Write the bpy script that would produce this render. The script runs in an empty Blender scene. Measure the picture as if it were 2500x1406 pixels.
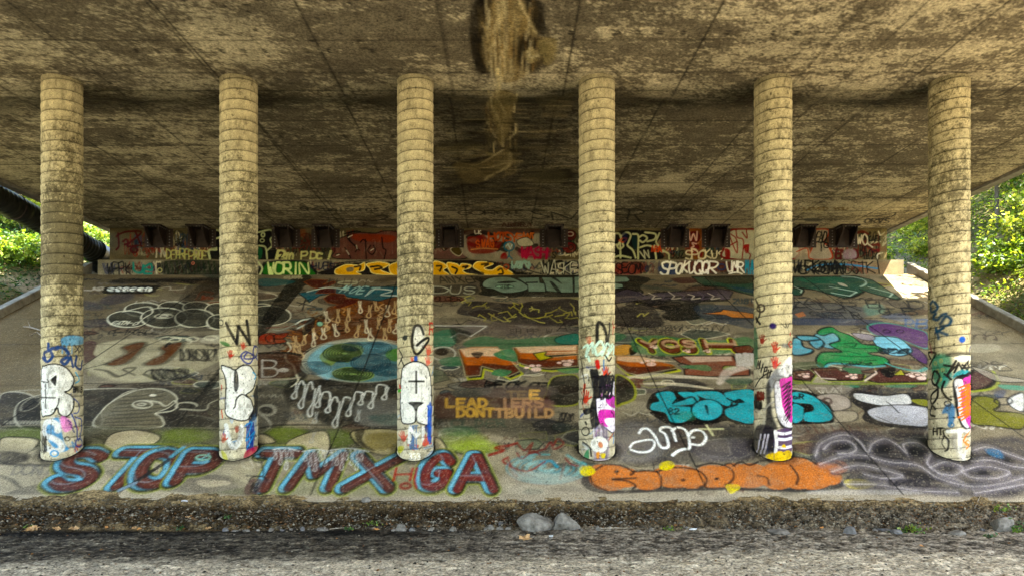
import bpy, math, random
import numpy as np
from mathutils import Vector

rng = np.random.default_rng(7)
random.seed(7)
C = bpy.context.scene.collection
R = math.radians

# ------------------------------------------------------------------ camera, sky, sun, exposure
E = 1.85                                   # eye height above the toe of the paved slope
cam_d = bpy.data.cameras.new("camera")
cam_d.sensor_width = 36; cam_d.lens = 24
cam_d.shift_x = 0.0048; cam_d.shift_y = 0.1108
cam_d.clip_end = 1500
cam = bpy.data.objects.new("camera", cam_d); C.objects.link(cam)
cam.location = (0, 0, E); cam.rotation_euler = (R(90), 0, 0)
bpy.context.scene.camera = cam

SUN_EL, SUN_AZ = R(58), R(-36)              # azimuth measured from +X towards +Y
sun_dir = Vector((math.cos(SUN_EL)*math.cos(SUN_AZ), math.cos(SUN_EL)*math.sin(SUN_AZ), math.sin(SUN_EL)))
w = bpy.data.worlds.new("World"); bpy.context.scene.world = w; w.use_nodes = True
nt = w.node_tree
sky = nt.nodes.new('ShaderNodeTexSky'); sky.sky_type = 'NISHITA'; sky.sun_disc = False
sky.sun_elevation = SUN_EL; sky.sun_rotation = math.pi/2 - SUN_AZ
nt.links.new(sky.outputs[0], nt.nodes['Background'].inputs[0])
nt.nodes['Background'].inputs[1].default_value = 0.15
sun_d = bpy.data.lights.new("sun", 'SUN'); sun_d.energy = 5.0; sun_d.angle = R(0.5)
sun_d.color = (1.0, 0.95, 0.86)
sun = bpy.data.objects.new("sun", sun_d); C.objects.link(sun)
sun.rotation_euler = sun_dir.to_track_quat('Z', 'Y').to_euler()
vs = bpy.context.scene.view_settings
vs.view_transform = 'Standard'; vs.look = 'None'; vs.gamma = 1; vs.use_curve_mapping = False
vs.exposure = 3.55
vs.use_white_balance = True; vs.white_balance_temperature = 6850; vs.white_balance_tint = 8
bpy.context.scene.cycles.max_bounces = 8
bpy.context.scene.cycles.diffuse_bounces = 5

# ------------------------------------------------------------------ geometry of the place (metres)
F, CX, CY = 1667.0, 1238.0, 980.0          # focal length and principal point measured on the photograph
S, YT = 0.509, 13.1                        # grade and toe of the paved slope
YTOP = 26.3
YW = 27.0                                  # face of the abutment wall
XL, XR = -15.7, 15.15                      # deck edges
COLY, COLR = 14.7, 0.38
COLX = [(px-CX)/F*COLY for px in (152, 583, 1014, 1457, 1887, 2317)]

def soffit_z(Y):
    Y = np.asarray(Y, float)
    t = np.clip((Y-15.3)/.9, 0, 1); t = t*t*(3-2*t)  # rise behind the column line, shaped to hold shade there
    return np.where(Y < 15.3, 8.72, 8.72+.11*t-np.clip(Y-16.2, 0, 99)*.0130)

def slope_z(Y): return S*(Y-YT)

# ------------------------------------------------------------------ small helpers
def lin(h):
    if isinstance(h, tuple): return np.array(h, float)
    v = np.array([int(h[i:i+2], 16)/255 for i in (0, 2, 4)])
    return np.where(v < .04045, v/12.92, ((v+.055)/1.055)**2.4)

def tag(o, label=None, cat=None, group=None, kind=None):
    if label: o['label'] = label
    if cat: o['category'] = cat
    if group: o['group'] = group
    if kind: o['kind'] = kind
    return o

def empty(name, loc=(0, 0, 0), label=None, cat=None, group=None):
    o = bpy.data.objects.new(name, None); C.objects.link(o); o.location = loc
    o.empty_display_size = .2
    return tag(o, label, cat, group)

def mesh_obj(name, V, Fc, mat, parent=None, smooth=False, col=None, attrs=None):
    """V (n,3); Fc: (m,3) or (m,4) array or a list of polygons"""
    me = bpy.data.meshes.new(name)
    V = np.asarray(V, np.float32)
    if isinstance(Fc, np.ndarray):
        m, k = Fc.shape
        me.vertices.add(len(V)); me.vertices.foreach_set('co', V.ravel())
        me.loops.add(m*k); me.loops.foreach_set('vertex_index', Fc.astype(np.int32).ravel())
        me.polygons.add(m); me.polygons.foreach_set('loop_start', np.arange(0, m*k, k, dtype=np.int32))
        try: me.polygons.foreach_set('loop_total', np.full(m, k, np.int32))
        except Exception: pass
        me.update(calc_edges=True)
    else:
        me.from_pydata([tuple(map(float, v)) for v in V], [], Fc)
    me.polygons.foreach_set('use_smooth', np.full(len(me.polygons), smooth))
    if col is not None:
        a = me.color_attributes.new('Col', 'FLOAT_COLOR', 'POINT')
        c4 = np.ones((len(V), 4), np.float32); c4[:, :col.shape[1]] = col
        a.data.foreach_set('color', c4.ravel())
    me.update()
    o = bpy.data.objects.new(name, me); C.objects.link(o)
    if mat: me.materials.append(mat)
    if parent: o.parent = parent
    return o

class MB:
    """collects shapes into one mesh"""
    def __init__(s): s.v = []; s.f = []
    def add(s, V, Fc):
        n = len(s.v); s.v += [tuple(map(float, p)) for p in V]; s.f += [[i+n for i in f] for f in Fc]; return s
    def box(s, x0, x1, y0, y1, z0, z1):
        return s.add([(x0,y0,z0),(x1,y0,z0),(x1,y1,z0),(x0,y1,z0),(x0,y0,z1),(x1,y0,z1),(x1,y1,z1),(x0,y1,z1)],
                     [(0,3,2,1),(4,5,6,7),(0,1,5,4),(1,2,6,5),(2,3,7,6),(3,0,4,7)])
    def tube(s, pts, rad, n=10, cap=True, wob=None):
        pts = [Vector(p) for p in pts]
        rad = rad if isinstance(rad, (list, tuple, np.ndarray)) else [rad]*len(pts)
        V = []; ref = Vector((0.13, 0.21, 1)).normalized()
        for i, p in enumerate(pts):
            d = (pts[min(i+1, len(pts)-1)]-pts[max(i-1, 0)]).normalized()
            a = d.cross(ref)
            if a.length < .1: a = d.cross(Vector((1, 0, 0)))
            a.normalize(); b = d.cross(a)
            for k in range(n):
                t = 2*math.pi*k/n
                V.append(p+(a*math.cos(t)+b*math.sin(t))*rad[i])
        Fc = [(i*n+k, i*n+(k+1) % n, (i+1)*n+(k+1) % n, (i+1)*n+k) for i in range(len(pts)-1) for k in range(n)]
        if cap: Fc += [tuple(range(n)), tuple(range((len(pts)-1)*n, len(pts)*n))[::-1]]
        return s.add(V, Fc)
    def build(s, name, mat, parent=None, smooth=False):
        return mesh_obj(name, s.v, s.f, mat, parent, smooth)

def vnoise(shape, cell, seed=0, octs=4, gain=.55):
    """smooth value noise 0..1 on a grid; cell=(rows, cols) per feature"""
    r = np.random.default_rng(seed); out = np.zeros(shape); amp = 1; tot = 0
    cy, cx = cell
    for o in range(octs):
        ny, nx = int(shape[0]/cy)+3, int(shape[1]/cx)+3
        g = r.random((ny, nx))
        y = np.arange(shape[0])/cy; x = np.arange(shape[1])/cx
        yi = y.astype(int); xi = x.astype(int); fy = y-yi; fx = x-xi
        fy = fy*fy*(3-2*fy); fx = fx*fx*(3-2*fx)
        a = g[yi][:, xi]; b = g[yi][:, xi+1]; c = g[yi+1][:, xi]; d = g[yi+1][:, xi+1]
        out += amp*((a*(1-fx)+b*fx)*(1-fy)[:, None]+(c*(1-fx)+d*fx)*fy[:, None])
        tot += amp; amp *= gain; cy = max(cy/2, 1); cx = max(cx/2, 1)
    return out/tot

def grade(Cc, g=1.25, sat=1.15, piv=.17):
    l = Cc.mean(-1, keepdims=True)+1e-5; k = (l/piv)**g*piv/l
    return np.clip((l+(Cc-l)*sat)*k, 0.004, .86)

def sstep(a, b, x):
    t = np.clip((x-a)/(b-a), 0, 1); return t*t*(3-2*t)

# ------------------------------------------------------------------ materials
def material(name):
    m = bpy.data.materials.new(name); m.use_nodes = True
    return m, m.node_tree.nodes, m.node_tree.links, m.node_tree.nodes['Principled BSDF']

def noise(N, L, scale, detail=6, rough=.6, vec=None, dist=0):
    n = N.new('ShaderNodeTexNoise'); n.inputs['Scale'].default_value = scale
    n.inputs['Detail'].default_value = detail; n.inputs['Roughness'].default_value = rough
    n.inputs['Distortion'].default_value = dist
    if vec is not None: L.new(vec, n.inputs['Vector'])
    return n.outputs['Fac']

def ramp(N, L, fac, stops):
    r = N.new('ShaderNodeValToRGB'); L.new(fac, r.inputs[0])
    while len(r.color_ramp.elements) < len(stops): r.color_ramp.elements.new(.5)
    for e, (p, c) in zip(r.color_ramp.elements, stops):
        e.position = p; c = (c, c, c) if isinstance(c, (int, float)) else c; e.color = (*c, 1)
    return r.outputs[0]

def mix(N, L, mode, fac, a, b):
    m = N.new('ShaderNodeMix'); m.data_type = 'RGBA'; m.blend_type = mode
    if isinstance(fac, (int, float)): m.inputs[0].default_value = fac
    else: L.new(fac, m.inputs[0])
    for s, x in ((6, a), (7, b)):
        if isinstance(x, (tuple, list, np.ndarray)): m.inputs[s].default_value = (*[float(q) for q in x[:3]], 1)
        else: L.new(x, m.inputs[s])
    return m.outputs[2]

def objcoord(N, L, scale=(1, 1, 1)):
    t = N.new('ShaderNodeTexCoord'); mp = N.new('ShaderNodeMapping')
    mp.inputs['Scale'].default_value = scale; L.new(t.outputs['Object'], mp.inputs[0])
    return mp.outputs[0]

def bump(N, L, h, strength, dist, bs, prev=None):
    b = N.new('ShaderNodeBump'); b.inputs['Strength'].default_value = strength; b.inputs['Distance'].default_value = dist
    L.new(h, b.inputs['Height'])
    if prev is not None: L.new(prev, b.inputs['Normal'])
    L.new(b.outputs[0], bs.inputs['Normal']); return b.outputs[0]

def painted(name, speck=(0.62, 1.25), fine=55, coarse=3.0, cs=(0.8, 1.12), rough=.85, stretch=(1, 1, 1), bmp=.5, pits=True, pscale=9):
    """weathered concrete whose concrete and paint colours come from the mesh"""
    m, N, L, bs = material(name)
    at = N.new('ShaderNodeAttribute'); at.attribute_name = 'Col'
    oc = objcoord(N, L); oc2 = objcoord(N, L, stretch)
    f1 = noise(N, L, fine, 3, .7, oc); f2 = noise(N, L, coarse, 8, .65, oc2)
    c = mix(N, L, 'MULTIPLY', 1.0, at.outputs['Color'], ramp(N, L, f1, [(.36, speck[0]), (.64, speck[1])]))
    c = mix(N, L, 'MULTIPLY', 1.0, c, ramp(N, L, f2, [(.32, cs[0]), (.68, cs[1])]))
    if pits:
        p = noise(N, L, pscale, 2, .5, oc)
        p2 = noise(N, L, 38, 2, .5, oc)
        mm = N.new('ShaderNodeMath'); mm.operation = 'MULTIPLY'; L.new(p, mm.inputs[0]); L.new(p2, mm.inputs[1])
        c = mix(N, L, 'MULTIPLY', 1.0, c, ramp(N, L, mm.outputs[0], [(.405, 1.0), (.45, .28)]))
    L.new(c, bs.inputs['Base Color'])
    rr = N.new('ShaderNodeMapRange'); L.new(at.outputs['Alpha'], rr.inputs[0])
    rr.inputs[3].default_value = rough; rr.inputs[4].default_value = rough-.25
    L.new(rr.outputs[0], bs.inputs['Roughness'])
    bs.inputs['Specular IOR Level'].default_value = .06
    b1 = bump(N, L, f2, bmp, .03, bs); bump(N, L, f1, bmp, .006, bs, b1)
    return m

def plain(name, stops, scale=6, rough=.8, bmp=.4, bd=.02, stretch=(1, 1, 1), metal=0, detail=8):
    m, N, L, bs = material(name)
    oc = objcoord(N, L, stretch)
    f = noise(N, L, scale, detail, .65, oc)
    L.new(ramp(N, L, f, stops), bs.inputs['Base Color'])
    bs.inputs['Roughness'].default_value = rough; bs.inputs['Metallic'].default_value = metal
    bs.inputs['Specular IOR Level'].default_value = .3
    bump(N, L, f, bmp, bd, bs)
    return m

def leafmat(name, c1, c2, c3, trans=.45):
    m, N, L, bs = material(name)
    g = N.new('ShaderNodeNewGeometry')
    r = ramp(N, L, g.outputs['Random Per Island'], [(0, c1), (.55, c2), (1, c3)])
    oc = objcoord(N, L); f = noise(N, L, .9, 3, .5, oc)
    c = mix(N, L, 'MULTIPLY', 1, r, ramp(N, L, f, [(.35, .6), (.65, 1.25)]))
    L.new(c, bs.inputs['Base Color']); bs.inputs['Roughness'].default_value = .5
    t = N.new('ShaderNodeBsdfTranslucent'); L.new(mix(N, L, 'MULTIPLY', 1, c, (1.5, 1.35, .5)), t.inputs[0])
    ms = N.new('ShaderNodeMixShader'); ms.inputs[0].default_value = trans
    L.new(bs.outputs[0], ms.inputs[1]); L.new(t.outputs[0], ms.inputs[2])
    L.new(ms.outputs[0], N['Material Output'].inputs[0])
    return m

# ------------------------------------------------------------------ single-line lettering ('~' = curved stroke), box 0..100, y down
G = {
'A': ["0,100 45,0 55,0 100,100", "20,65 80,65"], 'B': ["5,0 5,100", "~5,0 70,2 85,22 60,46 5,48", "~5,48 75,52 95,75 70,98 5,100"],
'C': ["~92,18 60,0 20,15 2,50 20,88 60,100 95,82"], 'D': ["5,0 5,100", "~5,0 60,5 95,35 95,65 60,95 5,100"],
'E': ["95,0 5,0 5,100 95,100", "5,50 75,50"], 'F': ["95,0 5,0 5,100", "5,48 75,48"],
'G': ["~92,18 60,0 20,12 2,50 20,90 60,100 92,85 92,55", "92,55 58,55"], 'H': ["5,0 5,100", "95,0 95,100", "5,50 95,50"],
'I': ["50,0 50,100"], 'J': ["~80,0 80,70 60,98 30,98 10,78"], 'K': ["5,0 5,100", "90,0 8,52 95,100"], 'L': ["5,0 5,100 90,100"],
'M': ["0,100 12,0 50,60 88,0 100,100"], 'N': ["5,100 5,0 95,100 95,0"], 'O': ["~50,0 15,12 0,50 15,88 50,100 85,88 100,50 85,12 50,0"],
'P': ["5,0 5,100", "~5,0 70,3 92,28 70,52 5,55"], 'Q': ["~50,0 15,12 0,50 15,88 50,100 85,88 100,50 85,12 50,0", "60,70 100,105"],
'R': ["5,0 5,100", "~5,0 70,3 92,26 70,50 5,53", "40,53 95,100"], 'S': ["~92,12 65,0 25,3 8,24 25,45 70,55 92,76 70,98 30,100 5,86"],
'T': ["0,0 100,0", "50,0 50,100"], 'U': ["~5,0 5,60 22,95 50,100 78,95 95,60 95,0"], 'V': ["0,0 50,100 100,0"],
'W': ["0,0 28,100 50,35 72,100 100,0"], 'X': ["0,0 100,100", "100,0 0,100"], 'Y': ["0,0 50,50 100,0", "50,50 50,100"],
'Z': ["0,0 100,0 0,100 100,100"], '0': ["~50,0 12,20 8,60 50,100 90,60 88,20 50,0"], '1': ["25,20 55,0 55,100"],
'2': ["~8,22 40,0 85,15 70,50 10,98", "10,98 95,98"], '3': ["~8,10 60,0 88,22 45,48", "~45,48 92,60 80,92 40,100 5,88"],
'7': ["0,0 100,0 40,100"], '8': ["~50,48 15,25 50,0 85,25 50,48 8,75 50,100 92,75 50,48"], '9': ["~90,30 50,0 10,28 50,55 90,30 80,75 50,100"],
'+': ["50,0 50,100", "0,50 100,50"], '?': ["~10,25 45,0 90,22 50,55 50,75"], '!': ["50,0 50,70", "50,92 50,100"],
"'": ["50,0 40,25"], '.': ["45,95 55,100"], '-': ["10,50 90,50"], '/': ["90,0 10,100"],
'a': ["~85,40 45,35 10,65 35,98 85,75", "85,38 90,100"], 'e': ["~12,66 88,62 70,36 30,38 8,70 40,100 90,88"],
'r': ["15,38 15,100", "~15,60 45,38 85,42"], 'o': ["~50,36 10,55 20,95 60,98 90,68 50,36"], 'm': ["8,38 8,100", "~8,55 28,38 48,50 50,100", "~50,55 70,38 90,50 94,100"],
'u': ["~8,38 12,90 50,100 85,85", "88,38 92,100"], 'i': ["50,40 50,100", "48,18 52,22"], 'k': ["10,0 10,100", "80,38 12,72 90,100"], 'z': ["10,40 90,40 10,98 90,98"],
'n': ["8,38 8,100", "~8,58 45,36 85,50 90,100"], 's': ["~85,42 40,38 20,55 75,75 60,98 12,94"], 'c': ["~85,45 40,36 10,68 40,100 88,90"], 't': ["50,5 50,100 80,98", "15,38 85,38"],
}

def crom(P, n=6, closed=False):
    P = np.asarray(P, float)
    if len(P) < 3: return P
    if closed: P = np.vstack([P[-1], P, P[0], P[1]])
    else: P = np.vstack([2*P[0]-P[1], P, 2*P[-1]-P[-2]])
    out = []
    for i in range(1, len(P)-2):
        p0, p1, p2, p3 = P[i-1:i+3]
        for t in np.arange(n)/n:
            out.append(.5*((2*p1)+(-p0+p2)*t+(2*p0-5*p1+4*p2-p3)*t*t+(-p0+3*p1-3*p2+p3)*t**3))
    out.append(P[-2])
    return np.array(out)

def parse(s):
    if isinstance(s, str): return np.array([[float(q) for q in p.split(',')] for p in s.split()])
    return np.asarray(s, float)

class Surf:
    """a surface sampled on a regular grid (u across, v along); paint is laid on it in metres"""
    def __init__(s, name, u0, u1, v0, v1, du, dv, topx, scale, seed=1, gain=1.0):
        s.u = np.linspace(u0, u1, int(round((u1-u0)/du))+1); s.v = np.linspace(v0, v1, int(round((v1-v0)/dv))+1)
        s.du = s.u[1]-s.u[0]; s.dv = s.v[1]-s.v[0]
        s.C = np.zeros((len(s.v), len(s.u), 3)); s.A = np.zeros((len(s.v), len(s.u))); s.L = np.zeros((len(s.v), len(s.u)), int)
        s.topx = topx; s.scale = scale; s.parts = {}; s.cur = 0; s.gain = gain
        sh = s.C.shape[:2]
        s.wn = vnoise(sh, (.35/s.dv, .5/s.du), seed, 5, .75); s.wn = (s.wn-s.wn.min())/(s.wn.max()-s.wn.min())
        s.fn = np.random.default_rng(seed+5).random(sh)
        s.wear = .35; s.anf = lambda y: 1.0; s.wob = 0; s.wk = 1.0
    def part(s, name, label=None):
        s.cur = len(s.parts)+1; s.parts[s.cur] = (name, label); return s
    def end(s): s.cur = 0
    def _win(s, a, b, m, an=1.0):
        i0 = max(int((a[0]-m-s.u[0])/s.du), 0); i1 = min(int((b[0]+m-s.u[0])/s.du)+2, len(s.u))
        j0 = max(int((a[1]-m*an-s.v[0])/s.dv), 0); j1 = min(int((b[1]+m*an-s.v[0])/s.dv)+2, len(s.v))
        return (i0, i1, j0, j1) if i1 > i0 and j1 > j0 else None
    def _apply(s, win, al, col, a, wear=None):
        i0, i1, j0, j1 = win; sl = (slice(j0, j1), slice(i0, i1))
        wr = s.wear if wear is None else wear
        k = 1-wr*sstep(.35, .8, s.wn[sl])-wr*.25*s.fn[sl]
        al = np.clip(al*a*k, 0, 1)
        s.C[sl] = s.C[sl]*(1-al[..., None])+(lin(col)*s.gain)*al[..., None]
        s.A[sl] = np.maximum(s.A[sl]*(1-al), al)
        if s.cur: s.L[sl] = np.where(al > .42, s.cur, s.L[sl])
    def _dist(s, P, win):
        i0, i1, j0, j1 = win
        U = s.u[i0:i1][None, :]; V = s.v[j0:j1][:, None]
        return U, V
    def line(s, uv, wid, col, a=1, soft=.35, wear=None, an=1.0):
        """uv polyline in metres, wid full width in metres (scalar or per point)"""
        uv = np.asarray(uv, float)
        ws = np.full(len(uv), wid/2) if np.isscalar(wid) else np.asarray(wid)/2
        wm = ws.max(); ed = max(wm*soft, .55*max(s.du, s.dv))
        win = s._win(uv.min(0), uv.max(0), wm+ed, an)
        if not win: return
        i0, i1, j0, j1 = win
        al = np.zeros((j1-j0, i1-i0))
        for k in range(len(uv)-1):
            p, q = uv[k], uv[k+1]
            wl = s._win(np.minimum(p, q), np.maximum(p, q), wm+ed, an)
            if not wl: continue
            a0, a1, b0, b1 = wl
            a0 = max(a0, i0); a1 = min(a1, i1); b0 = max(b0, j0); b1 = min(b1, j1)
            if a1 <= a0 or b1 <= b0: continue
            U = s.u[a0:a1][None, :]; V = s.v[b0:b1][:, None]
            V = V/an; p = p/np.array([1, an]); q = q/np.array([1, an])
            d = q-p; l2 = d@d+1e-12
            t = np.clip(((U-p[0])*d[0]+(V-p[1])*d[1])/l2, 0, 1)
            dd = np.hypot(U-p[0]-t*d[0], V-p[1]-t*d[1])
            wloc = ws[k]*(1-t)+ws[k+1]*t
            x = 1-sstep(-ed, ed, dd-wloc)
            sub = al[b0-j0:b1-j0, a0-i0:a1-i0]; np.maximum(sub, x, out=sub)
        s._apply(win, al, col, a, wear)
    def uv(s, P): return np.array([s.topx(x, y) for x, y in P])
    def sc(s, P): return s.scale(*P.mean(0))
    def st(s, pts, wpx, col, a=1, soft=.35, sm=True, closed=False, wear=None, off=(0, 0), taper=False):
        P = parse(pts)+np.array(off)
        if closed and not sm: P = np.vstack([P, P[0]])
        if sm: P = crom(P, 6, closed)
        k = s.sc(P)*s.wk; w_ = wpx*k
        if taper:
            t = np.linspace(0, 1, len(P)); w_ = w_*(.35+.65*np.sin(np.pi*np.clip(t*.9+.08, 0, 1)))
        s.line(s.uv(P), w_, col, a, soft, wear, s.anf(P[:, 1].mean()))
    def fl(s, pts, col, a=1, soft=1.5, sm=True, wear=None, ol=None, olw=3, olsoft=.3):
        """filled shape; ol = outline colour, olw its width in photo pixels"""
        P = parse(pts)
        if sm: P = crom(P, 5, True)
        k = s.sc(P); uv = s.uv(P); ed = max(soft*k, .6*max(s.du, s.dv))
        win = s._win(uv.min(0), uv.max(0), ed)
        if not win: return
        i0, i1, j0, j1 = win
        U = s.u[i0:i1][None, :]; V = s.v[j0:j1][:, None]
        ins = np.zeros((j1-j0, i1-i0), bool); dm = np.full(ins.shape, 9.)
        n = len(uv)
        for i in range(n):
            p, q = uv[i], uv[(i+1) % n]; d = q-p
            if abs(d[1]) > 1e-9:
                c = ((p[1] > V) != (q[1] > V)) & (U < d[0]*(V-p[1])/d[1]+p[0]); ins ^= c
            t = np.clip(((U-p[0])*d[0]+(V-p[1])*d[1])/(d@d+1e-12), 0, 1)
            dm = np.minimum(dm, np.hypot(U-p[0]-t*d[0], V-p[1]-t*d[1]))
        sd = np.where(ins, -dm, dm)
        s._apply(win, 1-sstep(-ed, ed, sd), col, a, wear)
        if ol: s.line(np.vstack([uv, uv[0]]), olw*k, ol, 1, olsoft, wear, s.anf(P[:, 1].mean()))
    def el(s, cx, cy, rx, ry, col, rot=0, n=14, **kw):
        t = np.linspace(0, 2*np.pi, n, endpoint=False); c, d = math.cos(rot), math.sin(rot)
        x = rx*np.cos(t); y = ry*np.sin(t)
        s.fl(np.stack([cx+x*c-y*d, cy+x*d+y*c], 1), col, **kw)
    def ring(s, cx, cy, rx, ry, wpx, col, a0=0, a1=360, rot=0, **kw):
        t = np.radians(np.linspace(a0, a1, 16)); c, d = math.cos(rot), math.sin(rot)
        x = rx*np.cos(t); y = ry*np.sin(t)
        s.st(np.stack([cx+x*c-y*d, cy+x*d+y*c], 1), wpx, col, **kw)
    def glyph(s, ch, x0, y0, x1, y1, wpx, col, sk=0, off=(0, 0), rot=0, **kw):
        for g in G.get(ch, []):
            sm = g[0] == '~'; P = parse(g.lstrip('~'))/100
            if s.wob: P = P+np.array([[random.uniform(-s.wob, s.wob), random.uniform(-s.wob, s.wob)] for _ in P]); sm = sm or len(P) > 2
            X = x0+P[:, 0]*(x1-x0)+sk*(1-P[:, 1]); Y = y0+P[:, 1]*(y1-y0)+rot*(X-x0)
            if len(P) == 2 or not sm: s.st(np.stack([X+off[0], Y+off[1]], 1), wpx, col, sm=False, **kw)
            else: s.st(np.stack([X+off[0], Y+off[1]], 1), wpx, col, sm=True, **kw)
    def text(s, t, x0, y0, x1, y1, wpx, col, sk=0, gap=.28, rot=0, jit=0, **kw):
        n = len(t); cw = (x1-x0)/(n*(1+gap)-gap)
        for i, ch in enumerate(t):
            X = x0+i*cw*(1+gap); j = random.uniform(-jit, jit)
            if s.wob:
                hh = y1-y0; q = random.uniform(-.12, .2)*cw; j2 = random.uniform(-.14, .1)*hh
                s.glyph(ch, X-q, y0+j2+rot*(X-x0), X+cw+q, y1+random.uniform(-.1, .12)*hh+rot*(X-x0), wpx*random.uniform(.85, 1.15), col, sk+random.uniform(-.18, .25)*cw, **kw); continue
            s.glyph(ch, X, y0+j+rot*(X-x0), X+cw, y1+j+rot*(X-x0), wpx, col, sk, **kw)
    def scrib(s, x0, y0, x1, y1, wpx, col, n=1, loops=6, **kw):
        """illegible looping marker scrawl inside a box"""
        for _ in range(n):
            m = loops*3; t = np.linspace(0, 1, m)
            X = x0+(x1-x0)*np.clip(t+np.random.default_rng(random.randrange(10**6)).normal(0, .09, m), 0, 1)
            Y = y0+(y1-y0)*np.array([random.random() if k % 2 else (0.05+.9*((k//2) % 2)) for k in range(m)])
            s.st(np.stack([X, Y], 1), wpx, col, **kw)
    def hand(s, cx, cy, h, col, rot=0, **kw):
        c, d = math.cos(rot), math.sin(rot)
        def T(x, y): return (cx+(x*c-y*d)*h, cy+(x*d+y*c)*h)
        s.fl(np.array([T(-.22, .1), T(-.16, -.1), T(.18, -.12), T(.24, .12), T(.12, .42), T(-.12, .42)]), col, wear=.5, soft=.6, **kw)
        for a, b in (((-.17, -.1), (-.3, -.42)), ((-.05, -.14), (-.1, -.56)), ((.07, -.14), (.08, -.58)), ((.18, -.08), (.24, -.48)), ((.22, .14), (.46, -.08))):
            s.st(np.array([T(*a), T(*b)]), h*.1, col, sm=False, wear=.5, **kw)
    def build(s, P, mat, parent, base, smooth=False, base_label=None, base_kind=None):
        """P (nv,nu,3); the unpainted part is the object 'base', every painted piece a child of its own"""
        nv, nu = s.L.shape
        idx = np.arange(nv*nu).reshape(nv, nu)
        q = np.stack([idx[:-1, :-1], idx[:-1, 1:], idx[1:, 1:], idx[1:, :-1]], -1).reshape(-1, 4)
        lab = s.L[:-1, :-1].ravel(); PV = P.reshape(-1, 3); CC = np.concatenate([s.C.reshape(-1, 3), s.A.reshape(-1, 1)], 1)
        for k in [0]+list(s.parts):
            f = q[lab == k]
            if len(f) < 4: continue
            us, inv = np.unique(f, return_inverse=True)
            nm, lb = (base, base_label) if k == 0 else s.parts[k]
            o = mesh_obj(nm, PV[us], inv.reshape(-1, 4), mat, parent, smooth, CC[us])
            tag(o, lb)

# ================================================================== paved slope
SL = math.hypot(1, S)
def px_slope(x, y):
    v = (CY-y)/F; Y = (E+S*YT)/(S-v)
    return ((x-CX)/F*Y, (Y-YT)*SL)
def sc_slope(x, y): return (E+S*YT)/(S-(CY-y)/F)/F

T1 = (YTOP+.1-YT)*SL
sl = Surf('slope', -16.35, 15.75, -.12, T1, .026, .036, px_slope, sc_slope, 11, 1.0)
sl.anf = lambda y: .8*((E+S*YT)/(S-(CY-y)/F))/(E+S*YT)*SL
sl.wob = .03; sl.wear = .27; sl.wk = 1.35
sh = sl.C.shape[:2]
n1 = vnoise(sh, (2.2/.036, 3.5/.026), 3, 6, .6)[..., None]; n2 = vnoise(sh, (.5/.036, .9/.026), 4, 5, .6)[..., None]
sl.C[:] = lin('665c4b')*(1-n1)+lin('938772')*n1
sl.C *= .62+.72*n2
UU, VV = np.meshgrid(sl.u, sl.v)
# soil washed onto both edges and the toe
ed = np.clip(1-(UU+16.35)/5.5, 0, 1)**.7*(.45+1.0*n2[..., 0])+np.clip(1-(15.75-UU)/1.2, 0, 1)*n2[..., 0]
ed = np.clip(ed*1.3, 0, .85)[..., None]; sl.C = sl.C*(1-ed)+lin('5f5039')*ed
t_ = np.clip(1-(VV-.0)/.55, 0, 1)[..., None]*(.35+.5*n2); sl.C = sl.C*(1-t_)+lin('94897a')*t_
K = '1c1a1a'; DK = '2e2a28'; GY = '8d8779'

# --- old faint tags everywhere
random.seed(21)
for _ in range(640):
    x = random.uniform(120, 2420); y = 680+500*random.random()**1.25
    wd = random.uniform(25, 110); h = random.uniform(5, 14)*(.5+(y-660)/380)
    sl.scrib(x, y, x+wd, y+h, random.uniform(1.2, 2.8), random.choice([K, DK, '3c3430', '4a3c35', '5c3a30', '47504a', 'b8b0a0', '6a5f55', '2b3a48']),
             loops=random.randint(3, 7), a=random.uniform(.45, .95))
for _ in range(260):                                       # faded patches of old colour
    x = random.uniform(120, 2450); y = 680+520*random.random()
    sl.el(x, y, random.uniform(20, 85), random.uniform(4, 13), random.choice(['3f3b36', '322d27', '4c463f', '5d5446', 'a79d88', '4d4036', '2f403a', '5e4536', '413b42', '8f8878', '2a2622']),
          rot=random.uniform(-.2, .2), a=random.uniform(.35, .75), soft=5)
for _ in range(90):
    x = random.uniform(200, 2300); y = 690+480*random.random()
    r = random.uniform(14, 46); sl.ring(x, y, r, r*.38, random.uniform(1.5, 3.5), random.choice(['b9b1a1', DK, K, '918a5a', '3c3430']), random.uniform(0, 180), random.uniform(200, 500), a=random.uniform(.35, .7))

for _ in range(150):                                       # half-buried older pieces: dull fills with outlines
    x = random.uniform(215, 2300); y = random.choice([random.uniform(688, 830), random.uniform(890, 960), random.uniform(1035, 1110)]); sx = random.uniform(18, 60); sy = sx*random.uniform(.2, .34)*(.6+(y-680)/500)
    P = [(x+sx*math.cos(t)*random.uniform(.6, 1.2), y+sy*math.sin(t)*random.uniform(.6, 1.2)) for t in np.linspace(0, 6.28, random.randint(5, 9), endpoint=False)]
    sl.fl(P, random.choice(['45524a', '5b3c30', '6e6a60', '3d3840', '7b6f58', '2b2926', '56604a', '8d8674', '4a2c24', '33454a']), a=random.uniform(.5, .85), soft=2, sm=random.random() < .5,
          ol=random.choice([K, K, DK, 'b9b19b', '8f8c50', None]), olw=random.uniform(1.6, 3))
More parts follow.
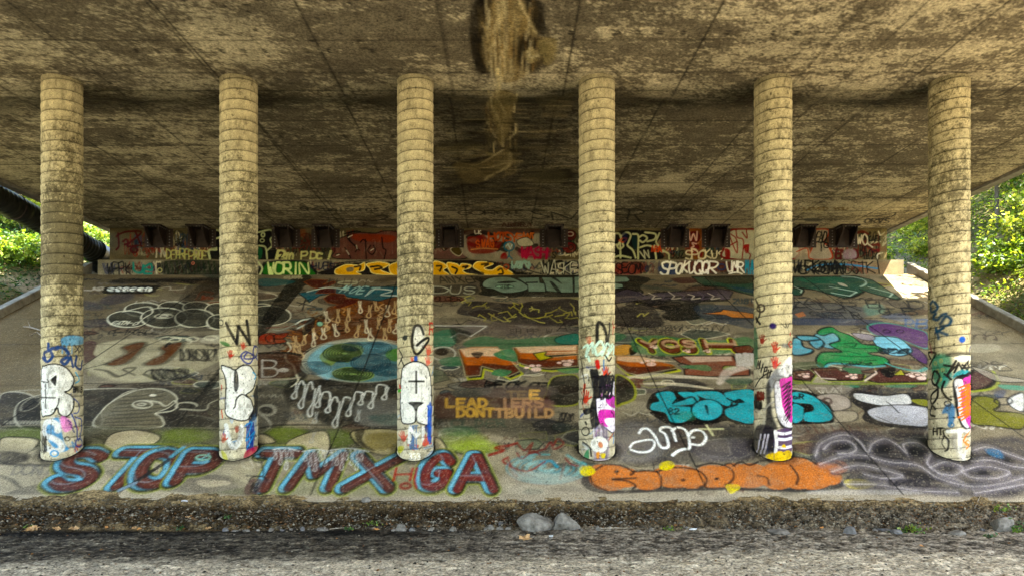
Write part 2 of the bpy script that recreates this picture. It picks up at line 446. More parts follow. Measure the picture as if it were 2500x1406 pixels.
# --- upper left: black haze, small white throw-up
sl.fl('290,682 520,678 600,684 560,712 480,722 500,700 400,690 280,694', '231f1c', a=.75, soft=6)
sl.fl('470,690 545,690 440,770 330,862 300,870 400,780', '38322b', a=.55, soft=6)
sl.fl('585,700 640,700 640,735 560,790 520,790', '3a342d', a=.45, soft=6)
for x in (300, 380, 430, 470): sl.st([(x, 690), (x-20, 686), (x+60, 684), (x+90, 694)], 3, K, a=.8)
sl.part('graffiti_lettering', 'small white letters with black outline and shadow')
sl.fl('252,708 268,700 385,697 382,706 366,716 268,717 250,714', '15130f', soft=2)
for i, x in enumerate((272, 290, 308, 326, 345, 362)):
    sl.el(x, 706.5, 12, 6, 'd9d6c8', rot=-.1, ol=K, olw=1.6, wear=.15)
sl.end()
sl.text('SYGGO', 262, 702, 372, 712, 1.6, K, sk=6)
# brown chrome looking letters near column two
sl.fl('460,735 480,690 520,688 540,700 540,735', '64543f', a=.6, soft=5)
sl.st('478,732 492,712 520,716 500,726 480,738 540,736 545,722', 3, '7a3b1f', a=.8)
sl.text('Mess', 492, 722, 520, 731, 1.8, 'a8482a', a=.8)

# --- dark bubble letters with pale outlines
sl.part('graffiti_lettering', 'dark bubble letters with thin pale outlines on the upper left')
for e in ((350, 755, 46, 17), (420, 750, 34, 14), (480, 750, 34, 14), (530, 758, 30, 18), (312, 778, 50, 20), (400, 775, 56, 24), (475, 776, 48, 22), (535, 785, 30, 18),
          (640, 755, 26, 14), (655, 770, 55, 24)):
    sl.el(*e[:4], '3b3a30', a=.88, soft=3, ol='c2bca6', olw=2.6)
sl.end()
sl.st('300,760 360,748 372,762 352,775 335,790', 2.6, 'c2bca6', a=.9)
sl.ring(400, 771, 22, 5, 2.2, 'c2bca6', a=.8); sl.ring(400, 771, 10, 2.5, 2, 'c2bca6', a=.8)
sl.text('FATM-C', 271, 784, 330, 792, 1.6, 'c9c3ac', sk=8, a=.9)
sl.text('CE-1FOBK', 263, 804, 358, 816, 2.2, K, sk=6, a=.85)
sl.st('350,812 400,816 430,800 432,806 460,800 525,796', 1.8, K, a=.8)
for e in ((415, 828, 26, 6), (440, 832, 28, 8), (470, 827, 14, 5), (515, 824, 16, 5)): sl.ring(*e, 3, 'beb69c', a=.8)

# --- brown blots with pale fields
sl.fl('212,850 330,825 430,832 530,850 535,880 420,925 300,930 215,905', 'a89d80', a=.7, soft=8)
sl.fl('205,835 235,835 228,862 234,870 210,885 204,880', '523732', a=.95, soft=3)
sl.part('graffiti_blot', 'pair of rust brown sprayed blots with grey haloes')
for off in (0, 92):
    sl.fl([(253+off, 888), (300+off, 862), (292+off, 848), (330+off, 834), (362+off, 836), (345+off, 860), (318+off, 885), (285+off, 893)], '4a4335', a=.8, soft=6)
    sl.fl([(264+off, 886), (312+off, 860), (300+off, 848), (335+off, 837), (352+off, 838), (332+off, 862), (306+off, 884), (282+off, 890)], '63391f', a=.95, soft=3)
sl.end()
sl.st('405,846 412,836 406,842 416,838', 4, K)
sl.st('230,900 262,905 290,918 330,898 300,900 330,915', 5, '4a4338', a=.8, taper=True)
sl.st('350,912 370,902 440,906 480,925 460,918 400,930 350,912', 4, '3d362c', a=.8)
sl.scrib(370, 900, 460, 925, 1.8, K, 5, a=.7)
sl.scrib(440, 850, 530, 880, 1.8, K, 5, a=.7)
sl.st('205,900 280,880 340,850 420,820 470,800', 1.8, K, a=.8)
sl.st('205,935 270,936 330,936 420,926 530,912', 2.5, '37312a', a=.8)
# long black slashes across the left bay
sl.fl('490,955 538,895 540,915 505,960', '1d1a16', a=.8, soft=3)
sl.st('538,905 470,985 430,1040 370,1110 290,1205', 3.5, '1d1a16', sm=False)
sl.fl('480,700 560,690 425,800 395,802', '2d2820', a=.55, soft=4)

# --- grey bubble letters of the lower left with ellipses and stripes
sl.part('graffiti_lettering', 'huge faded charcoal bubble letters with pale outlines on the lower left')
sl.fl('0,965 60,958 100,985 100,1030 0,1045', '35312c', a=.85, soft=5, ol='a39b88', olw=2.5)
sl.fl('40,990 100,962 205,950 330,948 300,960 250,1000 235,1042 60,1046', '332f29', a=.9, soft=5, ol='b0a894', olw=2.5)
sl.fl('330,950 540,950 540,1045 385,1040 395,1020 380,1005 420,985 430,965 400,952', '302c26', a=.9, soft=4)
sl.fl('235,1042 250,1000 290,970 340,950 390,948 420,958 432,975 410,995 380,1008 395,1020 386,1042', '6d6552', a=.9, soft=3, ol='b9b19b', olw=3)
sl.end()
for k in range(9):
    y = 958+k*9; sl.st([(300-k*7, y+10), (350-k*3, y+6), (405-k*2, y-4+k)], 1.6, '2a251f', a=.8)
sl.ring(348, 986, 24, 9, 2.6, 'b9b19b'); sl.ring(345, 986, 10, 3, 2, 'b9b19b'); sl.el(373, 963.5, 8, 3, 'c5bda8')
sl.st('355,977 385,980 405,990 425,977 433,988 420,1002 380,1008', 2.6, 'b9b19b')
sl.ring(75, 985, 28, 12, 2, '9c9482', a=.8, rot=-.5); sl.st('0,960 40,953 100,950', 2, '9c9482', a=.7)
sl.ring(455, 990, 26, 9, 3, 'a8a08b', 150, 360); sl.st('440,998 500,1000 510,985 530,975', 3, 'a8a08b', a=.8)
sl.st('0,1040 100,1036 200,1040 540,1044', 2.4, '999079', a=.6)
for k in range(12): sl.st([(10+k*8, 1032+(k % 3)), (14+k*8, 1026), (18+k*8, 1033)], 1.5, 'a29a88', a=.7)
sl.fl('632,950 700,940 710,1000 690,1042 632,1050', '3b372f', a=.7, soft=6)
sl.ring(652, 1000, 20, 12, 6, 'a39b88', a=.8); sl.el(648, 1000, 16, 8, '24211c', soft=3)
sl.st('640,1012 655,1025 660,1040 640,1055', 4, 'a39b88', a=.8)
sl.text('~~M~~~', 640, 960, 705, 970, 1.4, 'b0a894', a=.7)
for x in (635, 650, 665, 680): sl.st([(x, 966), (x+6, 962), (x+10, 968)], 1.3, 'b0a894', a=.8)

# --- olive and tan flames behind the STOP row
sl.fl('0,1045 100,1040 330,1042 540,1045 700,1045 980,1050 980,1098 0,1098', '4b4a34', a=.75, soft=6)
for e in ((60, 1060, 70, 16, '5f6a30'), (410, 1070, 70, 22, '5a6430'), (460, 1062, 60, 18, '6a7236'), (700, 1060, 50, 20, '6c7a2a'), (820, 1070, 50, 22, '5d6a2a'), (1130, 1075, 60, 24, '7c8a3c'), (1160, 1090, 60, 16, '8c9a40')):
    sl.el(*e[:4], e[4], a=.65, soft=14)
for p in ('0,1072 50,1066 95,1075 60,1110 0,1125', '60,1110 95,1095 105,1130 170,1130 140,1136 80,1132', '255,1095 270,1060 330,1048 390,1062 370,1085 310,1098',
          '632,1060 655,1062 672,1078 632,1082', '695,1092 710,1072 760,1054 800,1056 795,1110 705,1115', '1062,1068 1080,1075 1090,1100 1064,1100'):
    sl.fl(p, 'ab9c80', a=.85, soft=3, ol='2b271f', olw=4)
sl.fl('860,1052 975,1050 975,1100 930,1110 880,1090', 'a3946e', a=.85, soft=3, ol='1b1813', olw=5)
sl.fl('868,1050 890,1048 885,1075 915,1100 885,1090 868,1070', '181510', a=.95, soft=2)
sl.fl('895,1060 970,1058 970,1090 905,1095', '6a5a2a', a=.7, soft=8)
sl.st('632,1045 700,1036 900,1040 980,1042', 4, '1b1813', a=.7)
sl.fl('0,1100 540,1098 560,1200 0,1206', '958a76', a=.55, soft=5)
sl.fl('0,1100 70,1108 60,1125 0,1130', '443d36', a=.8, soft=4); sl.st('0,1130 80,1134 160,1136', 5, '3a342f', a=.85)
sl.text('DONT', 28, 1134, 122, 1158, 4, '6a635a', sk=10, a=.9)
sl.fl('20,1206 55,1190 90,1182 130,1186 210,1202', '4e4942', a=.7, soft=4)
sl.st('0,1160 30,1172 50,1190', 6, '4e4942', a=.7)
sl.fl('470,1160 560,1162 610,1190 560,1205 440,1200 350,1192', '564e46', a=.6, soft=5)
sl.fl('480,1172 545,1172 560,1182 500,1188', 'a1937b', a=.8, soft=2)
sl.fl('632,1115 1180,1115 1215,1200 632,1205', '8b8068', a=.5, soft=6)
sl.fl('560,1195 900,1150 1180,1180 1180,1206 560,1206', '6d6c50', a=.5, soft=8)

def big_letter(ch, x0, y0, x1, y1, sk, w=30, label=None, k=1.0, rot=0, mar='5e342b', bl='5f8fa0'):
    sl.part('graffiti_letter', label)
    wk = sl.wk; sl.wk = 1.12; sl.wob = 0
    sl.glyph(ch, x0, y0, x1, y1, w+13*k, '85893f', sk, soft=.1, a=.85)
    sl.glyph(ch, x0, y0, x1, y1, w+7*k, '191614', sk, soft=.15, a=.95)
    sl.glyph(ch, x0, y0, x1, y1, w*.9, bl, sk, off=(-3, -1.5), soft=.2)
    sl.glyph(ch, x0, y0, x1, y1, w*.70, '1d1210', sk, off=(4, 1.2), soft=.25)
    sl.glyph(ch, x0, y0, x1, y1, w*.60, mar, sk, off=(5, 1.5), soft=.25)
    sl.glyph(ch, x0, y0, x1, y1, 1.6, 'a07a70', sk, off=(8, 0), soft=.6, a=.35)
    sl.glyph(ch, x0, y0, x1, y1, 1.8, '8fb4be', sk, off=(-11, -4), soft=.6, a=.35)
    sl.wk = wk; sl.wob = .03; sl.end()
big_letter('S', 120, 1104, 215, 1184, 42, 38, 'maroon and blue letter S starting the row at the toe')
big_letter('T', 225, 1102, 335, 1184, 75, 34, 'maroon and blue letter T')
big_letter('O', 325, 1104, 405, 1180, 34, 37, 'maroon and blue letter O with a slash')
sl.st('292,1196 320,1182 400,1130 445,1096', 9, '2f2b29', sm=False); sl.st('292,1195 330,1178', 8, '6a7a84'); sl.st('420,1112 446,1092', 9, '5f95a3', sm=False)
big_letter('P', 420, 1106, 500, 1172, 40, 37, 'maroon and blue letter P beside the second column')
sl.ring(496, 1116, 17, 6, 4, '7fa38f'); sl.st('484,1122 505,1112 510,1106', 3, '6b9a98')
big_letter('T', 600, 1104, 680, 1190, 42, 33, 'maroon and blue letter T right of the second column')
big_letter('M', 700, 1108, 800, 1188, 46, 30, 'maroon and blue letter M with white drips')
big_letter('X', 838, 1112, 945, 1190, 36, 32, 'maroon and blue letter X left of the third column')
big_letter('G', 1022, 1112, 1078, 1186, 26, 34, 'maroon and blue letter G right of the third column', mar='702c26')
big_letter('A', 1112, 1112, 1200, 1192, 2, 30, 'maroon and blue letter A ending the row at the toe', mar='6b302b')
sl.st('665,1112 700,1100 760,1112 745,1122', 2, K, a=.4)
for x0, y0, n, dx in ((672, 1100, 4, 13), (745, 1104, 5, 12), (810, 1102, 7, 12)):
    for i in range(n):
        h = 16+12*((i*7) % 3)
        sl.st([(x0+i*dx-2, y0-4), (x0+i*dx, y0+h*.5), (x0+i*dx-4, y0+h), (x0+i*dx, y0+h+5), (x0+i*dx+4, y0+h), (x0+i*dx+3, y0+h*.4), (x0+i*dx+7, y0-3), (x0+i*dx+dx-3, y0-4)], 1.5, 'b5b3ad', a=.8)
    sl.st([(x0-6, y0-4), (x0+n*dx*.5, y0-8), (x0+n*dx+6, y0)], 2, 'b5b3ad')
# little black figure drawn over the T
sl.ring(632, 1118, 16, 10, 2, K); sl.ring(636, 1120, 9, 4, 2, K); sl.st('638,1128 642,1160 600,1160', 2, K); sl.ring(630, 1175, 22, 14, 2.5, K, 180, 350)
sl.fl('596,1192 612,1170 628,1166 640,1172 636,1196 622,1206 600,1206', '55403a', a=.9, soft=2); sl.st('612,1200 618,1178 624,1200 630,1176', 3, K)
sl.text('H', 962, 1144, 1000, 1174, 4.5, '8e2a24', sk=4); sl.ring(990, 1185, 12, 6, 6, '7a2a26'); sl.st('1018,1142 1012,1170 1016,1190', 5, '8e2a24')
sl.st('1195,1110 1230,1098 1210,1092 1245,1086 1262,1080', 6, '7d211c', a=.95)
sl.st('1240,1115 1228,1125 1250,1140 1262,1160', 5, '7d211c', a=.9)
sl.el(960, 1130, 5, 3, '2a2826')

# --- the globe mural
sl.fl('632,1090 632,1050 700,1030 715,960 700,900 640,905 632,860', '4c463b', a=.35, soft=8)
sl.part('graffiti_flames', 'brown flames with pale dripping outlines around the painted globe')
sl.fl('700,880 695,855 715,830 700,812 735,800 745,780 790,775 800,750 840,742 880,730 972,728 972,842 900,825 830,830 770,845 745,870 738,905 715,900', '6a3a1c', a=.95, soft=3)
sl.end()
random.seed(5)
for i in range(30): sl.ring(random.uniform(760, 965), random.uniform(745, 815), random.uniform(6, 22), random.uniform(3, 8), 3, random.choice(['6e4522', '7d5228', '35200f', '8a6236']), 0, 300, a=.6)
sl.fl('715,905 745,870 770,845 972,840 972,860 820,850 770,880 745,925 720,960 705,930', '1b1612', a=.85, soft=6)
sl.fl('700,935 780,925 972,925 972,990 930,1010 880,1030 800,1035 730,1000 700,975', '1e1b17', a=.85, soft=8)
sl.fl('870,985 975,975 975,1035 880,1035', '706c64', a=.7, soft=8)
sl.fl('900,1015 975,1010 975,1035 930,1035', '3d5a50', a=.5, soft=8)
sl.part('painted_globe', 'blue and green painted globe with contour lines')
sl.el(885, 880, 147, 53, 'a4a492', a=.8, soft=5)
sl.el(890, 882, 140, 49, '4f7478', soft=3)
sl.fl('752,880 775,850 810,835 800,870 810,905 800,925 765,905', '84aab0', a=.8, soft=7)
sl.fl('900,838 930,832 955,840 930,860 890,862 880,850', '76a2aa', a=.7, soft=6)
sl.fl('784,862 800,848 830,838 868,840 888,850 880,868 862,872 850,884 826,880 808,892 790,885 780,872', '75864a', soft=2)
sl.fl('812,905 850,894 905,905 912,920 880,930 835,926 815,918', '75864a', soft=2)
sl.fl('942,860 972,850 972,880 948,876', '4f7a34', soft=2)
sl.end()
for k in range(7): sl.ring(835+k, 862, 46-k*6, 20-k*2.7, 2.3, '0c1c08', a=1)
for k in range(6): sl.ring(862, 912, 48-k*7, 15-k*2.3, 2.3, '0c1c08', a=1)
for cx, cy, n in ((772, 897, 6), (905, 885, 8), (945, 902, 6), (860, 845, 4), (920, 850, 6)):
    for k in range(n): sl.ring(cx, cy, 6+k*6, 2.5+k*2.6, 2.0, '12303e', a=.9)
for r_ in (150, 158): sl.ring(888, 882, r_, r_*.36, 2.2, 'a9a590', 150, 300, a=.7)
random.seed(6)
for i in range(85):                                        # curling tongues of the brown flames
    a0 = random.uniform(3.0, 6.2); rx = random.uniform(150, 205); cx = 888+rx*math.cos(a0); cy = 872+rx*.62*math.sin(a0)
    if cx > 970 or cy < 738: continue
    dx, dy = math.cos(a0)*14, math.sin(a0)*10; s_ = random.choice([-1, 1])
    sl.st([(cx-dx, cy-dy), (cx-dx*.2+s_*6, cy-dy*.3), (cx+dx*.5-s_*6, cy+dy*.4), (cx+dx+s_*3, cy+dy), (cx+dx*1.2-s_*4, cy+dy*.8)], random.uniform(1.4, 2.8), random.choice(['2a1408', '9a6434', '1c0e06', 'c0a078', '84502a']), a=.85)
# drips above and under it
def drip(x, y, h, w, c, t=2.4, lean=0):
    L_ = lambda f: lean*h*(1-f)
    sl.st([(x-.25*w+L_(0), y), (x-.12*w+L_(.5), y+h*.5), (x-w*.42, y+h*.82), (x-w*.36, y+h*.98), (x, y+h*1.05), (x+w*.38, y+h*.98), (x+w*.44, y+h*.82), (x+.14*w+L_(.5), y+h*.5), (x+.3*w+L_(0), y)], t, c, a=.95)
random.seed(9)
for i, (x, y) in enumerate([(800, 760), (825, 755), (850, 752), (880, 735), (900, 745), (920, 735), (945, 745), (962, 735), (795, 785), (822, 790), (848, 785), (870, 792), (895, 780), (925, 775), (950, 778), (965, 790),
                            (745, 795), (770, 800), (790, 800), (725, 820), (742, 812), (765, 812), (720, 838), (735, 842), (905, 800), (940, 800)]):
    drip(x, y, random.uniform(20, 32), random.uniform(9, 15), 'c0a67e' if i % 3 else 'cfc6ac', 2.0, random.uniform(-.3, .3))
sl.st('700,880 696,865 710,850 702,835', 2.6, 'bdb49a'); sl.st('697,862 700,880 715,890 722,910 728,925 722,935 712,942', 3, 'bdb49a')
for i, (x, y, h) in enumerate([(718, 935, 35), (735, 938, 55), (757, 948, 65), (775, 962, 30), (800, 975, 30), (818, 980, 60), (850, 975, 38), (880, 962, 24), (905, 960, 34), (938, 945, 28)]):
    drip(x, y, h, 13, 'b9b6ac', 3, .25)
    if i < 9:
        nx, ny = [(735, 938), (757, 948), (775, 962), (800, 975), (818, 980), (850, 975), (880, 962), (905, 960), (938, 945)][i]
        sl.st([(x+13*.3+.25*h, y), (x+.25*h+8, min(y, ny)-6), (nx+4, min(y, ny)-5), (nx-3+10, ny)], 3, 'b9b6ac')
drip(768, 1005, 26, 11, '9d9a90', 2.2, .2); drip(872, 1000, 26, 11, '9d9a90', 2.2, .2); drip(760, 1055, 24, 10, '8d8a80', 2, .3)
sl.st('722,790 740,780 765,778 752,788 728,800', 4, 'b9bcae'); sl.el(781, 790, 8, 6, '7fae98', ol='24322a', olw=2)
sl.fl('752,780 770,776 764,800 742,818 738,805', '14120f', a=.9, soft=2)

# --- top, between columns two and three
sl.fl('716,676 760,676 742,700 668,790 632,830 632,790', '16130f', a=.92, soft=2)
for k in range(5): sl.st([(735+k*4, 680), (680+k*5, 750), (640+k*4, 800)], 1.4, '3c352b', sm=False, a=.7)
sl.fl('632,682 665,680 720,686 700,695 650,700 632,695', '1f5a5c', a=.85, soft=4)
sl.text('cueR', 693, 672, 738, 680, 2.4, 'a8a088')
sl.part('graffiti_lettering', 'blue green arrow shapes behind red brown angular letters')
sl.fl('728,715 790,706 860,700 972,700 972,722 925,735 880,730 810,716 780,722 755,738 745,728', '22606e', soft=2, sm=False, ol='14201f', olw=2)
for p in ('742,688 760,682 800,684 790,694 815,686 820,690 790,704 820,702 818,716 770,716 782,706 760,700', '790,728 808,716 840,718 845,728 875,730 868,740 830,752 815,750 826,742 800,738'):
    sl.fl(p, '5a1f12', sm=False, soft=1.2, ol='8a4a20', olw=2)
sl.end()
sl.ring(850, 690, 24, 3.5, 2.6, 'a9a890'); sl.text('MOET', 828, 697, 905, 712, 2.8, '9fc0bc', sk=18, rot=.12, gap=.4); sl.st('892,722 912,706 958,710 930,720 970,722', 2.6, 'b8c4bc')
sl.st('750,712 800,702 850,708', 2.6, 'a9b8ae'); sl.st('730,745 758,730', 2, K); sl.st('725,738 770,748', 2, K); sl.st('745,732 738,756', 2.5, K)
for k in range(6): sl.st([(800+k*18, 700), (806+k*18, 680)], 1.6, K, a=.7)
sl.part('graffiti_lettering', 'small orange red letters beside the second column')
sl.fl('632,838 634,820 655,812 680,814 702,812 700,820 692,826 698,834 660,840', '8e3519', soft=1.5, ol='1d0f0a', olw=2)
sl.end(); sl.text('OE', 650, 816, 695, 835, 1.8, K)
sl.fl('632,862 725,862 735,880 720,915 632,925', '4b2d1e', a=.9, soft=4); sl.st('632,861 700,860 735,866', 4, '1d1813')
sl.glyph('B', 638, 878, 680, 918, 3, '9b948a'); sl.el(692, 902, 13, 5, 'a89f93')
sl.st('632,925 700,924 732,920', 4, 'a89a88', a=.7); sl.st('650,800 720,795', 2, '7a3326', a=.8); sl.st('665,804 680,806 700,800 720,790', 2.5, '8a8a7c')

# --- centre and right of column three
sl.fl('1060,700 1140,694 1165,700 1162,718 1060,720', '2b2926', a=.7, soft=3)
sl.text('DUS', 1062, 700, 1160, 717, 2.4, 'a5a595', gap=.15)
sl.text('ANXER', 1075, 677, 1180, 690, 2.2, '22211c', sk=-8, a=.9)
sl.fl('1060,722 1125,724 1130,734 1062,736', '5e1f14', a=.9, soft=2); sl.text('OLOER', 1062, 724, 1126, 734, 2.2, '2b0f0a')
sl.part('graffiti_lettering', 'wide pale green block letters SENE with dark shadows across the slope top')
sl.fl('1172,690 1190,674 1560,674 1562,700 1540,722 1200,722 1176,708', '23241f', a=.95, soft=2)
g = '7f9385'
sl.fl('1182,686 1205,677 1240,676 1260,682 1280,692 1290,703 1270,712 1230,715 1205,706 1180,700', g, soft=1.5, ol='14150f', olw=2)
sl.fl('1262,678 1316,677 1318,690 1330,692 1332,712 1290,712 1288,695', g, soft=1.2, sm=False, ol='14150f', olw=2)
sl.fl('1322,677 1398,677 1400,714 1372,714 1334,710 1330,692', g, soft=1.2, sm=False, ol='14150f', olw=2)
sl.fl('1402,676 1530,675 1538,684 1532,688 1500,690 1520,694 1522,702 1500,706 1402,714', g, soft=1.2, sm=False, ol='14150f', olw=2)
sl.end()
sl.fl('1212,690 1235,686 1262,688 1240,692', '171712', soft=1); sl.el(1232, 700, 22, 4, '8fb39a', ol='1b241c', olw=1.5); sl.fl('1342,688 1352,690 1372,716 1360,712', '171712', soft=1); sl.fl('1345,677 1358,679 1372,692 1366,690', '171712', soft=1)
sl.text('SHINE', 1222, 696, 1245, 703, 1.2, K); sl.st('1285,690 1312,689', 3, '171712')
# dark wild-style with yellow outlines
sl.part('graffiti_lettering', 'dark violet spiky lettering with thin yellow outlines in the middle of the slope')
sl.fl('1115,762 1150,735 1260,742 1300,735 1412,732 1412,790 1330,795 1240,790 1180,778 1150,772', '37302f', a=.95, soft=3)
sl.fl('1500,760 1560,735 1590,745 1610,770 1620,795 1560,800 1500,790', '352f2d', a=.9, soft=3)
sl.end()
random.seed(31)
for k in range(24):
    x = 1130+k*12.5 if k < 22 else 1510+k*2; y = random.uniform(738, 778)
    P = [(x, y)]
    for j in range(4): P.append((P[-1][0]+random.uniform(-8, 22), P[-1][1]+random.uniform(-9, 11)))
    sl.st(P, 1.9, random.choice(['a59c4a', '98904a', 'b0a860']), sm=False, a=.9)
sl.fl('1135,790 1180,782 1412,800 1412,812 1250,820 1150,812', '5f5350', a=.7, soft=5)
sl.part('graffiti_lettering', 'violet grey interlocking letters near the top of the slope')
sl.fl('1502,715 1530,705 1560,712 1570,722 1600,714 1690,710 1760,705 1790,712 1780,730 1740,728 1700,740 1650,730 1600,744 1550,735 1502,740', '4c4350', a=.92, soft=2, sm=False, ol='1c181c', olw=2)
sl.fl('1540,735 1600,725 1650,722 1720,722 1770,728 1780,735 1700,738 1640,742 1580,748', '191616', a=.85, soft=2, sm=False)
sl.end()
for k in range(9): sl.st([(1560+k*24, 712+k % 3*3), (1575+k*24, 722), (1568+k*24, 730), (1590+k*24, 727)], 2, 'c4baac' if k % 2 else '6c6070', sm=False, a=.8)
sl.part('graffiti_blot', 'black roller-painted patch on the upper right')
sl.fl('1605,748 1650,742 1700,738 1708,760 1705,778 1640,782 1615,770 1625,760', '171614', a=.95, soft=3)
sl.end()
for k in range(8): sl.st([(1600+(k % 3)*8, 745+k*5), (1700, 742+k*5)], 2, '3a3632', a=.6)
sl.fl('1700,745 1840,752 1840,800 1780,790 1720,778', '3b4450', a=.8, soft=4)
sl.part('graffiti_lettering', 'thin orange arrow lettering with dark outlines')
sl.fl('1716,765 1760,760 1765,755 1820,762 1840,765 1840,776 1790,775 1770,768', 'b37440', soft=1.5, sm=False, ol='211a15', olw=1.8)
sl.end()
for k in range(14): sl.st([(1500+k*20, 800+random.uniform(-4, 6)), (1512+k*20, 792), (1520+k*20, 806), (1506+k*20, 812)], 1.5, K, a=.65)
sl.text('EEGG', 1558, 804, 1640, 816, 1.8, '3a302c', a=.9); sl.text('ASGN', 1640, 792, 1760, 808, 1.8, '2a2622', sk=8, a=.8); sl.text('2UBI', 1790, 728, 1840, 740, 2.4, '3a4448')
sl.text('AG', 1362, 792, 1410, 806, 1.6, '2c2622', a=.8); sl.text('SH.FP.W', 1245, 802, 1345, 812, 1.5, '2c2622', a=.8)
sl.fl('1060,812 1100,803 1114,812 1112,838 1085,848 1060,845', '3f7a5c', a=.85, soft=3)
sl.fl('1060,795 1190,794 1160,812 1130,808 1110,800', '78706c', a=.6, soft=3); sl.st('1062,794 1188,795 1150,820 1120,812 1102,822', 2.4, 'b9b6ad', a=.9, sm=False)
sl.fl('1100,800 1150,812 1130,830 1112,835', '1d1a18', a=.75, soft=4); sl.ring(1082, 862, 30, 16, 3, 'a8a294'); sl.el(1078, 858, 16, 9, '352a20', soft=3)
sl.fl('1075,876 1120,870 1135,888 1110,893 1080,890', '2f6a44', a=.85, soft=3)

def paws(x, y, r):
    for dx, dy, k in ((0, 0, 1), (-1.6, -.45, .55), (-.7, -.95, .55), (.4, -1.0, .5)): sl.el(x+dx*r*1.1, y+dy*r*.75, r*k, r*k*.42, 'cdb2a6', soft=.6)
# big row: R E Y
sl.fl('1130,838 1180,820 1240,828 1330,822 1412,815 1500,812 1530,820 1500,835 1412,850 1180,850', '3e6f4a', a=.8, soft=3)
sl.fl('1355,826 1385,815 1412,815 1412,840 1365,838', '2f7060', soft=2, ol='1b2b22', olw=2)
letters = [('R', '1118,852 1150,846 1215,846 1224,858 1216,872 1248,880 1270,905 1240,918 1205,900 1176,893 1172,915 1136,918 1130,890', 'orange and brown letter R with yellow outline'),
           ('E', '1252,848 1412,842 1412,862 1330,866 1335,872 1412,866 1412,892 1340,898 1300,895 1264,884', 'orange and brown letter E with paw prints'),
           ('Y', '1502,868 1560,868 1640,888 1655,897 1560,915 1530,908 1502,885', 'brown letter tail with paw prints right of the fourth column')]
for nm, p, lb in letters:
    P = parse(p)
    sl.part('graffiti_letter', lb)
    sl.fl(P+np.array([6, 7]), '1f1914', soft=2, sm=False, ol='a5a63e', olw=5)
    sl.fl(P, '6b3320', soft=1.2, sm=False, ol='1d1510', olw=4)
    m = P.copy(); cy_ = P[:, 1].mean(); m[:, 1] = np.where(m[:, 1] > cy_, cy_+(m[:, 1]-cy_)*.2, m[:, 1]); m[:, 0] = P[:, 0].mean()+(m[:, 0]-P[:, 0].mean())*.93
    sl.fl(m, 'b8642a', a=.9, soft=5, sm=False)
    m[:, 1] = P[:, 1].min()+(m[:, 1]-P[:, 1].min())*.5+2; sl.fl(m, 'c9b69a', a=.8, soft=4, sm=False)
    sl.st(np.vstack([P, P[:1]]), 1.8, 'd0c09a', sm=False, a=.55)
    sl.end()
sl.fl('1150,862 1168,858 1180,862 1166,874', '1c1510', soft=1); sl.fl('1302,862 1335,857 1330,866 1350,872 1318,880 1308,870', 'a39c30', soft=1, sm=False, ol='1c1510', olw=3)
sl.fl('1502,845 1540,842 1545,862 1502,866', 'c08840', a=.9, soft=2); sl.fl('1536,850 1550,842 1556,858 1540,866', '1c1814', soft=2)
paws(1385, 888, 11); paws(1309, 901, 13); paws(1590, 888, 12); paws(1395, 882, 6)
sl.fl('1205,862 1250,852 1262,880 1225,876', '3f7c52', soft=2); sl.fl('1215,900 1250,905 1230,918 1200,912', '3f7c52', a=.9, soft=2); sl.fl('1360,900 1412,898 1412,908 1380,910', '3f7c52', a=.9, soft=2)
sl.part('graffiti_lettering', 'black hand-lettered word above the yellow block text')
sl.text('WEOKER', 1178, 930, 1335, 946, 5, '151210', sk=8, rot=.03)
sl.end()
# second row: Y O S H and the row below
sl.fl('1545,828 1600,818 1680,826 1760,830 1825,822 1840,850 1700,868 1560,862', '3d7a48', a=.7, soft=5)
sl.part('graffiti_lettering', 'small brown and cream letters YOSH with paw prints on the right')
for ch, x0, x1 in (('Y', 1572, 1610), ('O', 1622, 1660), ('S', 1672, 1700), ('H', 1722, 1800)):
    sl.glyph(ch, x0, 832, x1, 856, 16, 'a8a83c', -10, soft=.2); sl.glyph(ch, x0, 832, x1, 856, 12, '1c1612', -10, soft=.2)
    sl.glyph(ch, x0, 832, x1, 856, 8, '703524', -10, soft=.2); sl.glyph(ch, x0, 831, x1, 846, 5, 'b9977c', -6, soft=.4, a=.8)
sl.fl('1790,845 1830,842 1840,850 1838,862 1800,862', '6b3324', soft=1, sm=False, ol='1c1612', olw=3)
sl.end()
paws(1600, 848, 6); paws(1680, 858, 6); paws(1730, 858, 6)
sl.part('graffiti_lettering', 'faded pink and brown letters with dark outlines')
sl.fl('1640,872 1670,868 1790,868 1800,885 1830,900 1830,915 1740,918 1672,915 1670,900 1700,895 1660,885', '7e4a38', soft=2, sm=False, ol='241a14', olw=4)
sl.fl('1668,870 1785,869 1788,880 1690,884', 'b39c8a', a=.9, soft=3, sm=False)
sl.end()
sl.fl('1660,893 1725,890 1735,904 1690,900', '49784e', a=.9, soft=2); sl.fl('1770,892 1800,894 1790,902 1765,900', '7d8a4a', soft=1, ol='241a14', olw=2)
sl.st('1505,935 1520,925 1600,915 1650,918 1750,922', 10, 'b9ad98', a=.85, taper=True); sl.st('1755,935 1780,905 1830,895', 14, 'b5a89c', a=.8, taper=True)
sl.scrib(1798, 862, 1838, 892, 3, 'a9a198', 5, a=.7); sl.st('1560,936 1650,937 1740,948', 7, 'c0b49c', a=.8, taper=True); sl.fl('1770,925 1830,922 1830,935 1790,938', '3c5a42', a=.7, soft=4)
sl.scrib(1510, 925, 1570, 945, 3, '6b3a2c', 3, a=.7)

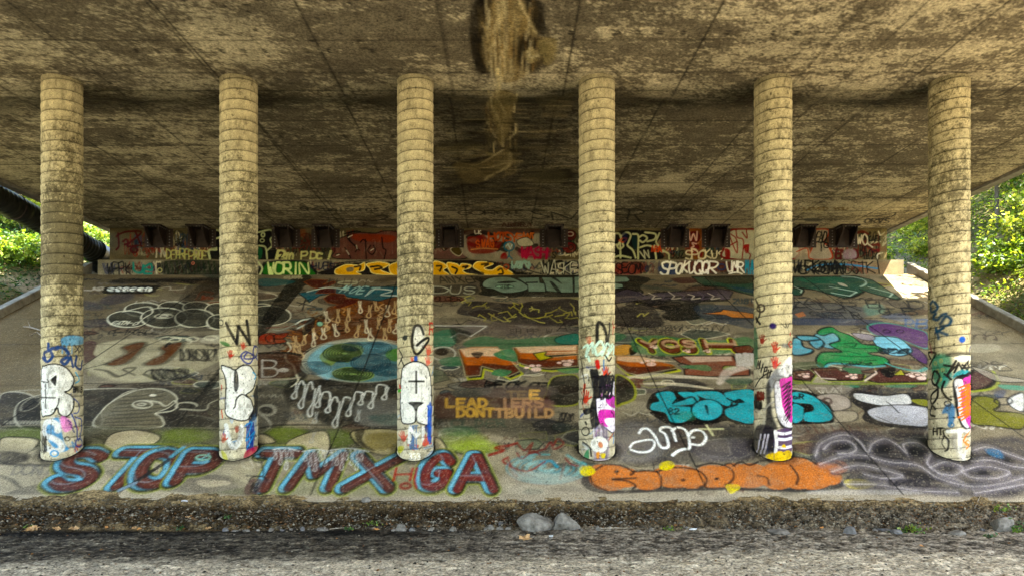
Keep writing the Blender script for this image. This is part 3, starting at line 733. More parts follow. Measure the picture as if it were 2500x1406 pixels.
# --- yellow-outlined dark forms + LEADERS DON'T BUILD
sl.part('graffiti_blot', 'dark rounded forms with greenish yellow outlines behind the fourth column')
sl.fl('1345,925 1370,915 1412,920 1412,984 1330,986 1335,955', '2a2720', a=.92, soft=3, ol='8f8f3c', olw=4)
sl.fl('1502,918 1530,922 1550,945 1548,972 1520,984 1502,986', '2a2720', a=.92, soft=3, ol='93933c', olw=6)
sl.end()
sl.part('graffiti_lettering', 'yellowish block text LEADERS DONT BUILD on a brown ground')
sl.fl('1062,970 1100,955 1160,950 1330,945 1340,975 1350,1000 1330,1015 1200,1022 1090,1022 1062,1015', '4b2b20', a=.85, soft=8)
sl.fl('1100,955 1160,945 1200,950 1180,965 1120,968', '4a5048', a=.7, soft=6); sl.fl('1180,945 1340,940 1345,965 1200,970', '6a5f58', a=.6, soft=8); sl.fl('1240,985 1340,975 1345,1000 1250,1005', '87655c', a=.6, soft=8)
LY = 'b08a4a'; sl.wob = 0
sl.text('LEAD', 1089, 973, 1188, 992, 6, LY, gap=.35); sl.text('IERS', 1222, 973, 1326, 992, 6, 'a98264', gap=.3, a=.85)
sl.text('DONT', 1116, 997, 1205, 1016, 6, LY, gap=.3); sl.text('TBUILD', 1210, 998, 1350, 1017, 6, 'a9835c', gap=.3)
sl.text('E', 1294, 953, 1316, 972, 6, 'bb9458'); sl.text('TE', 1238, 955, 1285, 971, 5, '8a7458', a=.6)
sl.end(); sl.wob = .03
sl.text('OLDER', 1105, 1024, 1235, 1040, 5, '55614f', a=.8)
sl.fl('1062,1020 1240,1022 1412,1030 1412,1080 1300,1075 1200,1060 1062,1045', '2f2d24', a=.6, soft=12)
sl.el(1120, 1052, 50, 12, '476a4a', a=.6, soft=10); sl.scrib(1365, 1008, 1400, 1028, 2, K, 2)

# --- teal swirl and red squiggles
for k in range(6): sl.ring(1335, 1142, 18+k*16, 6+k*6.2, 5 if k % 2 else 8, '3f8088' if k % 2 else '6aa0a0', random.uniform(-40, 40), random.uniform(200, 340), a=.6, soft=.9)
sl.st('1322,1128 1345,1124 1360,1138', 7, '2b7f92', a=.8); sl.st('1270,1118 1300,1108 1340,1108', 5, '5a9a98', a=.7); sl.st('1385,1110 1410,1125 1428,1132', 6, '5a9a98', a=.7)
for p in ('1240,1088 1262,1082 1280,1098 1300,1080 1292,1105 1325,1096', '1330,1095 1345,1078 1352,1095 1376,1082 1362,1070 1350,1088', '1240,1120 1252,1140 1290,1148 1330,1125', '1380,1118 1395,1132 1412,1136', '1262,1105 1275,1118 1300,1100 1318,1108'):
    sl.st(p, 4, '7e2420', a=.8)
sl.st('1368,1168 1378,1130', 5, '6d5a54', a=.6); sl.st('1250,1150 1262,1175', 5, '6d5a54', a=.6)
sl.fl('1245,1150 1420,1165 1440,1200 1245,1203', '9c9282', a=.5, soft=10)

# --- grey field and the white script
sl.fl('1502,1035 1580,1020 1840,1045 1845,1115 1700,1130 1502,1125', '3f3b3c', a=.65, soft=14)
sl.fl('1502,1040 1560,1030 1620,1060 1600,1120 1502,1120', '827c7a', a=.45, soft=14)
sl.fl('1700,1080 1840,1070 1840,1110 1720,1125', '6a6266', a=.5, soft=12)
sl.part('graffiti_lettering', 'white spray script with a small cross below the teal letters')
W = 'f0ede6'
sl.st('1538,1090 1550,1078 1590,1072 1598,1085 1585,1100 1560,1102 1540,1096', 3.5, W); sl.st('1560,1056 1568,1046 1582,1046 1598,1062 1612,1088 1625,1092 1632,1085 1625,1060 1612,1050 1618,1042 1640,1045 1650,1074', 4.5, W)
sl.st('1640,1050 1655,1042 1675,1050 1684,1080 1682,1094 1670,1095 1655,1100 1642,1110', 4.5, W); sl.st('1684,1082 1712,1084 1724,1066 1712,1050 1692,1050 1680,1062', 4.5, W)
sl.el(1692, 1066, 5, 2.5, W); sl.st('1708,1046 1765,1046', 3.5, 'c9c59a', sm=False); sl.st('1722,1032 1740,1060', 4.5, 'c9c59a', sm=False)
sl.end()

# --- teal throw-up
sl.part('graffiti_lettering', 'teal bubble letters with thick black outline behind the fifth column')
sl.fl('1578,992 1585,970 1600,957 1645,952 1850,948 1935,950 1985,958 2025,985 2040,1012 2036,1030 1990,1034 1850,1036 1800,1034 1775,1026 1740,1034 1690,1036 1640,1036 1620,1014 1590,1002', '14110f', soft=2)
for p in ('1602,960 1640,956 1656,976 1682,973 1690,985 1662,988 1640,990 1690,994 1690,1014 1668,1029 1638,1028 1624,1006 1590,998 1592,984 1610,978',
          '1656,957 1690,957 1706,970 1702,984 1684,984 1668,968', '1694,957 1750,955 1772,968 1784,978 1778,990 1748,980 1722,972',
          '1775,956 1842,954 1842,1028 1800,1026 1774,1014 1772,998 1790,985 1772,968',
          '1936,956 1975,962 2005,978 2028,1002 2031,1022 2008,1029 1966,1026 1964,1008 1986,1002 1980,986 1936,980', '1936,986 1958,992 1962,1000 1958,1024 1936,1029'):
    sl.fl(p, '3e98a0', soft=1.2, wear=.2)
sl.el(1727, 1000, 39, 26, '45a4ae', wear=.2, ol='14110f', olw=4)
sl.end()
for p in ('1664,975 1690,968 1702,980', '1776,972 1800,985 1770,995'): sl.st(p, 4, '14110f')
sl.fl('1720,988 1728,990 1730,1012 1724,1002', '14110f', soft=1); sl.fl('1788,982 1805,972 1818,982', '14110f', soft=1); sl.fl('1640,984 1658,966 1672,974 1650,982', '14110f', soft=1)
sl.fl('1650,1005 1700,1005 1690,1025 1650,1020', '2f7a5a', a=.5, soft=6); sl.text('82', 1632, 996, 1658, 1010, 3, '14110f'); sl.text('oR', 1936, 962, 1962, 972, 3, '14110f')
sl.fl('1585,1005 1612,1005 1632,1034 1612,1024', '1a1614', soft=2)

# --- orange throw-up and yellow splats
sl.part('graffiti_lettering', 'orange bubble letters with dark shadow along the toe')
sl.fl('1418,1168 1440,1160 1450,1185 1520,1196 1600,1188 1700,1186 1780,1188 1850,1190 1960,1190 2050,1176 2075,1160 2060,1186 2010,1198 1900,1200 1780,1196 1600,1200 1480,1204 1430,1190', '35302f', a=.9, soft=3)
for cx, cy, rx, ry in ((1490, 1165, 52, 32), (1470, 1150, 35, 18), (1530, 1165, 30, 24), (1580, 1171, 42, 24), (1650, 1162, 62, 28), (1690, 1170, 34, 22), (1740, 1162, 50, 28), (1790, 1155, 36, 26), (1830, 1160, 52, 30), (1780, 1176, 40, 14),
                       (1900, 1160, 46, 34), (1940, 1140, 44, 26), (1985, 1160, 56, 34), (2030, 1140, 42, 20), (1950, 1165, 40, 28), (2030, 1165, 26, 18)):
    sl.el(cx, cy, rx, ry, 'a9673f', soft=1.5, wear=.3)
sl.end()
for p in ('1455,1145 1480,1133 1520,1136 1546,1152 1540,1158', '1496,1168 1520,1167 1552,1166', '1496,1170 1530,1173 1552,1184 1545,1192', '1545,1150 1580,1148 1604,1150', '1604,1150 1614,1165 1614,1190', '1604,1150 1640,1140 1700,1146 1724,1166 1722,1182 1708,1188',
          '1700,1138 1740,1130 1780,1140 1792,1160 1782,1178 1770,1184', '1762,1134 1782,1130 1792,1136', '1792,1134 1810,1126 1830,1134 1860,1124 1900,1120', '1850,1160 1872,1165 1878,1182', '1925,1112 1970,1118 1992,1132 1992,1126 2030,1124 2064,1140',
          '1930,1135 1948,1160 1945,1180', '1992,1130 1992,1126', '1440,1160 1450,1182 1480,1196', '2072,1150 2050,1156 2032,1155'):
    sl.st(p, 4, '2b2220', a=.9)
for x, y in ((1505, 1150), (1668, 1171), (1750, 1168)): sl.el(x, y, 6, 3.5, '2b2220')
for p in ('1416,1140 1440,1136 1454,1150 1440,1160 1420,1158', '1612,1130 1634,1124 1648,1134 1634,1146 1612,1144', '1772,1184 1800,1182 1806,1192 1784,1204', '2062,1172 2100,1168 2130,1178 2140,1184 2100,1194 2070,1188'):
    sl.fl(p, 'b8a63e', soft=2.5, wear=.45)

# --- right bay: green, purple, pale blue figures
sl.part('graffiti_lettering', 'dark green letters with white highlights under the abutment on the right')
sl.fl('1690,676 1840,674 1840,722 1800,712 1762,700 1720,698 1700,688', '24503c', a=.95, soft=2, sm=False, ol='171b16', olw=4)
sl.fl('1935,676 2090,674 2130,684 2200,728 2190,732 2130,716 2100,706 2110,712 2085,724 2060,728 1990,708 1935,700', '275446', a=.95, soft=2, sm=False, ol='171b16', olw=4)
sl.fl('1935,704 1962,706 1955,720 1935,718', '275446', soft=2, ol='171b16', olw=3)
sl.end()
sl.fl('1950,682 2040,676 2060,690 1985,692', '2f6a52', a=.8, soft=3); sl.fl('2045,690 2060,692 2070,700 2052,696', 'a39c8c', soft=1); sl.ring(2055, 690, 60, 15, 2.4, '93a398', 270, 400); sl.st('2025,700 2092,712 2075,722 2030,714', 1.8, 'a5b4a8', sm=False)
sl.st('2120,700 2180,716 2172,724', 1.8, 'a5b4a8', sm=False); sl.st('1940,700 1958,708 1955,714', 1.8, 'a5b4a8', sm=False)
sl.fl('1640,680 1690,678 1700,690 1660,692', '4d1c17', a=.85, soft=4); sl.fl('1720,678 1840,676 1840,690 1780,694', '4a261c', a=.55, soft=5); sl.fl('1545,690 1560,690 1700,700 1690,712', '5f4a38', a=.3, soft=4)
sl.fl('1780,700 1840,706 1840,716', '223f66', a=.6, soft=4)
sl.fl('1935,738 1990,736 2110,750 2130,770 2000,790 1935,786', '46505c', a=.6, soft=6); sl.fl('2110,745 2150,742 2160,760 2120,770', '6d9080', a=.6, soft=6); sl.fl('2150,770 2210,765 2230,785 2180,780', '53668a', a=.45, soft=6)
for t, x0, y0, x1, y1 in (('AUDR', 1940, 738, 2100, 756), ('BLUD', 2120, 734, 2255, 752), ('GUB', 2150, 752, 2240, 768), ('SETB', 1990, 762, 2110, 778), ('AZN', 1940, 728, 2010, 742)):
    sl.text(t, x0, y0, x1, y1, 2.4, '22232a', sk=-14, a=.85, gap=.15)
sl.fl('1940,766 1960,760 1968,770 1950,774', 'b0704a', a=.9, soft=1, sm=False); sl.fl('1935,778 2030,776 2150,782 2120,792 1940,792', '414a62', a=.75, soft=4)
sl.text('RB', 2210, 780, 2262, 800, 3, '44608a', a=.7)
sl.part('graffiti_figure', 'purple sprayed shape with pale green outline beside the sixth column')
sl.fl('2118,800 2130,790 2170,788 2230,800 2265,815 2265,850 2210,832 2185,822 2140,818', '63406f', soft=2, ol='4f8a7a', olw=4, wear=.25)
sl.fl('2215,846 2240,850 2262,870 2262,888 2230,870', '5a3a66', soft=2, ol='2f2a30', olw=3)
sl.end()
for x in (2165, 2198): sl.ring(x, 808, 9, 4, 1.6, '2b2030')
sl.part('graffiti_figure', 'light blue sprayed shape behind the green one')
sl.fl('2132,822 2190,824 2222,846 2226,858 2200,868 2165,862 2150,850 2138,840', '7fb3c4', soft=2, wear=.2, ol='1c2a2e', olw=3)
sl.fl('1990,815 2040,812 2050,830 2035,850 2000,840', '6aa2b0', a=.9, soft=2, ol='1c2a2e', olw=3)
sl.end()
sl.part('graffiti_figure', 'bright green sprayed shape with teal outline right of the fifth column')
sl.fl('1995,812 2005,802 2030,798 2048,808 2080,820 2105,838 2135,842 2155,850 2148,858 2120,862 2160,872 2168,886 2120,892 2030,884 2012,896 1996,890 1994,872 2010,858 2055,858 2025,840 2050,830 2035,812 2010,818', '2f8a50', soft=2, ol='1b2a24', olw=4, wear=.25)
sl.end()
sl.st('2165,886 2190,896 2240,905 2262,898', 5, '4a9a92', a=.8); sl.st('1996,890 2010,898 2035,886 2120,894 2160,892', 4, '57a8a8', a=.8)
for p in ('2060,838 2090,836 2085,845 2065,842', '2030,866 2100,870 2140,868', '2050,880 2090,882 2140,878', '2060,846 2100,850 2140,848', '2010,860 2060,856 2100,864'): sl.st(p, 1.8, '143a22', a=.8)
sl.scrib(2140, 850, 2225, 862, 3, '17222a', 2); sl.scrib(2055, 884, 2130, 890, 1.5, K, 2)
sl.st('2100,800 2140,812 2180,822', 3, '6f6a74', a=.6); sl.fl('2080,812 2130,818 2132,830 2100,826', '9a8f9a', a=.8, soft=2, ol='2b262c', olw=2)
sl.part('graffiti_lettering', 'pale blue bubble shapes right of the fifth column')
for p in ('1935,826 1955,828 1962,845 1985,852 1975,862 1935,864', '1975,830 2000,826 2012,838 1998,850 1985,845', '1945,818 1990,820 2000,828 1960,830'):
    sl.fl(p, '5a9aac', soft=2, wear=.25, ol='17191b', olw=5)
sl.end()
# brown lower row with paw prints
sl.fl('1935,885 2000,882 2010,900 1960,900 1935,898', '505a40', a=.7, soft=4)
sl.part('graffiti_lettering', 'brown letters with paw prints and white edges between the last two columns')
for p in ('1935,905 1975,902 1990,912 1978,928 1935,925', '1980,898 2040,896 2055,905 2110,912 2105,926 2020,926 2000,918', '2110,925 2150,900 2180,910 2240,908 2262,920 2262,930 2150,934'):
    sl.fl(np.array(parse(p))+np.array([3, 4]), '1c1815', soft=2, sm=False, ol='8f9440', olw=3); sl.fl(p, '5e3630', soft=1.5, sm=False, ol='241714', olw=3)
sl.fl('2055,896 2100,898 2105,912 2075,910', '49704e', soft=2, sm=False); sl.fl('2180,915 2200,900 2210,915', '9a9440', soft=1, sm=False, ol='241714', olw=2); sl.fl('2150,902 2185,896 2180,920 2160,918', '16130f', soft=1.5)
sl.end()
for x, y, r in ((1968, 918, 9), (2085, 920, 9), (2250, 922, 12), (2225, 916, 6)): paws(x, y, r)
sl.st('1990,905 2005,922 2040,924', 2, 'cbb8ac', sm=False); sl.st('2112,928 2140,910 2138,905', 2.4, 'cbb8ac', sm=False); sl.st('2225,908 2245,908 2258,918', 2, 'cbb8ac', sm=False)
sl.st('1940,934 2040,936 2260,936', 4, '7d8a3e', a=.8); sl.el(2080, 942, 20, 4, '3f7a5c', a=.8, soft=3); sl.el(2200, 942, 40, 4, '3f7a5c', a=.7, soft=4)
sl.fl('1940,938 2070,940 2080,960 2060,965 1990,950', '847a70', a=.7, soft=4); sl.st('2035,940 2060,962 2090,945', 2.5, '3b3530', a=.7)
sl.text('ANOEAR', 2100, 948, 2260, 966, 5, '4a4644', rot=.06, a=.75)
# grey and cream bubbles
sl.part('graffiti_lettering', 'pale grey bubble letters with dark shadow left of the sixth column')
sl.fl('2072,965 2085,952 2120,955 2160,960 2230,958 2265,965 2265,1044 2200,1044 2130,1034 2105,1020 2110,1002 2085,985', '2d2829', soft=2)
sl.fl('2084,962 2096,959 2160,966 2210,962 2224,975 2220,985 2180,986 2150,988 2110,980 2090,972', 'b8b5b2', soft=1.5, wear=.3)
sl.fl('2120,1002 2150,992 2200,988 2250,992 2265,1000 2265,1036 2220,1037 2160,1030 2130,1018', 'a6a3a6', soft=1.5, wear=.3)
sl.end()
sl.st('2165,980 2176,988 2194,1006', 2.5, '1d1b1b'); sl.st('2140,1016 2180,1032', 2, '3d3a3c')
sl.part('graffiti_lettering', 'cream bubble letters between the teal and the grey ones')
sl.fl('1992,970 2005,962 2040,960 2070,970 2078,990 2060,1000 2035,1002 2020,980', '9e9186', soft=1.5, wear=.3, ol='3b3432', olw=2.5)
sl.fl('2035,1004 2060,1002 2088,1004 2095,1018 2080,1028 2040,1030 2036,1015', '968a78', soft=1.5, wear=.3, ol='3b3432', olw=2.5)
sl.end()
sl.ring(2020, 978, 10, 7, 4, '55403c')
sl.fl('2225,975 2262,975 2265,990 2240,985', '7b7a34', soft=2)
sl.fl('1950,1040 2150,1045 2262,1048 2262,1070 2100,1066 1950,1075', '5f5148', a=.5, soft=8)
for k in range(10): sl.st([(1940+k*22, 1034+k), (1952+k*22, 1052+k*1.4)], 4, '5c3a2c', a=.5)
# right of column six
sl.part('graffiti_lettering', 'olive bubble letters right of the sixth column')
sl.fl('2372,975 2400,966 2435,975 2440,990 2430,1002 2500,1010 2500,1044 2460,1044 2420,1038 2372,1030', '6f6b2c', soft=2, wear=.3, ol='28251a', olw=4)
sl.end()
sl.part('graffiti_lettering', 'white bubble letter at the right edge')
sl.fl('2460,975 2480,962 2500,960 2500,1002 2470,992', 'b9b6b0', soft=2, wear=.3, ol='2b2728', olw=4)
sl.end()
sl.fl('2372,905 2420,910 2430,925 2410,945 2372,950', '553634', a=.95, soft=2, ol='1f1917', olw=7); sl.st('2425,905 2438,930 2420,948 2372,955', 4, '8f9440', a=.85)
sl.fl('2372,895 2400,900 2440,915 2500,925 2500,932 2430,928', '9a8f80', a=.8, soft=2, ol='26221e', olw=3); sl.fl('2440,938 2500,942 2500,952 2450,948', '3f8a72', a=.85, soft=3); sl.ring(2450, 978, 22, 9, 2.5, '2b2728')
sl.st('2395,878 2420,888 2450,890 2470,902 2440,904', 2.4, '3a342f', a=.8); sl.fl('2430,955 2455,952 2450,968 2430,968', '3a4664', a=.6, soft=4); sl.text('2S', 2395, 882, 2440, 898, 2, '3a342f', a=.7)
# smoky swirls
sl.part('graffiti_smoke', 'black and grey smoky swirls sprayed across the lower right')
sl.fl('1990,1062 2100,1050 2250,1062 2300,1085 2500,1070 2500,1206 2290,1206 2100,1200 2060,1140 1980,1120', '3f3a3d', a=.8, soft=12)
sl.end()
random.seed(4)
for cx, cy, rx, ry in ((2050, 1088, 34, 12), (2148, 1094, 30, 12), (2228, 1100, 30, 13), (2100, 1120, 40, 10), (2185, 1125, 50, 10), (2300, 1146, 34, 12), (2385, 1152, 34, 12), (2440, 1118, 36, 12), (2250, 1160, 60, 9), (2420, 1190, 60, 9), (2160, 1160, 40, 8), (2320, 1100, 40, 16)):
    sl.el(cx, cy, rx, ry, '1d1b1e', a=.8, soft=9, rot=.2)
flow = ['1990,1112 2008,1078 2060,1060 2098,1076 2118,1102 2130,1082 2160,1070 2192,1086 2214,1106 2206,1084 2240,1080 2272,1104 2264,1130 2300,1158 2350,1174', '2000,1132 2060,1112 2110,1110 2170,1126 2240,1134 2290,1165 2370,1186 2440,1180 2500,1164',
        '2030,1150 2090,1134 2150,1144 2205,1160 2160,1166 2110,1156', '2270,1140 2310,1126 2350,1140 2330,1158 2290,1154', '2345,1150 2400,1136 2465,1150 2430,1166 2375,1164 2350,1152', '2372,1100 2410,1090 2460,1106 2500,1120', '2372,1125 2420,1122 2470,1136 2500,1140', '2060,1180 2150,1182 2240,1196 2340,1200', '2380,1202 2440,1192 2500,1180', '2010,1096 2030,1078 2066,1074 2090,1090 2080,1104 2046,1106']
for q in flow:
    for d, c_, w_, a_ in ((9, '2a272a', 12, .38), (-6, '4a4548', 10, .35), (12, '8a8286', 7, .3), (0, 'b5aca8', 1.8, .7), (5, '8a8286', 1.5, .5), (-10, '9d9494', 4, .3)):
        sl.st(q, w_, c_, a=a_, soft=1.6, off=(d*.3, d*.5))
sl.fl('2405,1095 2440,1098 2450,1118 2420,1112', '35617f', a=.8, soft=5); sl.scrib(2170, 1170, 2275, 1186, 2.2, '26242a', 2, a=.8)
sl.fl('2000,1195 2200,1196 2240,1206 1990,1206', 'a39c94', a=.5, soft=5)

# --- construction joints
def joint(p0, p1, w=1.6, a=.95): sl.st([p0, p1], w, '0b0a08', sm=False, a=a, wear=.1, soft=.3)
J = [((462, 720), (205, 890)), ((205, 890), (0, 1042)), ((972, 678), (888, 902)), ((888, 902), (758, 1206)), ((1500, 735), (1725, 1192)), ((1720, 676), (1845, 800)), ((1845, 800), (2205, 1206)), ((1960, 676), (2264, 896)), ((2264, 896), (2500, 1066))]
for j in J: joint(*j, w=2.2)
for y in (776, 838, 938, 1041):
    sl.st([(0, y+2), (2500, y)], 1.3, '1d1a16', sm=False, a=.55, wear=.5)
for xc in COLX:                                            # dark open gap and dirt round each column foot, with painted contact shade
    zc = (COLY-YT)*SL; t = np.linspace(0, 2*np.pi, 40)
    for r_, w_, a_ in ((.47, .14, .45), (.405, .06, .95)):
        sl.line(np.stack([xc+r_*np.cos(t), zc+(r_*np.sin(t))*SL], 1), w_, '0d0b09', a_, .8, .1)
    sl.line(np.array([(xc-.5, zc-.25), (xc-1.1, zc-.15), (xc-1.5, zc)]), .5, '17130f', .35, 1.3, .4)  # painted shadow on the left of the foot
# soil and dust speckle kept thin over the paint
sp = (sl.fn > .93)[..., None]*.35; sl.C = sl.C*(1-sp)+lin('8d8472')*sp
sl.C = grade(sl.C, 1.3, 1.2); sl.C *= 1.12*lin((1.0, .96, .88))
Pz = np.stack([UU, YT+VV/SL, VV*S/SL], -1)
Pz[..., 2] += (vnoise(sh, (1.2/.036, 1.2/.026), 8, 3)-.5)*.02
for (x0, y0), (x1, y1) in J[:4]: pass
M_slope = painted('painted_concrete_slope', speck=(.5, 1.45), fine=44, coarse=1.6, cs=(.82, 1.12), bmp=.6)
slope = empty('concrete_slope', (0, YT, 0), 'wide concrete paved slope covered in graffiti below the abutment', 'slope')
slope.location = (0, 0, 0)
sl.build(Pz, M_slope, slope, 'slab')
M_conc = plain('bare_concrete', [(.3, (.11, .095, .07)), (.7, (.30, .27, .21))], 3, .9, .6, .02)
mb = MB(); mb.box(-16.3, 15.7, YT-.12, YT-.1, -.6, -.08); mb.build('toe_edge', M_conc, slope)

# ================================================================== columns
PITCH = .216
def make_column(i):
    X0 = COLX[i]; az = math.atan2(X0, COLY)              # angle 0 of the shaft grid faces away from the camera
    def topx(x, y):
        ux = (x-CX)/F; uy = (CY-y)/F
        a = ux*ux+1; b = -2*(ux*X0+COLY); c = X0*X0+COLY*COLY-COLR*COLR
        d = b*b-4*a*c
        if d < 0:
            t = -b/(2*a)
        else: t = (-b-math.sqrt(d))/(2*a)
        px, py, pz = ux*t, t, E+uy*t
        th = math.atan2(px-X0, -(py-COLY)) + az          # 0 = towards the camera, positive to the right
        th = (th+math.pi) % (2*math.pi)-math.pi
        return th*COLR, pz
    k = COLY/F
    s = Surf('c', -math.pi*COLR, math.pi*COLR, .25, 8.95, .0145, .0155, topx, lambda x, y: k, 40+i)
    sh = s.C.shape[:2]
    a1 = vnoise(sh, (.9/.0155, .45/.0145), 60+i, 6, .7)
    a2 = vnoise(sh, (.08/.0155, .08/.0145), 70+i, 4, .7)
    U, V = np.meshgrid(s.u, s.v)
    s.C[:] = lin('b3a888')
    warm = vnoise(sh, (.5/.0155, .3/.0145), 80+i, 4)[..., None]
    s.C *= .85+.35*warm
    # dark algae grown in patches over the upper shaft, thickest where the photograph shows it
    moss = [(5.3, 1.9, 1.35), (5.0, 1.4, .85), (4.6, 1.6, .75), (3.6, 1.6, .45), (6.3, 1.5, .3), (6.2, 2.4, .75)][i]
    side = [0.05, .25, -.05, -.35, -.25, -.35][i]
    dens = np.exp(-((V-moss[0])/moss[1])**2)*moss[2]*(.75+.5*np.exp(-((U-side)/.3)**2)) 
    a3 = vnoise(sh, (.035/.0155, .035/.0145), 75+i, 3, .9)
    mk = sstep(.08, .55, dens*.45+.6*(a2-.5)+.7*(a3-.5)+.9*(a1-.5)-.02)[..., None]
    s.C = s.C*(1-mk*.72)+lin('38321d')*mk*.72
    st_ = vnoise(sh, (1.6/.0155, .05/.0145), 90+i, 3)[..., None]; s.C *= .86+.28*st_
    s.C *= (1-.35*sstep(.3, 0, 8.75-V))[..., None]  # contact shade painted where the shaft meets the soffit
    # lower shaft was whitewashed again and again by painters
    wl = sstep(2.95, 2.55, V+.5*(a1-.5))[..., None]*.6
    s.C = s.C*(1-wl)+lin('b5ac98')*wl
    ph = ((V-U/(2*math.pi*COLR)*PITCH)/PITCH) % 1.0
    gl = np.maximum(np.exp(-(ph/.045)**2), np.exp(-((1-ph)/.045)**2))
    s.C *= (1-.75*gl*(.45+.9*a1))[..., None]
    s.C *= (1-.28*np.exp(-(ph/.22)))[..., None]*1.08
    return s, topx, U, V, ph, gl, X0, az

def finish_column(c, i, label):
    s, topx, U, V, ph, gl, X0, az = c
    rr = np.random.default_rng(300+i)
    for _ in range(150):                                   # spatter, chips and runs over old paint
        u = rr.uniform(-.6, .6); v = rr.uniform(.7, 3.2) if rr.random() < .7 else rr.uniform(3, 8.6); q = rr.uniform(.008, .028)
        s.line(np.array([(u, v), (u+rr.normal(0, .01), v-rr.uniform(0, .03))]), q, ['17140f', '2a2418', '8d8468', '17140f'][rr.integers(4)], .8, .5, .1)
    for _ in range(22):
        u = rr.uniform(-.6, .6); v = rr.uniform(.9, 3.4); s.line(np.array([(u, v), (u+rr.normal(0, .005), v-rr.uniform(.08, .4))]), rr.uniform(.006, .014), ['3a4a6a', '6a6252', '2b2722', 'a39c8a'][rr.integers(4)], .55, .6, .1)
    gr = vnoise(s.C.shape[:2], (.25/.0155, .12/.0145), 310+i, 5, .75)[..., None]; k = sstep(.52, .75, gr)*.42; s.C = s.C*(1-k)+lin('4c4432')*k
    ft = np.clip(1-(V-.35-.45*(np.cos(U/COLR)<0))/.45, 0, 1)[..., None]*.0
    s.C = grade(s.C, 1.15, 1.12, .35)*np.array([.95, .91, .84])
    r = COLR+.013*ph-.013*gl
    th = U/COLR-az
    P = np.stack([r*np.sin(th), -r*np.cos(th), V-.0], -1)
    P[..., 2] -= .4
    root = empty('bridge_column', (X0, COLY, .4), label, 'column', 'round concrete columns holding up the bridge')
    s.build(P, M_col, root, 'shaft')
    # sleeve gap at the foot
    return root
M_col = painted('painted_concrete_column', speck=(.72, 1.2), fine=48, coarse=5, cs=(.72, 1.18), bmp=.6, pscale=14, rough=.8)
BK, WH, RD, BL, PK = '141212', 'cfcdc6', 'b3261a', '173a86', 'b04890'
def foot(s, i, cx, seed):
    random.seed(seed)
    for _ in range(26):
        x = cx+random.uniform(-40, 40); y = random.uniform(900, 1110)
        s.st([(x, y), (x+random.uniform(-14, 14), y+random.uniform(-12, 12)), (x+random.uniform(-18, 18), y+random.uniform(-20, 20))], random.uniform(1.5, 4),
             random.choice([BL, '2e86b8', BK, RD, '8aa3b8', '5b5a5a', WH]), a=random.uniform(.35, .8))

# ---- column one
c = make_column(0); s = c[0]; s.wear = .15; s.wk = 1.2
foot(s, 0, 152, 1)
s.part('painted_tag', 'blue overlapping scribbled tag'); B2 = '1d3f74'
s.fl('150,826 172,818 200,822 202,838 175,842 152,840', '5a9cc4', a=.9, soft=2); 
for x in (152, 162, 175): s.st([(x, 838), (x, 862)], 1.6, '5a9cc4')
s.st('112,878 108,862 122,856 128,870 116,882 104,872', 6, B2); s.st('118,838 120,852 142,846 128,850', 6, B2); s.st('135,852 150,848 165,858 168,875 158,888 150,880 162,872', 6, B2); s.st('172,870 178,895', 4, B2, sm=False); s.st('186,868 184,892 196,900 200,880', 5, B2)
s.end(); s.text('XX', 184, 845, 202, 858, 2.4, '151d3a')
s.part('painted_letter', 'large white letter R with black outline')
s.fl('102,905 110,892 135,888 160,896 178,918 178,938 168,952 158,956 175,966 180,985 172,1008 158,1016 144,1008 140,995 128,1010 112,1014 102,1006', WH, soft=1, wear=.05, ol=BK, olw=3.4)
s.end()
s.fl('124,926 138,915 136,940 130,936', BK, soft=.8); s.st('112,936 112,996', 2.4, BK, sm=False); s.st('100,969 134,970', 2.6, BK, sm=False); s.st('144,972 142,985 134,1000', 2.4, BK); s.st('102,930 118,932 116,925', 2.2, BK)
s.st('184,908 190,918 192,928 184,934', 3, '4fa3c4'); s.text('BMIB', 179, 944, 200, 956, 3, BK); s.st('198,955 197,968', 2, BK, sm=False)
s.st('180,972 192,985 190,1005 180,1008', 2.4, BL); s.st('184,1018 198,1025 196,1060 190,1075', 3, BL); s.st('175,1010 186,1040 188,1070', 3, BL); s.ring(192, 1080, 8, 10, 3, BL)
s.fl('150,1014 172,1026 176,1044 158,1054 148,1035', 'd07ab4', a=.9, soft=2)
s.fl('124,1024 142,1020 150,1050 158,1082 168,1095 150,1102 128,1088 112,1062 110,1040', '3787b5', soft=2, a=.9)
s.part('painted_letter', 'white letter S on a blue patch near the foot')
s.st('141,1050 137,1034 118,1028 108,1042 112,1062 128,1068 146,1080 150,1094 134,1100 112,1092', 11, WH, wear=.05)
s.end(); s.ring(133, 1106, 9, 7, 3, '3787b5'); s.ring(164, 1070, 6, 5, 2, BK, 0, 320); s.st('102,1075 112,1090', 2, BK); s.scrib(102, 1062, 114, 1105, 1.8, BK, 2, a=.8)
for k in range(4): s.st([(165+k*4, 1025+k*8), (172+k*3, 1030+k*8)], 2.4, '22256a', sm=False)
finish_column(c, 0, 'leftmost bridge column, its shaft the most blackened with algae, white R and S at its foot')

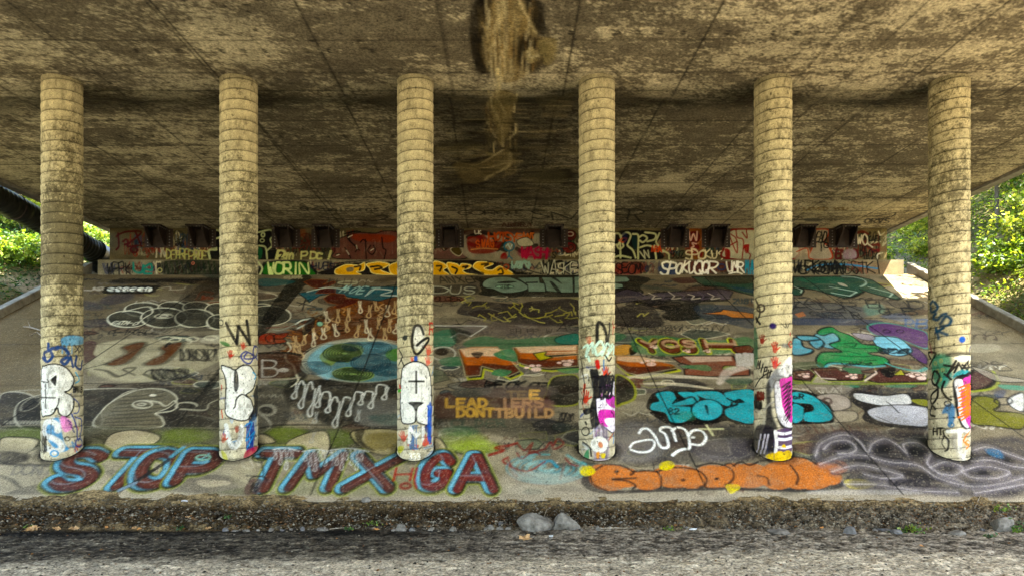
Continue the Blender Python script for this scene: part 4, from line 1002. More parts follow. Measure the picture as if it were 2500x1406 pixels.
# ---- column two
c = make_column(1); s = c[0]; s.wear = .15; s.wk = 1.2
foot(s, 1, 583, 2)
s.part('painted_letter', 'black brush letter W')
s.st('552,788 578,838', 6, BK, sm=False); s.st('578,838 582,796', 6, BK, sm=False); s.st('582,796 610,840', 6, BK, sm=False); s.st('610,840 602,782', 6, BK, sm=False); s.end()
s.ring(540, 787, 5, 7, 2.4, BK); s.fl('539,832 552,834 562,842 552,845 540,838', '2c6a2c', a=.9, soft=2)
for x, y, h in ((562, 866, 20), (593, 845, 18)):
    s.part('painted_handprint', 'red handprint on the second column'); s.hand(x, y, h, RD); s.end()
s.part('painted_tag', 'dark blue looping tag'); s.st('612,862 598,858 588,868 596,882 610,886 618,868 604,860 596,874 622,872 628,850 620,845 618,862 628,878', 3.4, '23307a'); s.end()
s.part('painted_letter', 'tall white throw-up letter with black outline')
s.fl('540,892 560,896 574,902 590,892 608,892 620,908 624,925 616,950 600,964 612,975 618,998 610,1018 594,1026 570,1022 553,1012 550,990 552,940 548,915', WH, soft=1, wear=.06, ol=BK, olw=3.4)
s.end()
s.fl('572,905 578,903 582,920 582,945 576,956 571,946 571,920', BK, soft=.8); s.st('604,966 590,962 578,972 574,990 570,996', 3, BK)
s.fl('618,960 628,940 628,1010 612,1030 606,1020 620,990', '17161c', soft=2); s.fl('612,1030 624,1010 624,1060 606,1100 612,1060', '4a80b0', a=.4, soft=6)
s.scrib(602, 1030, 620, 1100, 2.0, BL, 2); s.st('596,1040 615,1030 600,1075 622,1052 604,1090', 3, '2d80b8')
s.part('painted_letter', 'thick white letter U near the foot'); s.st('552,1038 556,1062 564,1086 574,1090 584,1078 589,1058 590,1040', 10, 'cfcdc6', wear=.05); s.end()
s.fl('600,1100 628,1088 620,1106 596,1122', 'a31f3c', a=.9, soft=1.5); s.st('541,940 541,950', 4, 'c65a3a'); s.st('542,1000 543,1018', 4, 'c65a3a'); s.hand(546, 1070, 22, 'c0482a'); s.hand(578, 1048, 16, 'a33022')
s.st('617,908 624,915 620,925', 3, '4f9fc4'); s.fl('541,1098 552,1106 556,1122 545,1118', 'a8a428', a=.8, soft=2)
finish_column(c, 1, 'second bridge column from the left with a black W above a tall white throw-up')

# ---- column three
c = make_column(2); s = c[0]; s.wear = .15; s.wk = 1.2
foot(s, 2, 1014, 3)
s.fl('1010,800 1030,796 1036,815 1036,845 1012,850', WH, a=.7, soft=6)
s.part('painted_letter', 'black letter G over a white haze')
s.st('1034,814 1026,796 1014,795 1008,812 1006,838 1012,860 1022,862 1036,845 1046,830 1044,824 1032,830 1018,842', 5.5, BK); s.end()
s.el(989, 824, 6, 6.5, '1d2a2a', soft=1.5); s.text('R', 1048, 788, 1060, 816, 3.4, RD)
for x, y, h in ((1046, 856, 24), (1044, 882, 22), (1006, 878, 12)): s.part('painted_handprint', 'faded red handprint'); s.hand(x, y, h, 'c8422f', a=.85); s.end()
s.st('1015,872 1015,878', 7, '20489a'); s.st('974,850 982,870 974,890', 3, BK); s.st('980,876 990,900', 3, BK)
s.part('painted_letter', 'tall white rounded throw-up with black outline and a plus sign')
s.fl('982,905 990,890 1010,882 1032,886 1046,902 1052,940 1053,985 1048,1032 1030,1034 1018,1028 1016,1018 1012,1030 992,1034 980,1022 978,960', WH, soft=1, wear=.08, ol=BK, olw=3.6)
s.end()
s.st('1016,906 1016,958', 4, BK, sm=False); s.st('999,930 1035,930', 4, BK, sm=False); s.fl('997,981 1034,981 1022,992 1018,1002 1013,1002 1008,992', BK, soft=.6); s.st('1016,998 1015,1024', 3.6, BK)
s.st('976,940 978,955', 5, RD); s.st('974,954 978,952', 6, '3aa82a')
s.text('CAFE', 1000, 1038, 1020, 1095, 2.6, '4d6c92'); s.fl('1040,1036 1048,1044 1042,1056 1036,1046', '26346c', a=.9)
s.part('painted_letter', 'white letter M near the foot'); s.st('999,1078 1001,1046', 7, WH, sm=False, wear=.05); s.st('1001,1044 1016,1064', 7, WH, sm=False, wear=.05); s.st('1016,1064 1032,1044', 7, WH, sm=False, wear=.05); s.st('1032,1044 1034,1076', 7, WH, sm=False, wear=.05); s.end()
for x, y, h, q in ((984, 1066, 26, -.3), (1040, 1076, 30, .5)): s.part('painted_handprint', 'red handprint near the foot'); s.hand(x, y, h, 'c43426', q, a=.9); s.end()
s.scrib(1044, 985, 1054, 1080, 2.2, '2656b0', 2); s.text('333', 998, 1106, 1026, 1120, 1.6, 'd8d6cf'); s.st('1000,1126 1030,1124', 1.4, 'd8d6cf'); s.fl('972,1090 986,1088 984,1100 974,1106', 'b3b02a', a=.85, soft=2)
s.text('A', 1054, 895, 1060, 915, 2, '3d8fc0'); s.fl('1042,1112 1056,1098 1056,1114 1036,1124', '4a82b8', a=.5, soft=4)
finish_column(c, 2, 'third bridge column from the left with a black G and a white rounded shape bearing a plus sign')

# ---- column four
c = make_column(3); s = c[0]; s.wear = .15; s.wk = 1.2
foot(s, 3, 1457, 4)
s.part('painted_letter', 'black letter resembling an N'); s.st('1458,835 1458,800 1462,786 1472,794 1480,815 1482,842', 7, BK, soft=.5); s.st('1482,842 1487,812 1488,788', 4, '2b2829'); s.end()
s.text('H', 1496, 782, 1502, 815, 3, RD)
for x, y, h in ((1438, 832, 20), (1478, 910, 26), (1430, 970, 30)): s.part('painted_handprint', 'red handprint'); s.hand(x, y, h, 'b8301e'); s.end()
s.st('1458,882 1460,895', 9, 'b3201a'); s.st('1428,938 1426,955', 6, 'c8401e')
s.part('painted_tag', 'mint green dripping tag'); 
for p in ('1424,848 1436,842 1430,870 1446,836 1448,860', '1450,850 1466,832 1474,850 1458,866 1452,850', '1470,866 1482,838 1490,852 1478,872 1498,846', '1436,870 1440,880', '1484,855 1496,840 1498,865'): s.st(p, 5, 'bcd6c4', wear=.05)
s.end()
s.st('1478,868 1486,880 1492,872', 3.6, BK); s.st('1474,878 1474,902', 3, '4a76a0', sm=False)
s.fl('1440,905 1452,900 1460,902 1465,925 1480,935 1500,925 1500,960 1478,1000 1460,1040 1445,1042 1440,1000 1448,960', '121012', soft=2)
s.st('1420,900 1428,940 1422,985', 3, BK, a=.9); s.st('1418,870 1424,905', 3, BK, a=.9)
s.part('painted_figure', 'pink and white bulbous letter with black outline')
s.fl('1456,960 1470,942 1490,934 1502,938 1502,1048 1478,1044 1462,1024 1456,1000', 'd8cfdc', soft=1.5, wear=.05, ol=BK, olw=3)
s.fl('1462,952 1480,938 1494,940 1476,956 1468,975', 'b867b0', soft=1.5); s.fl('1478,975 1490,962 1502,972 1502,995 1488,990', 'b4369a', soft=1.2, wear=.05); s.fl('1462,1002 1476,998 1500,1002 1500,1020 1486,1040 1468,1036 1461,1018', 'c23a9c', soft=1.2, wear=.05)
s.end()
s.st('1492,1004 1498,1012 1496,1024', 3, BK); s.scrib(1452, 915, 1500, 970, 3.2, '1a171d', 5); s.fl('1476,1022 1500,1020 1500,1034 1484,1038', 'dcd6dc', soft=1)
s.fl('1424,1000 1440,995 1446,1004 1430,1012', BK, soft=1.5); s.ring(1430, 1052, 9, 10, 3, BK); s.st('1430,1030 1432,1034', 5, BK); s.st('1424,1078 1440,1092 1444,1112', 4, '3a3836'); s.fl('1428,1106 1438,1095 1438,1118 1426,1120', '1d7a4c', a=.9, soft=1.5)
s.fl('1452,1048 1482,1044 1484,1125 1452,1132', '7a6a8c', a=.6, soft=4); 
for k in range(6): s.st([(1450+k*6, 1045), (1451+k*6, 1090+k*5)], 3, random.choice(['8a7a9c', 'cfc8d4', '5a4f66']), a=.6)
s.part('painted_figure', 'white disc with an orange centre'); s.el(1463, 1084, 21, 20, 'd2cfc6', soft=1, wear=.03); s.el(1466, 1085, 5.5, 8, 'b8642a', rot=-.4, soft=1); s.end()
s.fl('1456,1104 1464,1102 1462,1118 1456,1116', 'c07a2a', soft=1.5); s.fl('1466,1106 1478,1106 1476,1118 1468,1116', 'b8a428', soft=1.5); s.st('1498,1060 1497,1080', 5, '4a82b8', a=.8)
finish_column(c, 3, 'fourth bridge column from the left with a pink and white bulbous letter over black spray')

# ---- column five
c = make_column(4); s = c[0]; s.wear = .15; s.wk = 1.2
s.part('painted_dot', 'purple sprayed dot'); s.el(1887, 795, 9, 8, '2a1a58', soft=2.5); s.end()
s.scrib(1906, 788, 1930, 800, 1.6, BK, 1, loops=3); s.el(1918, 843, 11, 6, '77736c', soft=3, a=.9)
s.st('1846,730 1856,760 1848,785', 5, '1a1a18', a=.85); s.ring(1858, 752, 9, 9, 4, '4a3f34'); s.st('1846,775 1856,790', 5, BK); s.fl('1842,800 1850,820 1850,885 1842,888', '1f6a4a', a=.8, soft=3)
for x, y, h, cc in ((1892, 849, 26, RD), (1892, 887, 28, 'c01818'), (1861, 829, 22, '8a2a1e')): s.part('painted_handprint', 'red handprint on the fifth column'); s.hand(x, y, h, cc); s.end()
s.st('1930,812 1928,818', 3, RD); s.ring(1930, 840, 4, 7, 3, RD)
s.part('painted_tag', 'black slanting tag'); s.text('MIPU', 1847, 880, 1878, 900, 3, BK, rot=.9, sk=5); s.end()
s.fl('1884,912 1896,900 1912,902 1930,918 1905,925 1880,960 1872,940', '7b7a7c', soft=3); s.fl('1900,905 1930,870 1934,925 1915,918', 'cfcdcb', a=.8, soft=4)
s.fl('1870,945 1880,935 1886,1010 1898,1045 1890,1100 1860,1095 1852,1060 1870,1010', '35322f', soft=4); s.fl('1843,962 1856,966 1862,990 1852,1006 1843,1000', '100e0d', soft=2.5)
s.st('1845,1000 1862,1010 1866,1030 1850,1075', 6, 'b3ac98', a=.8, soft=.8); s.st('1866,1000 1880,985 1895,978', 4, '8a867c', a=.8); s.scrib(1848, 955, 1866, 975, 2.4, '6a2418', 2); s.st('1843,945 1860,920 1885,905', 3, BK)
s.part('painted_letter', 'tall pink and grey pointed oval letter with black outline')
s.fl('1890,938 1900,926 1920,920 1934,922 1934,1044 1915,1046 1900,1030 1892,990', BK, soft=2)
s.fl('1892,935 1902,930 1908,950 1912,985 1920,1010 1934,1030 1932,1042 1914,1038 1898,1015 1893,975', 'c4c0c2', soft=2, wear=.04); s.fl('1904,926 1922,922 1934,926 1934,1025 1922,1020 1910,990 1906,955', 'b8408e', soft=1.2, wear=.04)
s.end()
for k in range(9): s.st([(1908+k*1.2, 945+k*10), (1930, 930+k*10), (1912+k, 952+k*10)], 3.4, '241622', taper=True)
s.fl('1843,1120 1843,1050 1862,1035 1892,1050 1892,1108 1862,1115', '241d26', a=.85, soft=3)
s.fl('1894,1052 1932,1050 1932,1100 1894,1108', '50365a', soft=1.5)
for x in (1852, 1862, 1870): s.st([(x+6, 1060), (x, 1090), (x-4, 1105)], 3.6, 'b6aeb8', a=.9)
for y in (1056, 1070, 1090): s.st([(1896, y), (1915, y+2), (1932, y-2)], 5.5, 'd8d4d8', wear=.04)
s.st('1893,1052 1896,1080 1893,1105', 6, 'dad6d2', wear=.04)
for p in ('1908,1090 1914,1083 1920,1092', '1870,1112 1880,1106 1895,1106 1894,1126 1878,1124', '1890,1110 1902,1100 1916,1106 1914,1126 1896,1128', '1910,1106 1924,1098 1933,1108 1926,1124 1912,1126'): s.fl(p, 'c9a818', soft=1.2, wear=.05)
finish_column(c, 4, 'fifth bridge column from the left with two bright red handprints over a pink oval letter')

# ---- column six
c = make_column(5); s = c[0]; s.wear = .15; s.wk = 1.2
s.part('painted_tag', 'dark blue sprayed tag running down the shaft'); D = '16425c'
s.st('2272,742 2280,735 2290,752 2276,762 2272,750', 6, D, soft=.8); s.st('2285,765 2278,776 2290,780 2300,768 2310,765', 6, D, soft=.8); s.st('2296,790 2310,772 2322,780 2316,792 2298,796', 6, D, soft=.8); s.st('2286,800 2292,826', 6, D, sm=False, soft=.8); s.st('2284,812 2304,800', 5, D, sm=False); s.st('2286,806 2312,816', 6, D, sm=False, soft=.8); s.end()
s.st('2272,800 2270,830', 4, BK, a=.8); s.st('2268,690 2276,705 2282,732', 4, 'c2b99c', a=.8); s.st('2283,815 2282,860', 4, '4a4132', sm=False, a=.7)
s.part('painted_dot', 'blue sprayed dot'); s.el(2349, 828, 8, 8, '1f55a8', soft=2); s.end()
s.fl('2278,870 2300,862 2320,870 2322,900 2310,935 2290,945 2276,910', '1f7a5c', soft=5, a=.9); s.fl('2300,925 2318,905 2326,915 2308,945', '2a8076', a=.8, soft=4)
for x, y in ((2284, 886), (2298, 880), (2290, 905), (2302, 902), (2296, 925)): s.ring(x, y, 3, 4, 2.4, '9c8c4a', a=.6)
s.st('2312,866 2330,862 2368,862', 6, '35302a', a=.8, soft=1); s.fl('2330,872 2350,866 2368,870 2366,880 2340,882', 'd6d2c6', a=.9, soft=3)
s.part('painted_tag', 'black angular tag above the pink oval'); 
for p in ('2305,890 2330,895 2312,915 2334,880', '2330,908 2340,885 2352,908', '2350,890 2362,905 2364,880 2350,898 2370,895', '2306,912 2322,925'): s.st(p, 4.4, BK, sm=False)
s.end()
s.fl('2330,912 2345,902 2368,905 2370,915 2340,916 2326,925', '1f8a90', soft=2, a=.95)
s.part('painted_letter', 'pink oval letter with white rim scribbled over in orange')
s.fl('2326,935 2336,918 2356,912 2372,916 2372,1044 2352,1044 2338,1020 2330,980', BK, soft=2)
s.fl('2330,932 2340,924 2352,930 2362,940 2366,1036 2352,1036 2342,1010 2338,970', 'c8c4c6', soft=2, wear=.04); s.fl('2350,925 2364,918 2372,920 2372,1036 2362,1034 2352,1010 2346,960 2350,945', 'b8408e', soft=1.2, wear=.04); s.st('2346,928 2352,945 2358,950', 5, 'e0dcdc')
for k in range(10): s.st([(2340+(k % 3)*3, 946+k*8), (2370, 936+k*8), (2348, 952+k*8)], 3.6, 'd86a1c', wear=.05)
s.end()
s.part('painted_tag', 'long black loops down the left side of the shaft')
s.st('2272,875 2268,860 2284,862 2276,880 2270,892', 4.4, BK); s.st('2292,912 2282,905 2276,925 2284,940 2294,920 2288,905', 4.4, BK); s.st('2278,935 2290,945 2288,970 2276,985 2274,965 2288,950', 4.4, BK); s.st('2282,1015 2272,1010 2276,990 2284,998', 4.4, BK); s.st('2306,930 2300,950 2312,970 2322,975', 4.4, BK); s.end()
s.fl('2310,988 2325,984 2332,1000 2328,1030 2316,1040 2314,1010 2300,1008', '2a6a96', a=.9, soft=2.5); s.ring(2322, 1036, 7, 5, 2, '2a6a96'); s.ring(2314, 984, 8, 6, 2.4, BK)
s.part('painted_lettering', 'black letters HTS'); s.text('HT', 2279, 1044, 2302, 1060, 3.4, BK); s.st('2318,1048 2304,1050 2306,1062 2316,1075 2314,1095 2308,1100', 3.6, BK); s.end()
s.st('2306,1062 2300,1080 2308,1095', 2, BK)
s.part('painted_letter', 'white letter T near the foot'); s.st('2314,1052 2370,1050', 7, 'd9d6cf', sm=False); s.st('2342,1050 2344,1100', 8, 'd9d6cf', sm=False); s.st('2344,1100 2352,1122', 12, 'b8b2a6', sm=False, soft=.8); s.st('2366,1075 2350,1120', 8, 'c9c4bb', sm=False, a=.7, soft=.8); s.end()
s.fl('2322,1062 2336,1056 2334,1095 2324,1085', '8a8580', a=.6, soft=4); s.st('2368,1050 2352,1075 2366,1085 2358,1095', 3, 'd8741c'); s.ring(2362, 1080, 5, 6, 2.4, 'd8741c')
s.st('2369,792 2369,820', 3, RD, a=.8); s.st('2270,835 2276,860', 5, '8a3a44', a=.6); s.st('2368,845 2367,855', 4, BL)
finish_column(c, 5, 'rightmost bridge column with black loops and HTS on its shaded side')

# ================================================================== abutment wall and its ledge
def px_wall(Y):
    return (lambda x, y: ((x-CX)/F*Y, E+(CY-y)/F*Y)), (lambda x, y: Y/F)
tp, sc = px_wall(YW)
wl = Surf('w', -15.72, 15.02, 7.15, 8.72, .026, .026, tp, sc, 77); wl.wob = .07; wl.wear = .2; wl.wk = 1.1
sh = wl.C.shape[:2]; a = vnoise(sh, (.7/.026, 1.2/.026), 5, 6, .65)[..., None]
wl.C[:] = lin('6a6047')*(.5+.8*a)
random.seed(77)
for _ in range(420):
    x = random.uniform(290, 2150); wl.scrib(x, random.uniform(562, 620), x+random.uniform(10, 50), random.uniform(590, 632), random.uniform(1.5, 3), random.choice([K, K, '2b2018', '7c2014', 'c9c2a6', '27352c', '8e8a70', '8a1f1a', '1f4a34', '234a66']), loops=4, a=.7)
for p in ((905, 975, 'x'),): pass
wl.part('graffiti_lettering', 'dark red spiral and arrow scrawl at the left end of the wall')
for q in ('284,578 292,572 312,566 345,568 310,600 340,600', '288,570 290,600 284,610', '330,566 345,602', '325,602 318,610 326,618 336,612 330,604', '300,590 308,585 312,594 304,598'): wl.st(q, 4.5, '5a1a10')
wl.end()
wl.text('RAD', 426, 592, 448, 602, 2.2, '1b1712'); wl.st('432,582 438,586 446,582', 2, K); wl.ring(434, 577, 14, 12, 5, '26301f', a=.5)
wl.part('graffiti_lettering', 'pale yellow looped tag on the left of the wall'); wl.text('DEPREPROE', 406, 611, 506, 632, 3, 'a9aa70', rot=.02, gap=.02); wl.end()
wl.part('graffiti_lettering', 'black bubble letters with pale outlines behind the second column')
wl.fl('510,565 545,562 668,562 670,600 675,632 512,632 520,600', '0e100d', soft=2); wl.st('510,575 522,563 540,566 536,580 522,585 516,600 528,606', 4, 'a9b088'); wl.st('512,632 510,612 528,610', 5, 'a9b088'); wl.st('630,568 660,562 668,575 660,585 664,600 652,612', 3.6, 'a9b088'); wl.ring(642, 574, 4, 5, 3, 'a9b088'); wl.ring(640, 588, 5, 4, 2, 'a9b088'); wl.st('632,600 648,605 652,632', 3.6, 'a9b088'); wl.fl('630,605 640,610 638,630 630,632', '1c5a36', soft=1)
wl.end()
wl.text('Rmbpc!', 672, 612, 812, 634, 4.5, 'b4b47e', gap=.2); wl.glyph('R', 676, 614, 700, 634, 4.5, 'b4b47e'); wl.text('25', 682, 616, 698, 630, 2, K)
for g_, x in (('D', 757), ('P', 735)): wl.glyph(g_, x, 615, x+18, 633, 4, 'b4b47e')
wl.ring(746, 582, 14, 11, 2.6, '57220f'); wl.st('738,575 752,590', 2.4, '57220f'); wl.st('735,598 745,594 742,610', 2.4, '57220f'); wl.fl('728,562 745,562 745,575 735,580', '8a4422', a=.5, soft=4)
wl.part('graffiti_lettering', 'dusty pink bulbous letters with orange red wash left of the third column')
wl.fl('818,590 830,582 850,575 862,572 880,568 915,570 935,565 960,565 975,575 975,632 822,632 818,612', '6a4238', soft=2, ol=K, olw=2.4)
wl.fl('855,575 880,572 960,576 955,592 900,590 870,588', '8e3216', a=.7, soft=3)
wl.end()
for q in ('850,575 856,590 872,605 868,615', '872,565 852,570 850,585 878,612', '905,600 898,612 908,622 916,612 912,600', '892,585 894,632', '932,580 935,605 942,612 938,632', '842,605 850,618 856,630', '820,622 830,620', '880,592 886,586 894,590', '840,572 860,566 880,566'): wl.st(q, 2.6, '120d0a')
for q in ('850,580 860,575', '905,612 912,608', '846,612 852,622', '822,624 828,622', '870,600 872,608'): wl.st(q, 1.8, 'b9b4a0')
wl.part('graffiti_lettering', 'pink and olive rounded letters right of the third column')
wl.fl('1058,610 1075,605 1085,612 1100,600 1112,585 1130,570 1138,590 1142,610 1135,632 1058,632', '6e5048', soft=2, ol=K, olw=2.4); wl.fl('1100,608 1118,602 1130,612 1122,625 1108,620', '4a4018', soft=1.5, ol='b7b49a', olw=1.6); wl.st('1118,560 1132,575 1128,590', 8, '6e5048'); wl.el(1085, 598, 14, 10, '3c2810', a=.8, soft=3)
wl.end()
wl.fl('1140,566 1300,564 1318,566 1318,632 1145,632', '8f8a78', a=.85, soft=2); wl.fl('1140,562 1320,560 1320,570 1140,575', '3f1510', a=.8, soft=3)
for q in ('1142,580 1160,575 1175,585 1160,600 1145,595', '1180,568 1200,575 1210,590 1198,600 1215,610', '1225,572 1240,580 1230,595 1218,605 1235,612', '1285,580 1300,570 1290,600 1310,600', '1290,610 1275,615 1262,608'): wl.st(q, 9, '160f0c', a=.9)
wl.part('graffiti_lettering', 'orange red letters SWAG over a red and black piece')
wl.fl('1142,580 1160,578 1180,574 1200,590 1225,590 1222,600 1215,612 1190,620 1150,618 1140,600', '7d1f12', a=.9, soft=2); wl.text('SWAG', 1163, 588, 1207, 604, 3, 'b85a34', gap=.15); wl.st('1150,610 1180,607 1215,609', 2.4, 'b08050'); wl.text('LK', 1160, 563, 1175, 571, 1.6, 'c9c5b2')
wl.end()
wl.part('graffiti_lettering', 'orange letters above the blue stick figure'); wl.text('HOTSY', 1195, 570, 1262, 588, 4, 'a84d20', gap=.1); wl.text('SANT', 1262, 570, 1306, 584, 3, 'b5643a', gap=.1); wl.end()
wl.fl('1262,588 1285,580 1300,590 1300,600 1270,602', 'a9a68e', soft=2, ol=K, olw=2)
wl.part('graffiti_figure', 'blue stick figure with a round head'); wl.ring(1243, 602, 12, 11, 3.4, '1f6478'); wl.st('1236,602 1240,596 1246,608 1250,598', 2, '9fb8b4', sm=False); wl.st('1243,613 1243,625 1236,632', 3.4, '1f6478', sm=False); wl.st('1243,625 1250,632', 3.4, '1f6478', sm=False); wl.end()
wl.part('graffiti_lettering', 'magenta red letters on the wall'); wl.fl('1272,605 1340,608 1344,620 1335,630 1270,628', '7c1536', a=.7, soft=3); wl.text('WASH', 1272, 606, 1335, 630, 5, 'a01b42', gap=.05); wl.end()
wl.fl('1225,620 1235,618 1238,632 1222,632', '8a1a1c', soft=2); wl.text('S', 1348, 618, 1356, 630, 2.4, K); wl.text('Z', 1365, 608, 1374, 620, 2, '23465a')
wl.part('graffiti_figure', 'dark red stacked blobs left of the fourth column'); wl.el(1393, 575, 14, 13, '5f1410', ol=K, olw=2); wl.el(1390, 605, 17, 14, '6a1612', ol=K, olw=2.4); wl.end()
wl.ring(1392, 572, 8, 5, 1.8, 'b5aa98'); wl.ring(1394, 604, 6, 6, 2.4, '2b2622')
wl.part('graffiti_lettering', 'black letters with creamy outlines right of the fourth column')
wl.fl('1502,568 1600,564 1622,572 1600,600 1618,632 1502,632', '12110e', soft=2)
for q in ('1502,570 1512,572 1516,585 1508,600', '1515,578 1530,568 1540,575 1535,590 1532,600 1545,612 1552,630', '1545,572 1558,575 1558,600 1558,632', '1560,580 1570,575 1580,582 1570,592 1562,588', '1575,568 1600,572 1598,585 1580,590', '1502,628 1515,625 1540,630', '1505,598 1512,608 1522,602 1520,595', '1514,590 1515,630', '1562,605 1580,600 1600,605', '1610,570 1602,590 1608,602', '1618,612 1632,620 1634,632', '1598,600 1602,632'): wl.st(q, 4, 'aeb089')
wl.end()
wl.st('1512,588 1522,582 1530,584 1522,592 1512,588', 3.4, 'b5563a'); wl.fl('1518,572 1530,570 1532,592 1525,595', '1c2248', a=.8, soft=1.5); wl.fl('1542,580 1555,578 1556,605 1548,608', '123838', a=.9, soft=1.5); wl.text('NEA', 1592, 602, 1614, 614, 3, 'b5482a'); wl.st('1562,615 1575,632 1572,612 1585,630 1582,612', 2.6, 'b5b59a', sm=False)
wl.fl('1676,562 1715,562 1716,632 1690,632 1680,600', '8a4a1c', a=.8, soft=3)
wl.part('graffiti_lettering', 'pink outlined letters W and E on dark red between two brackets'); wl.el(1694, 580, 16, 15, '6a1410', soft=2); wl.el(1692, 605, 16, 12, '701410', soft=2); wl.st('1682,566 1686,588 1693,572 1700,588 1702,566', 3, 'c9a99a'); wl.st('1700,596 1690,594 1694,602 1688,606 1698,612', 3, 'c9a99a'); wl.fl('1690,620 1712,612 1712,628', '7d1510', soft=2); wl.end()
wl.part('graffiti_lettering', 'pale hand lettering across the wall right of the fourth column'); wl.text('SPOKU9', 1674, 612, 1768, 632, 3.2, 'c5bda0', gap=.12); wl.end()
wl.text('BOZ', 1636, 612, 1672, 630, 2.4, K)
wl.part('graffiti_lettering', 'big white letters with red outlines left of the fifth column')
wl.fl('1772,575 1785,563 1800,560 1840,560 1930,562 1940,570 1940,632 1775,632 1768,605', 'a5a490', soft=1.5, wear=.15, ol='7e1a12', olw=5)
wl.end()
for q in ('1797,562 1800,580 1815,588 1812,632', '1812,568 1824,582 1822,562', '1782,578 1790,600 1800,618 1798,585 1784,572', '1782,600 1800,590', '1818,605 1828,598 1826,615 1832,622 1830,632', '1935,562 1938,572'): wl.st(q, 2.8, '8a1c14')
wl.fl('1816,600 1828,598 1828,616 1820,618', '8a1c14', soft=1); wl.fl('1770,608 1782,612 1782,632 1772,632', '8a1410', soft=1)
wl.part('graffiti_figure', 'white bust shape with orange red outline between brackets')
wl.fl('1978,566 2000,560 2022,562 2022,575 2012,592 2024,605 2030,632 1978,632 1982,608 1992,595 1985,580', '9a9080', soft=1.5, wear=.15, ol='a2401c', olw=3.4)
wl.end()
wl.text('WEAD', 1984, 568, 2015, 590, 3, '14110e', gap=.05, sk=4); wl.text('TG', 2000, 594, 2022, 606, 3, '14110e'); wl.st('2005,600 2005,614', 2.6, '14110e', sm=False); wl.st('2028,600 2034,630', 2, 'a2401c'); wl.text('SM', 1958, 624, 1970, 630, 1.6, K)
wl.fl('1940,610 1972,605 1976,632 1940,632', 'a39a88', a=.7, soft=3); wl.st('1945,615 1970,607 1975,630', 2.4, 'a2401c')
wl.part('graffiti_lettering', 'dark red letters beneath the last brackets'); wl.text('ENDD', 2040, 612, 2095, 632, 5, '601a14', gap=.05); wl.end(); wl.fl('2062,612 2085,610 2090,630 2060,632', 'a398a0', a=.6, soft=3)
wl.part('graffiti_lettering', 'white and red loops at the right end of the wall')
for q in ('2092,570 2105,566 2118,572', '2108,590 2120,605 2140,612 2160,605', '2125,600 2145,598 2150,610 2130,615', '2150,612 2166,610'): wl.st(q, 6, '6a201a', a=.9)
wl.text('WO', 2092, 572, 2118, 596, 3, 'b9b3a0'); wl.st('2118,595 2130,604', 3, 'b9b3a0'); wl.st('2145,566 2150,575 2160,568', 3, 'b9b3a0'); wl.st('2150,590 2166,575 2155,600 2166,590', 3, 'b9b3a0'); wl.st('2142,632 2143,622 2155,618', 3, 'b9b3a0')
wl.end()
wl.text('KAFRR', 2120, 578, 2160, 590, 2.4, '1b1712'); wl.text('BEOB', 2100, 600, 2140, 626, 2, '1b1712', rot=.4)
wl.fl('2152,560 2168,560 2168,634 2150,634', '8a8160', a=.6, soft=2)
wl.C = grade(wl.C, 1.3, 1.2)*.8; wl.C *= lin((1.0, .95, .86))
UU2, VV2 = np.meshgrid(wl.u, wl.v)
Pw = np.stack([UU2, np.full_like(UU2, YW), VV2], -1)
M_wall = painted('painted_concrete_wall', speck=(.75, 1.2), fine=30, coarse=2.2, cs=(.7, 1.15), bmp=.5)
abut = empty('abutment_wall', (0, YW, 7.2), 'graffitied concrete abutment wall with a low ledge at the top of the slope', 'wall'); abut.location = (0, 0, 0)
wl.build(Pw, M_wall, abut, 'back_wall')
mb = MB(); mb.box(-15.72, 15.02, YW+.003, YW+.9, 6.4, 8.69); mb.build('wall_core', M_conc, abut)

tp, sc = px_wall(YTOP)
lg = Surf('l', -15.77, 15.28, 6.64, 7.30, .026, .026, tp, sc, 78); lg.wob = .07; lg.wear = .2; lg.wk = 1.1
sh = lg.C.shape[:2]; a = vnoise(sh, (.5/.026, .9/.026), 15, 6, .65)[..., None]
lg.C[:] = lin('7d7662')*(.6+.75*a)
random.seed(78)
for _ in range(280):
    x = random.uniform(250, 2100); lg.scrib(x, random.uniform(638, 655), x+random.uniform(10, 50), random.uniform(655, 670), random.uniform(1.5, 3), random.choice([K, K, '2b2018', '1f4424', 'c3b99c', '27352c', '44402c', '1d2c5a', '7c2014']), loops=4, a=.7)
lg.text('WEPK', 262, 642, 320, 670, 3, K, sk=-4); lg.fl('400,638 535,638 535,672 400,672', '10180c', a=.85, soft=3)
for k in range(10): lg.st([(405+k*13, 640), (410+k*13, 668)], 4, '1a3416', a=.6)
lg.part('graffiti_lettering', 'turquoise letters U2 on the left of the ledge'); lg.st('325,642 328,662 345,666 350,648', 5, '1f7a6c'); lg.st('352,652 368,645 370,660 355,658 352,668 370,668', 5, '1f7a6c'); lg.end()
lg.ring(390, 660, 5, 5, 1.8, 'a9a670'); lg.ring(471, 643, 3, 3, 1.8, 'b56a5a')
lg.part('graffiti_lettering', 'pale lettering WORN on bright green beside the second column')
lg.fl('640,645 660,638 740,636 762,650 766,672 638,672', '0c140a', soft=2); lg.fl('646,650 665,642 735,640 755,652 764,662 762,672 650,672', '1e6a1a', soft=2, wear=.1); lg.text('WORIN', 652, 641, 752, 668, 4.2, 'bcc98a', gap=.15)
lg.end()
lg.st('630,640 640,655 634,672', 4, 'a9b088'); lg.text('HUES', 760, 642, 818, 656, 3, '141c3c'); lg.text('T. Greco', 770, 663, 805, 672, 1.8, K)
lg.part('graffiti_lettering', 'flowing golden yellow letters with dark brown outline along the ledge')
lg.fl('805,672 812,655 830,646 870,642 905,640 940,640 1060,636 1180,636 1220,645 1250,660 1256,672', '1c120a', soft=1.5)
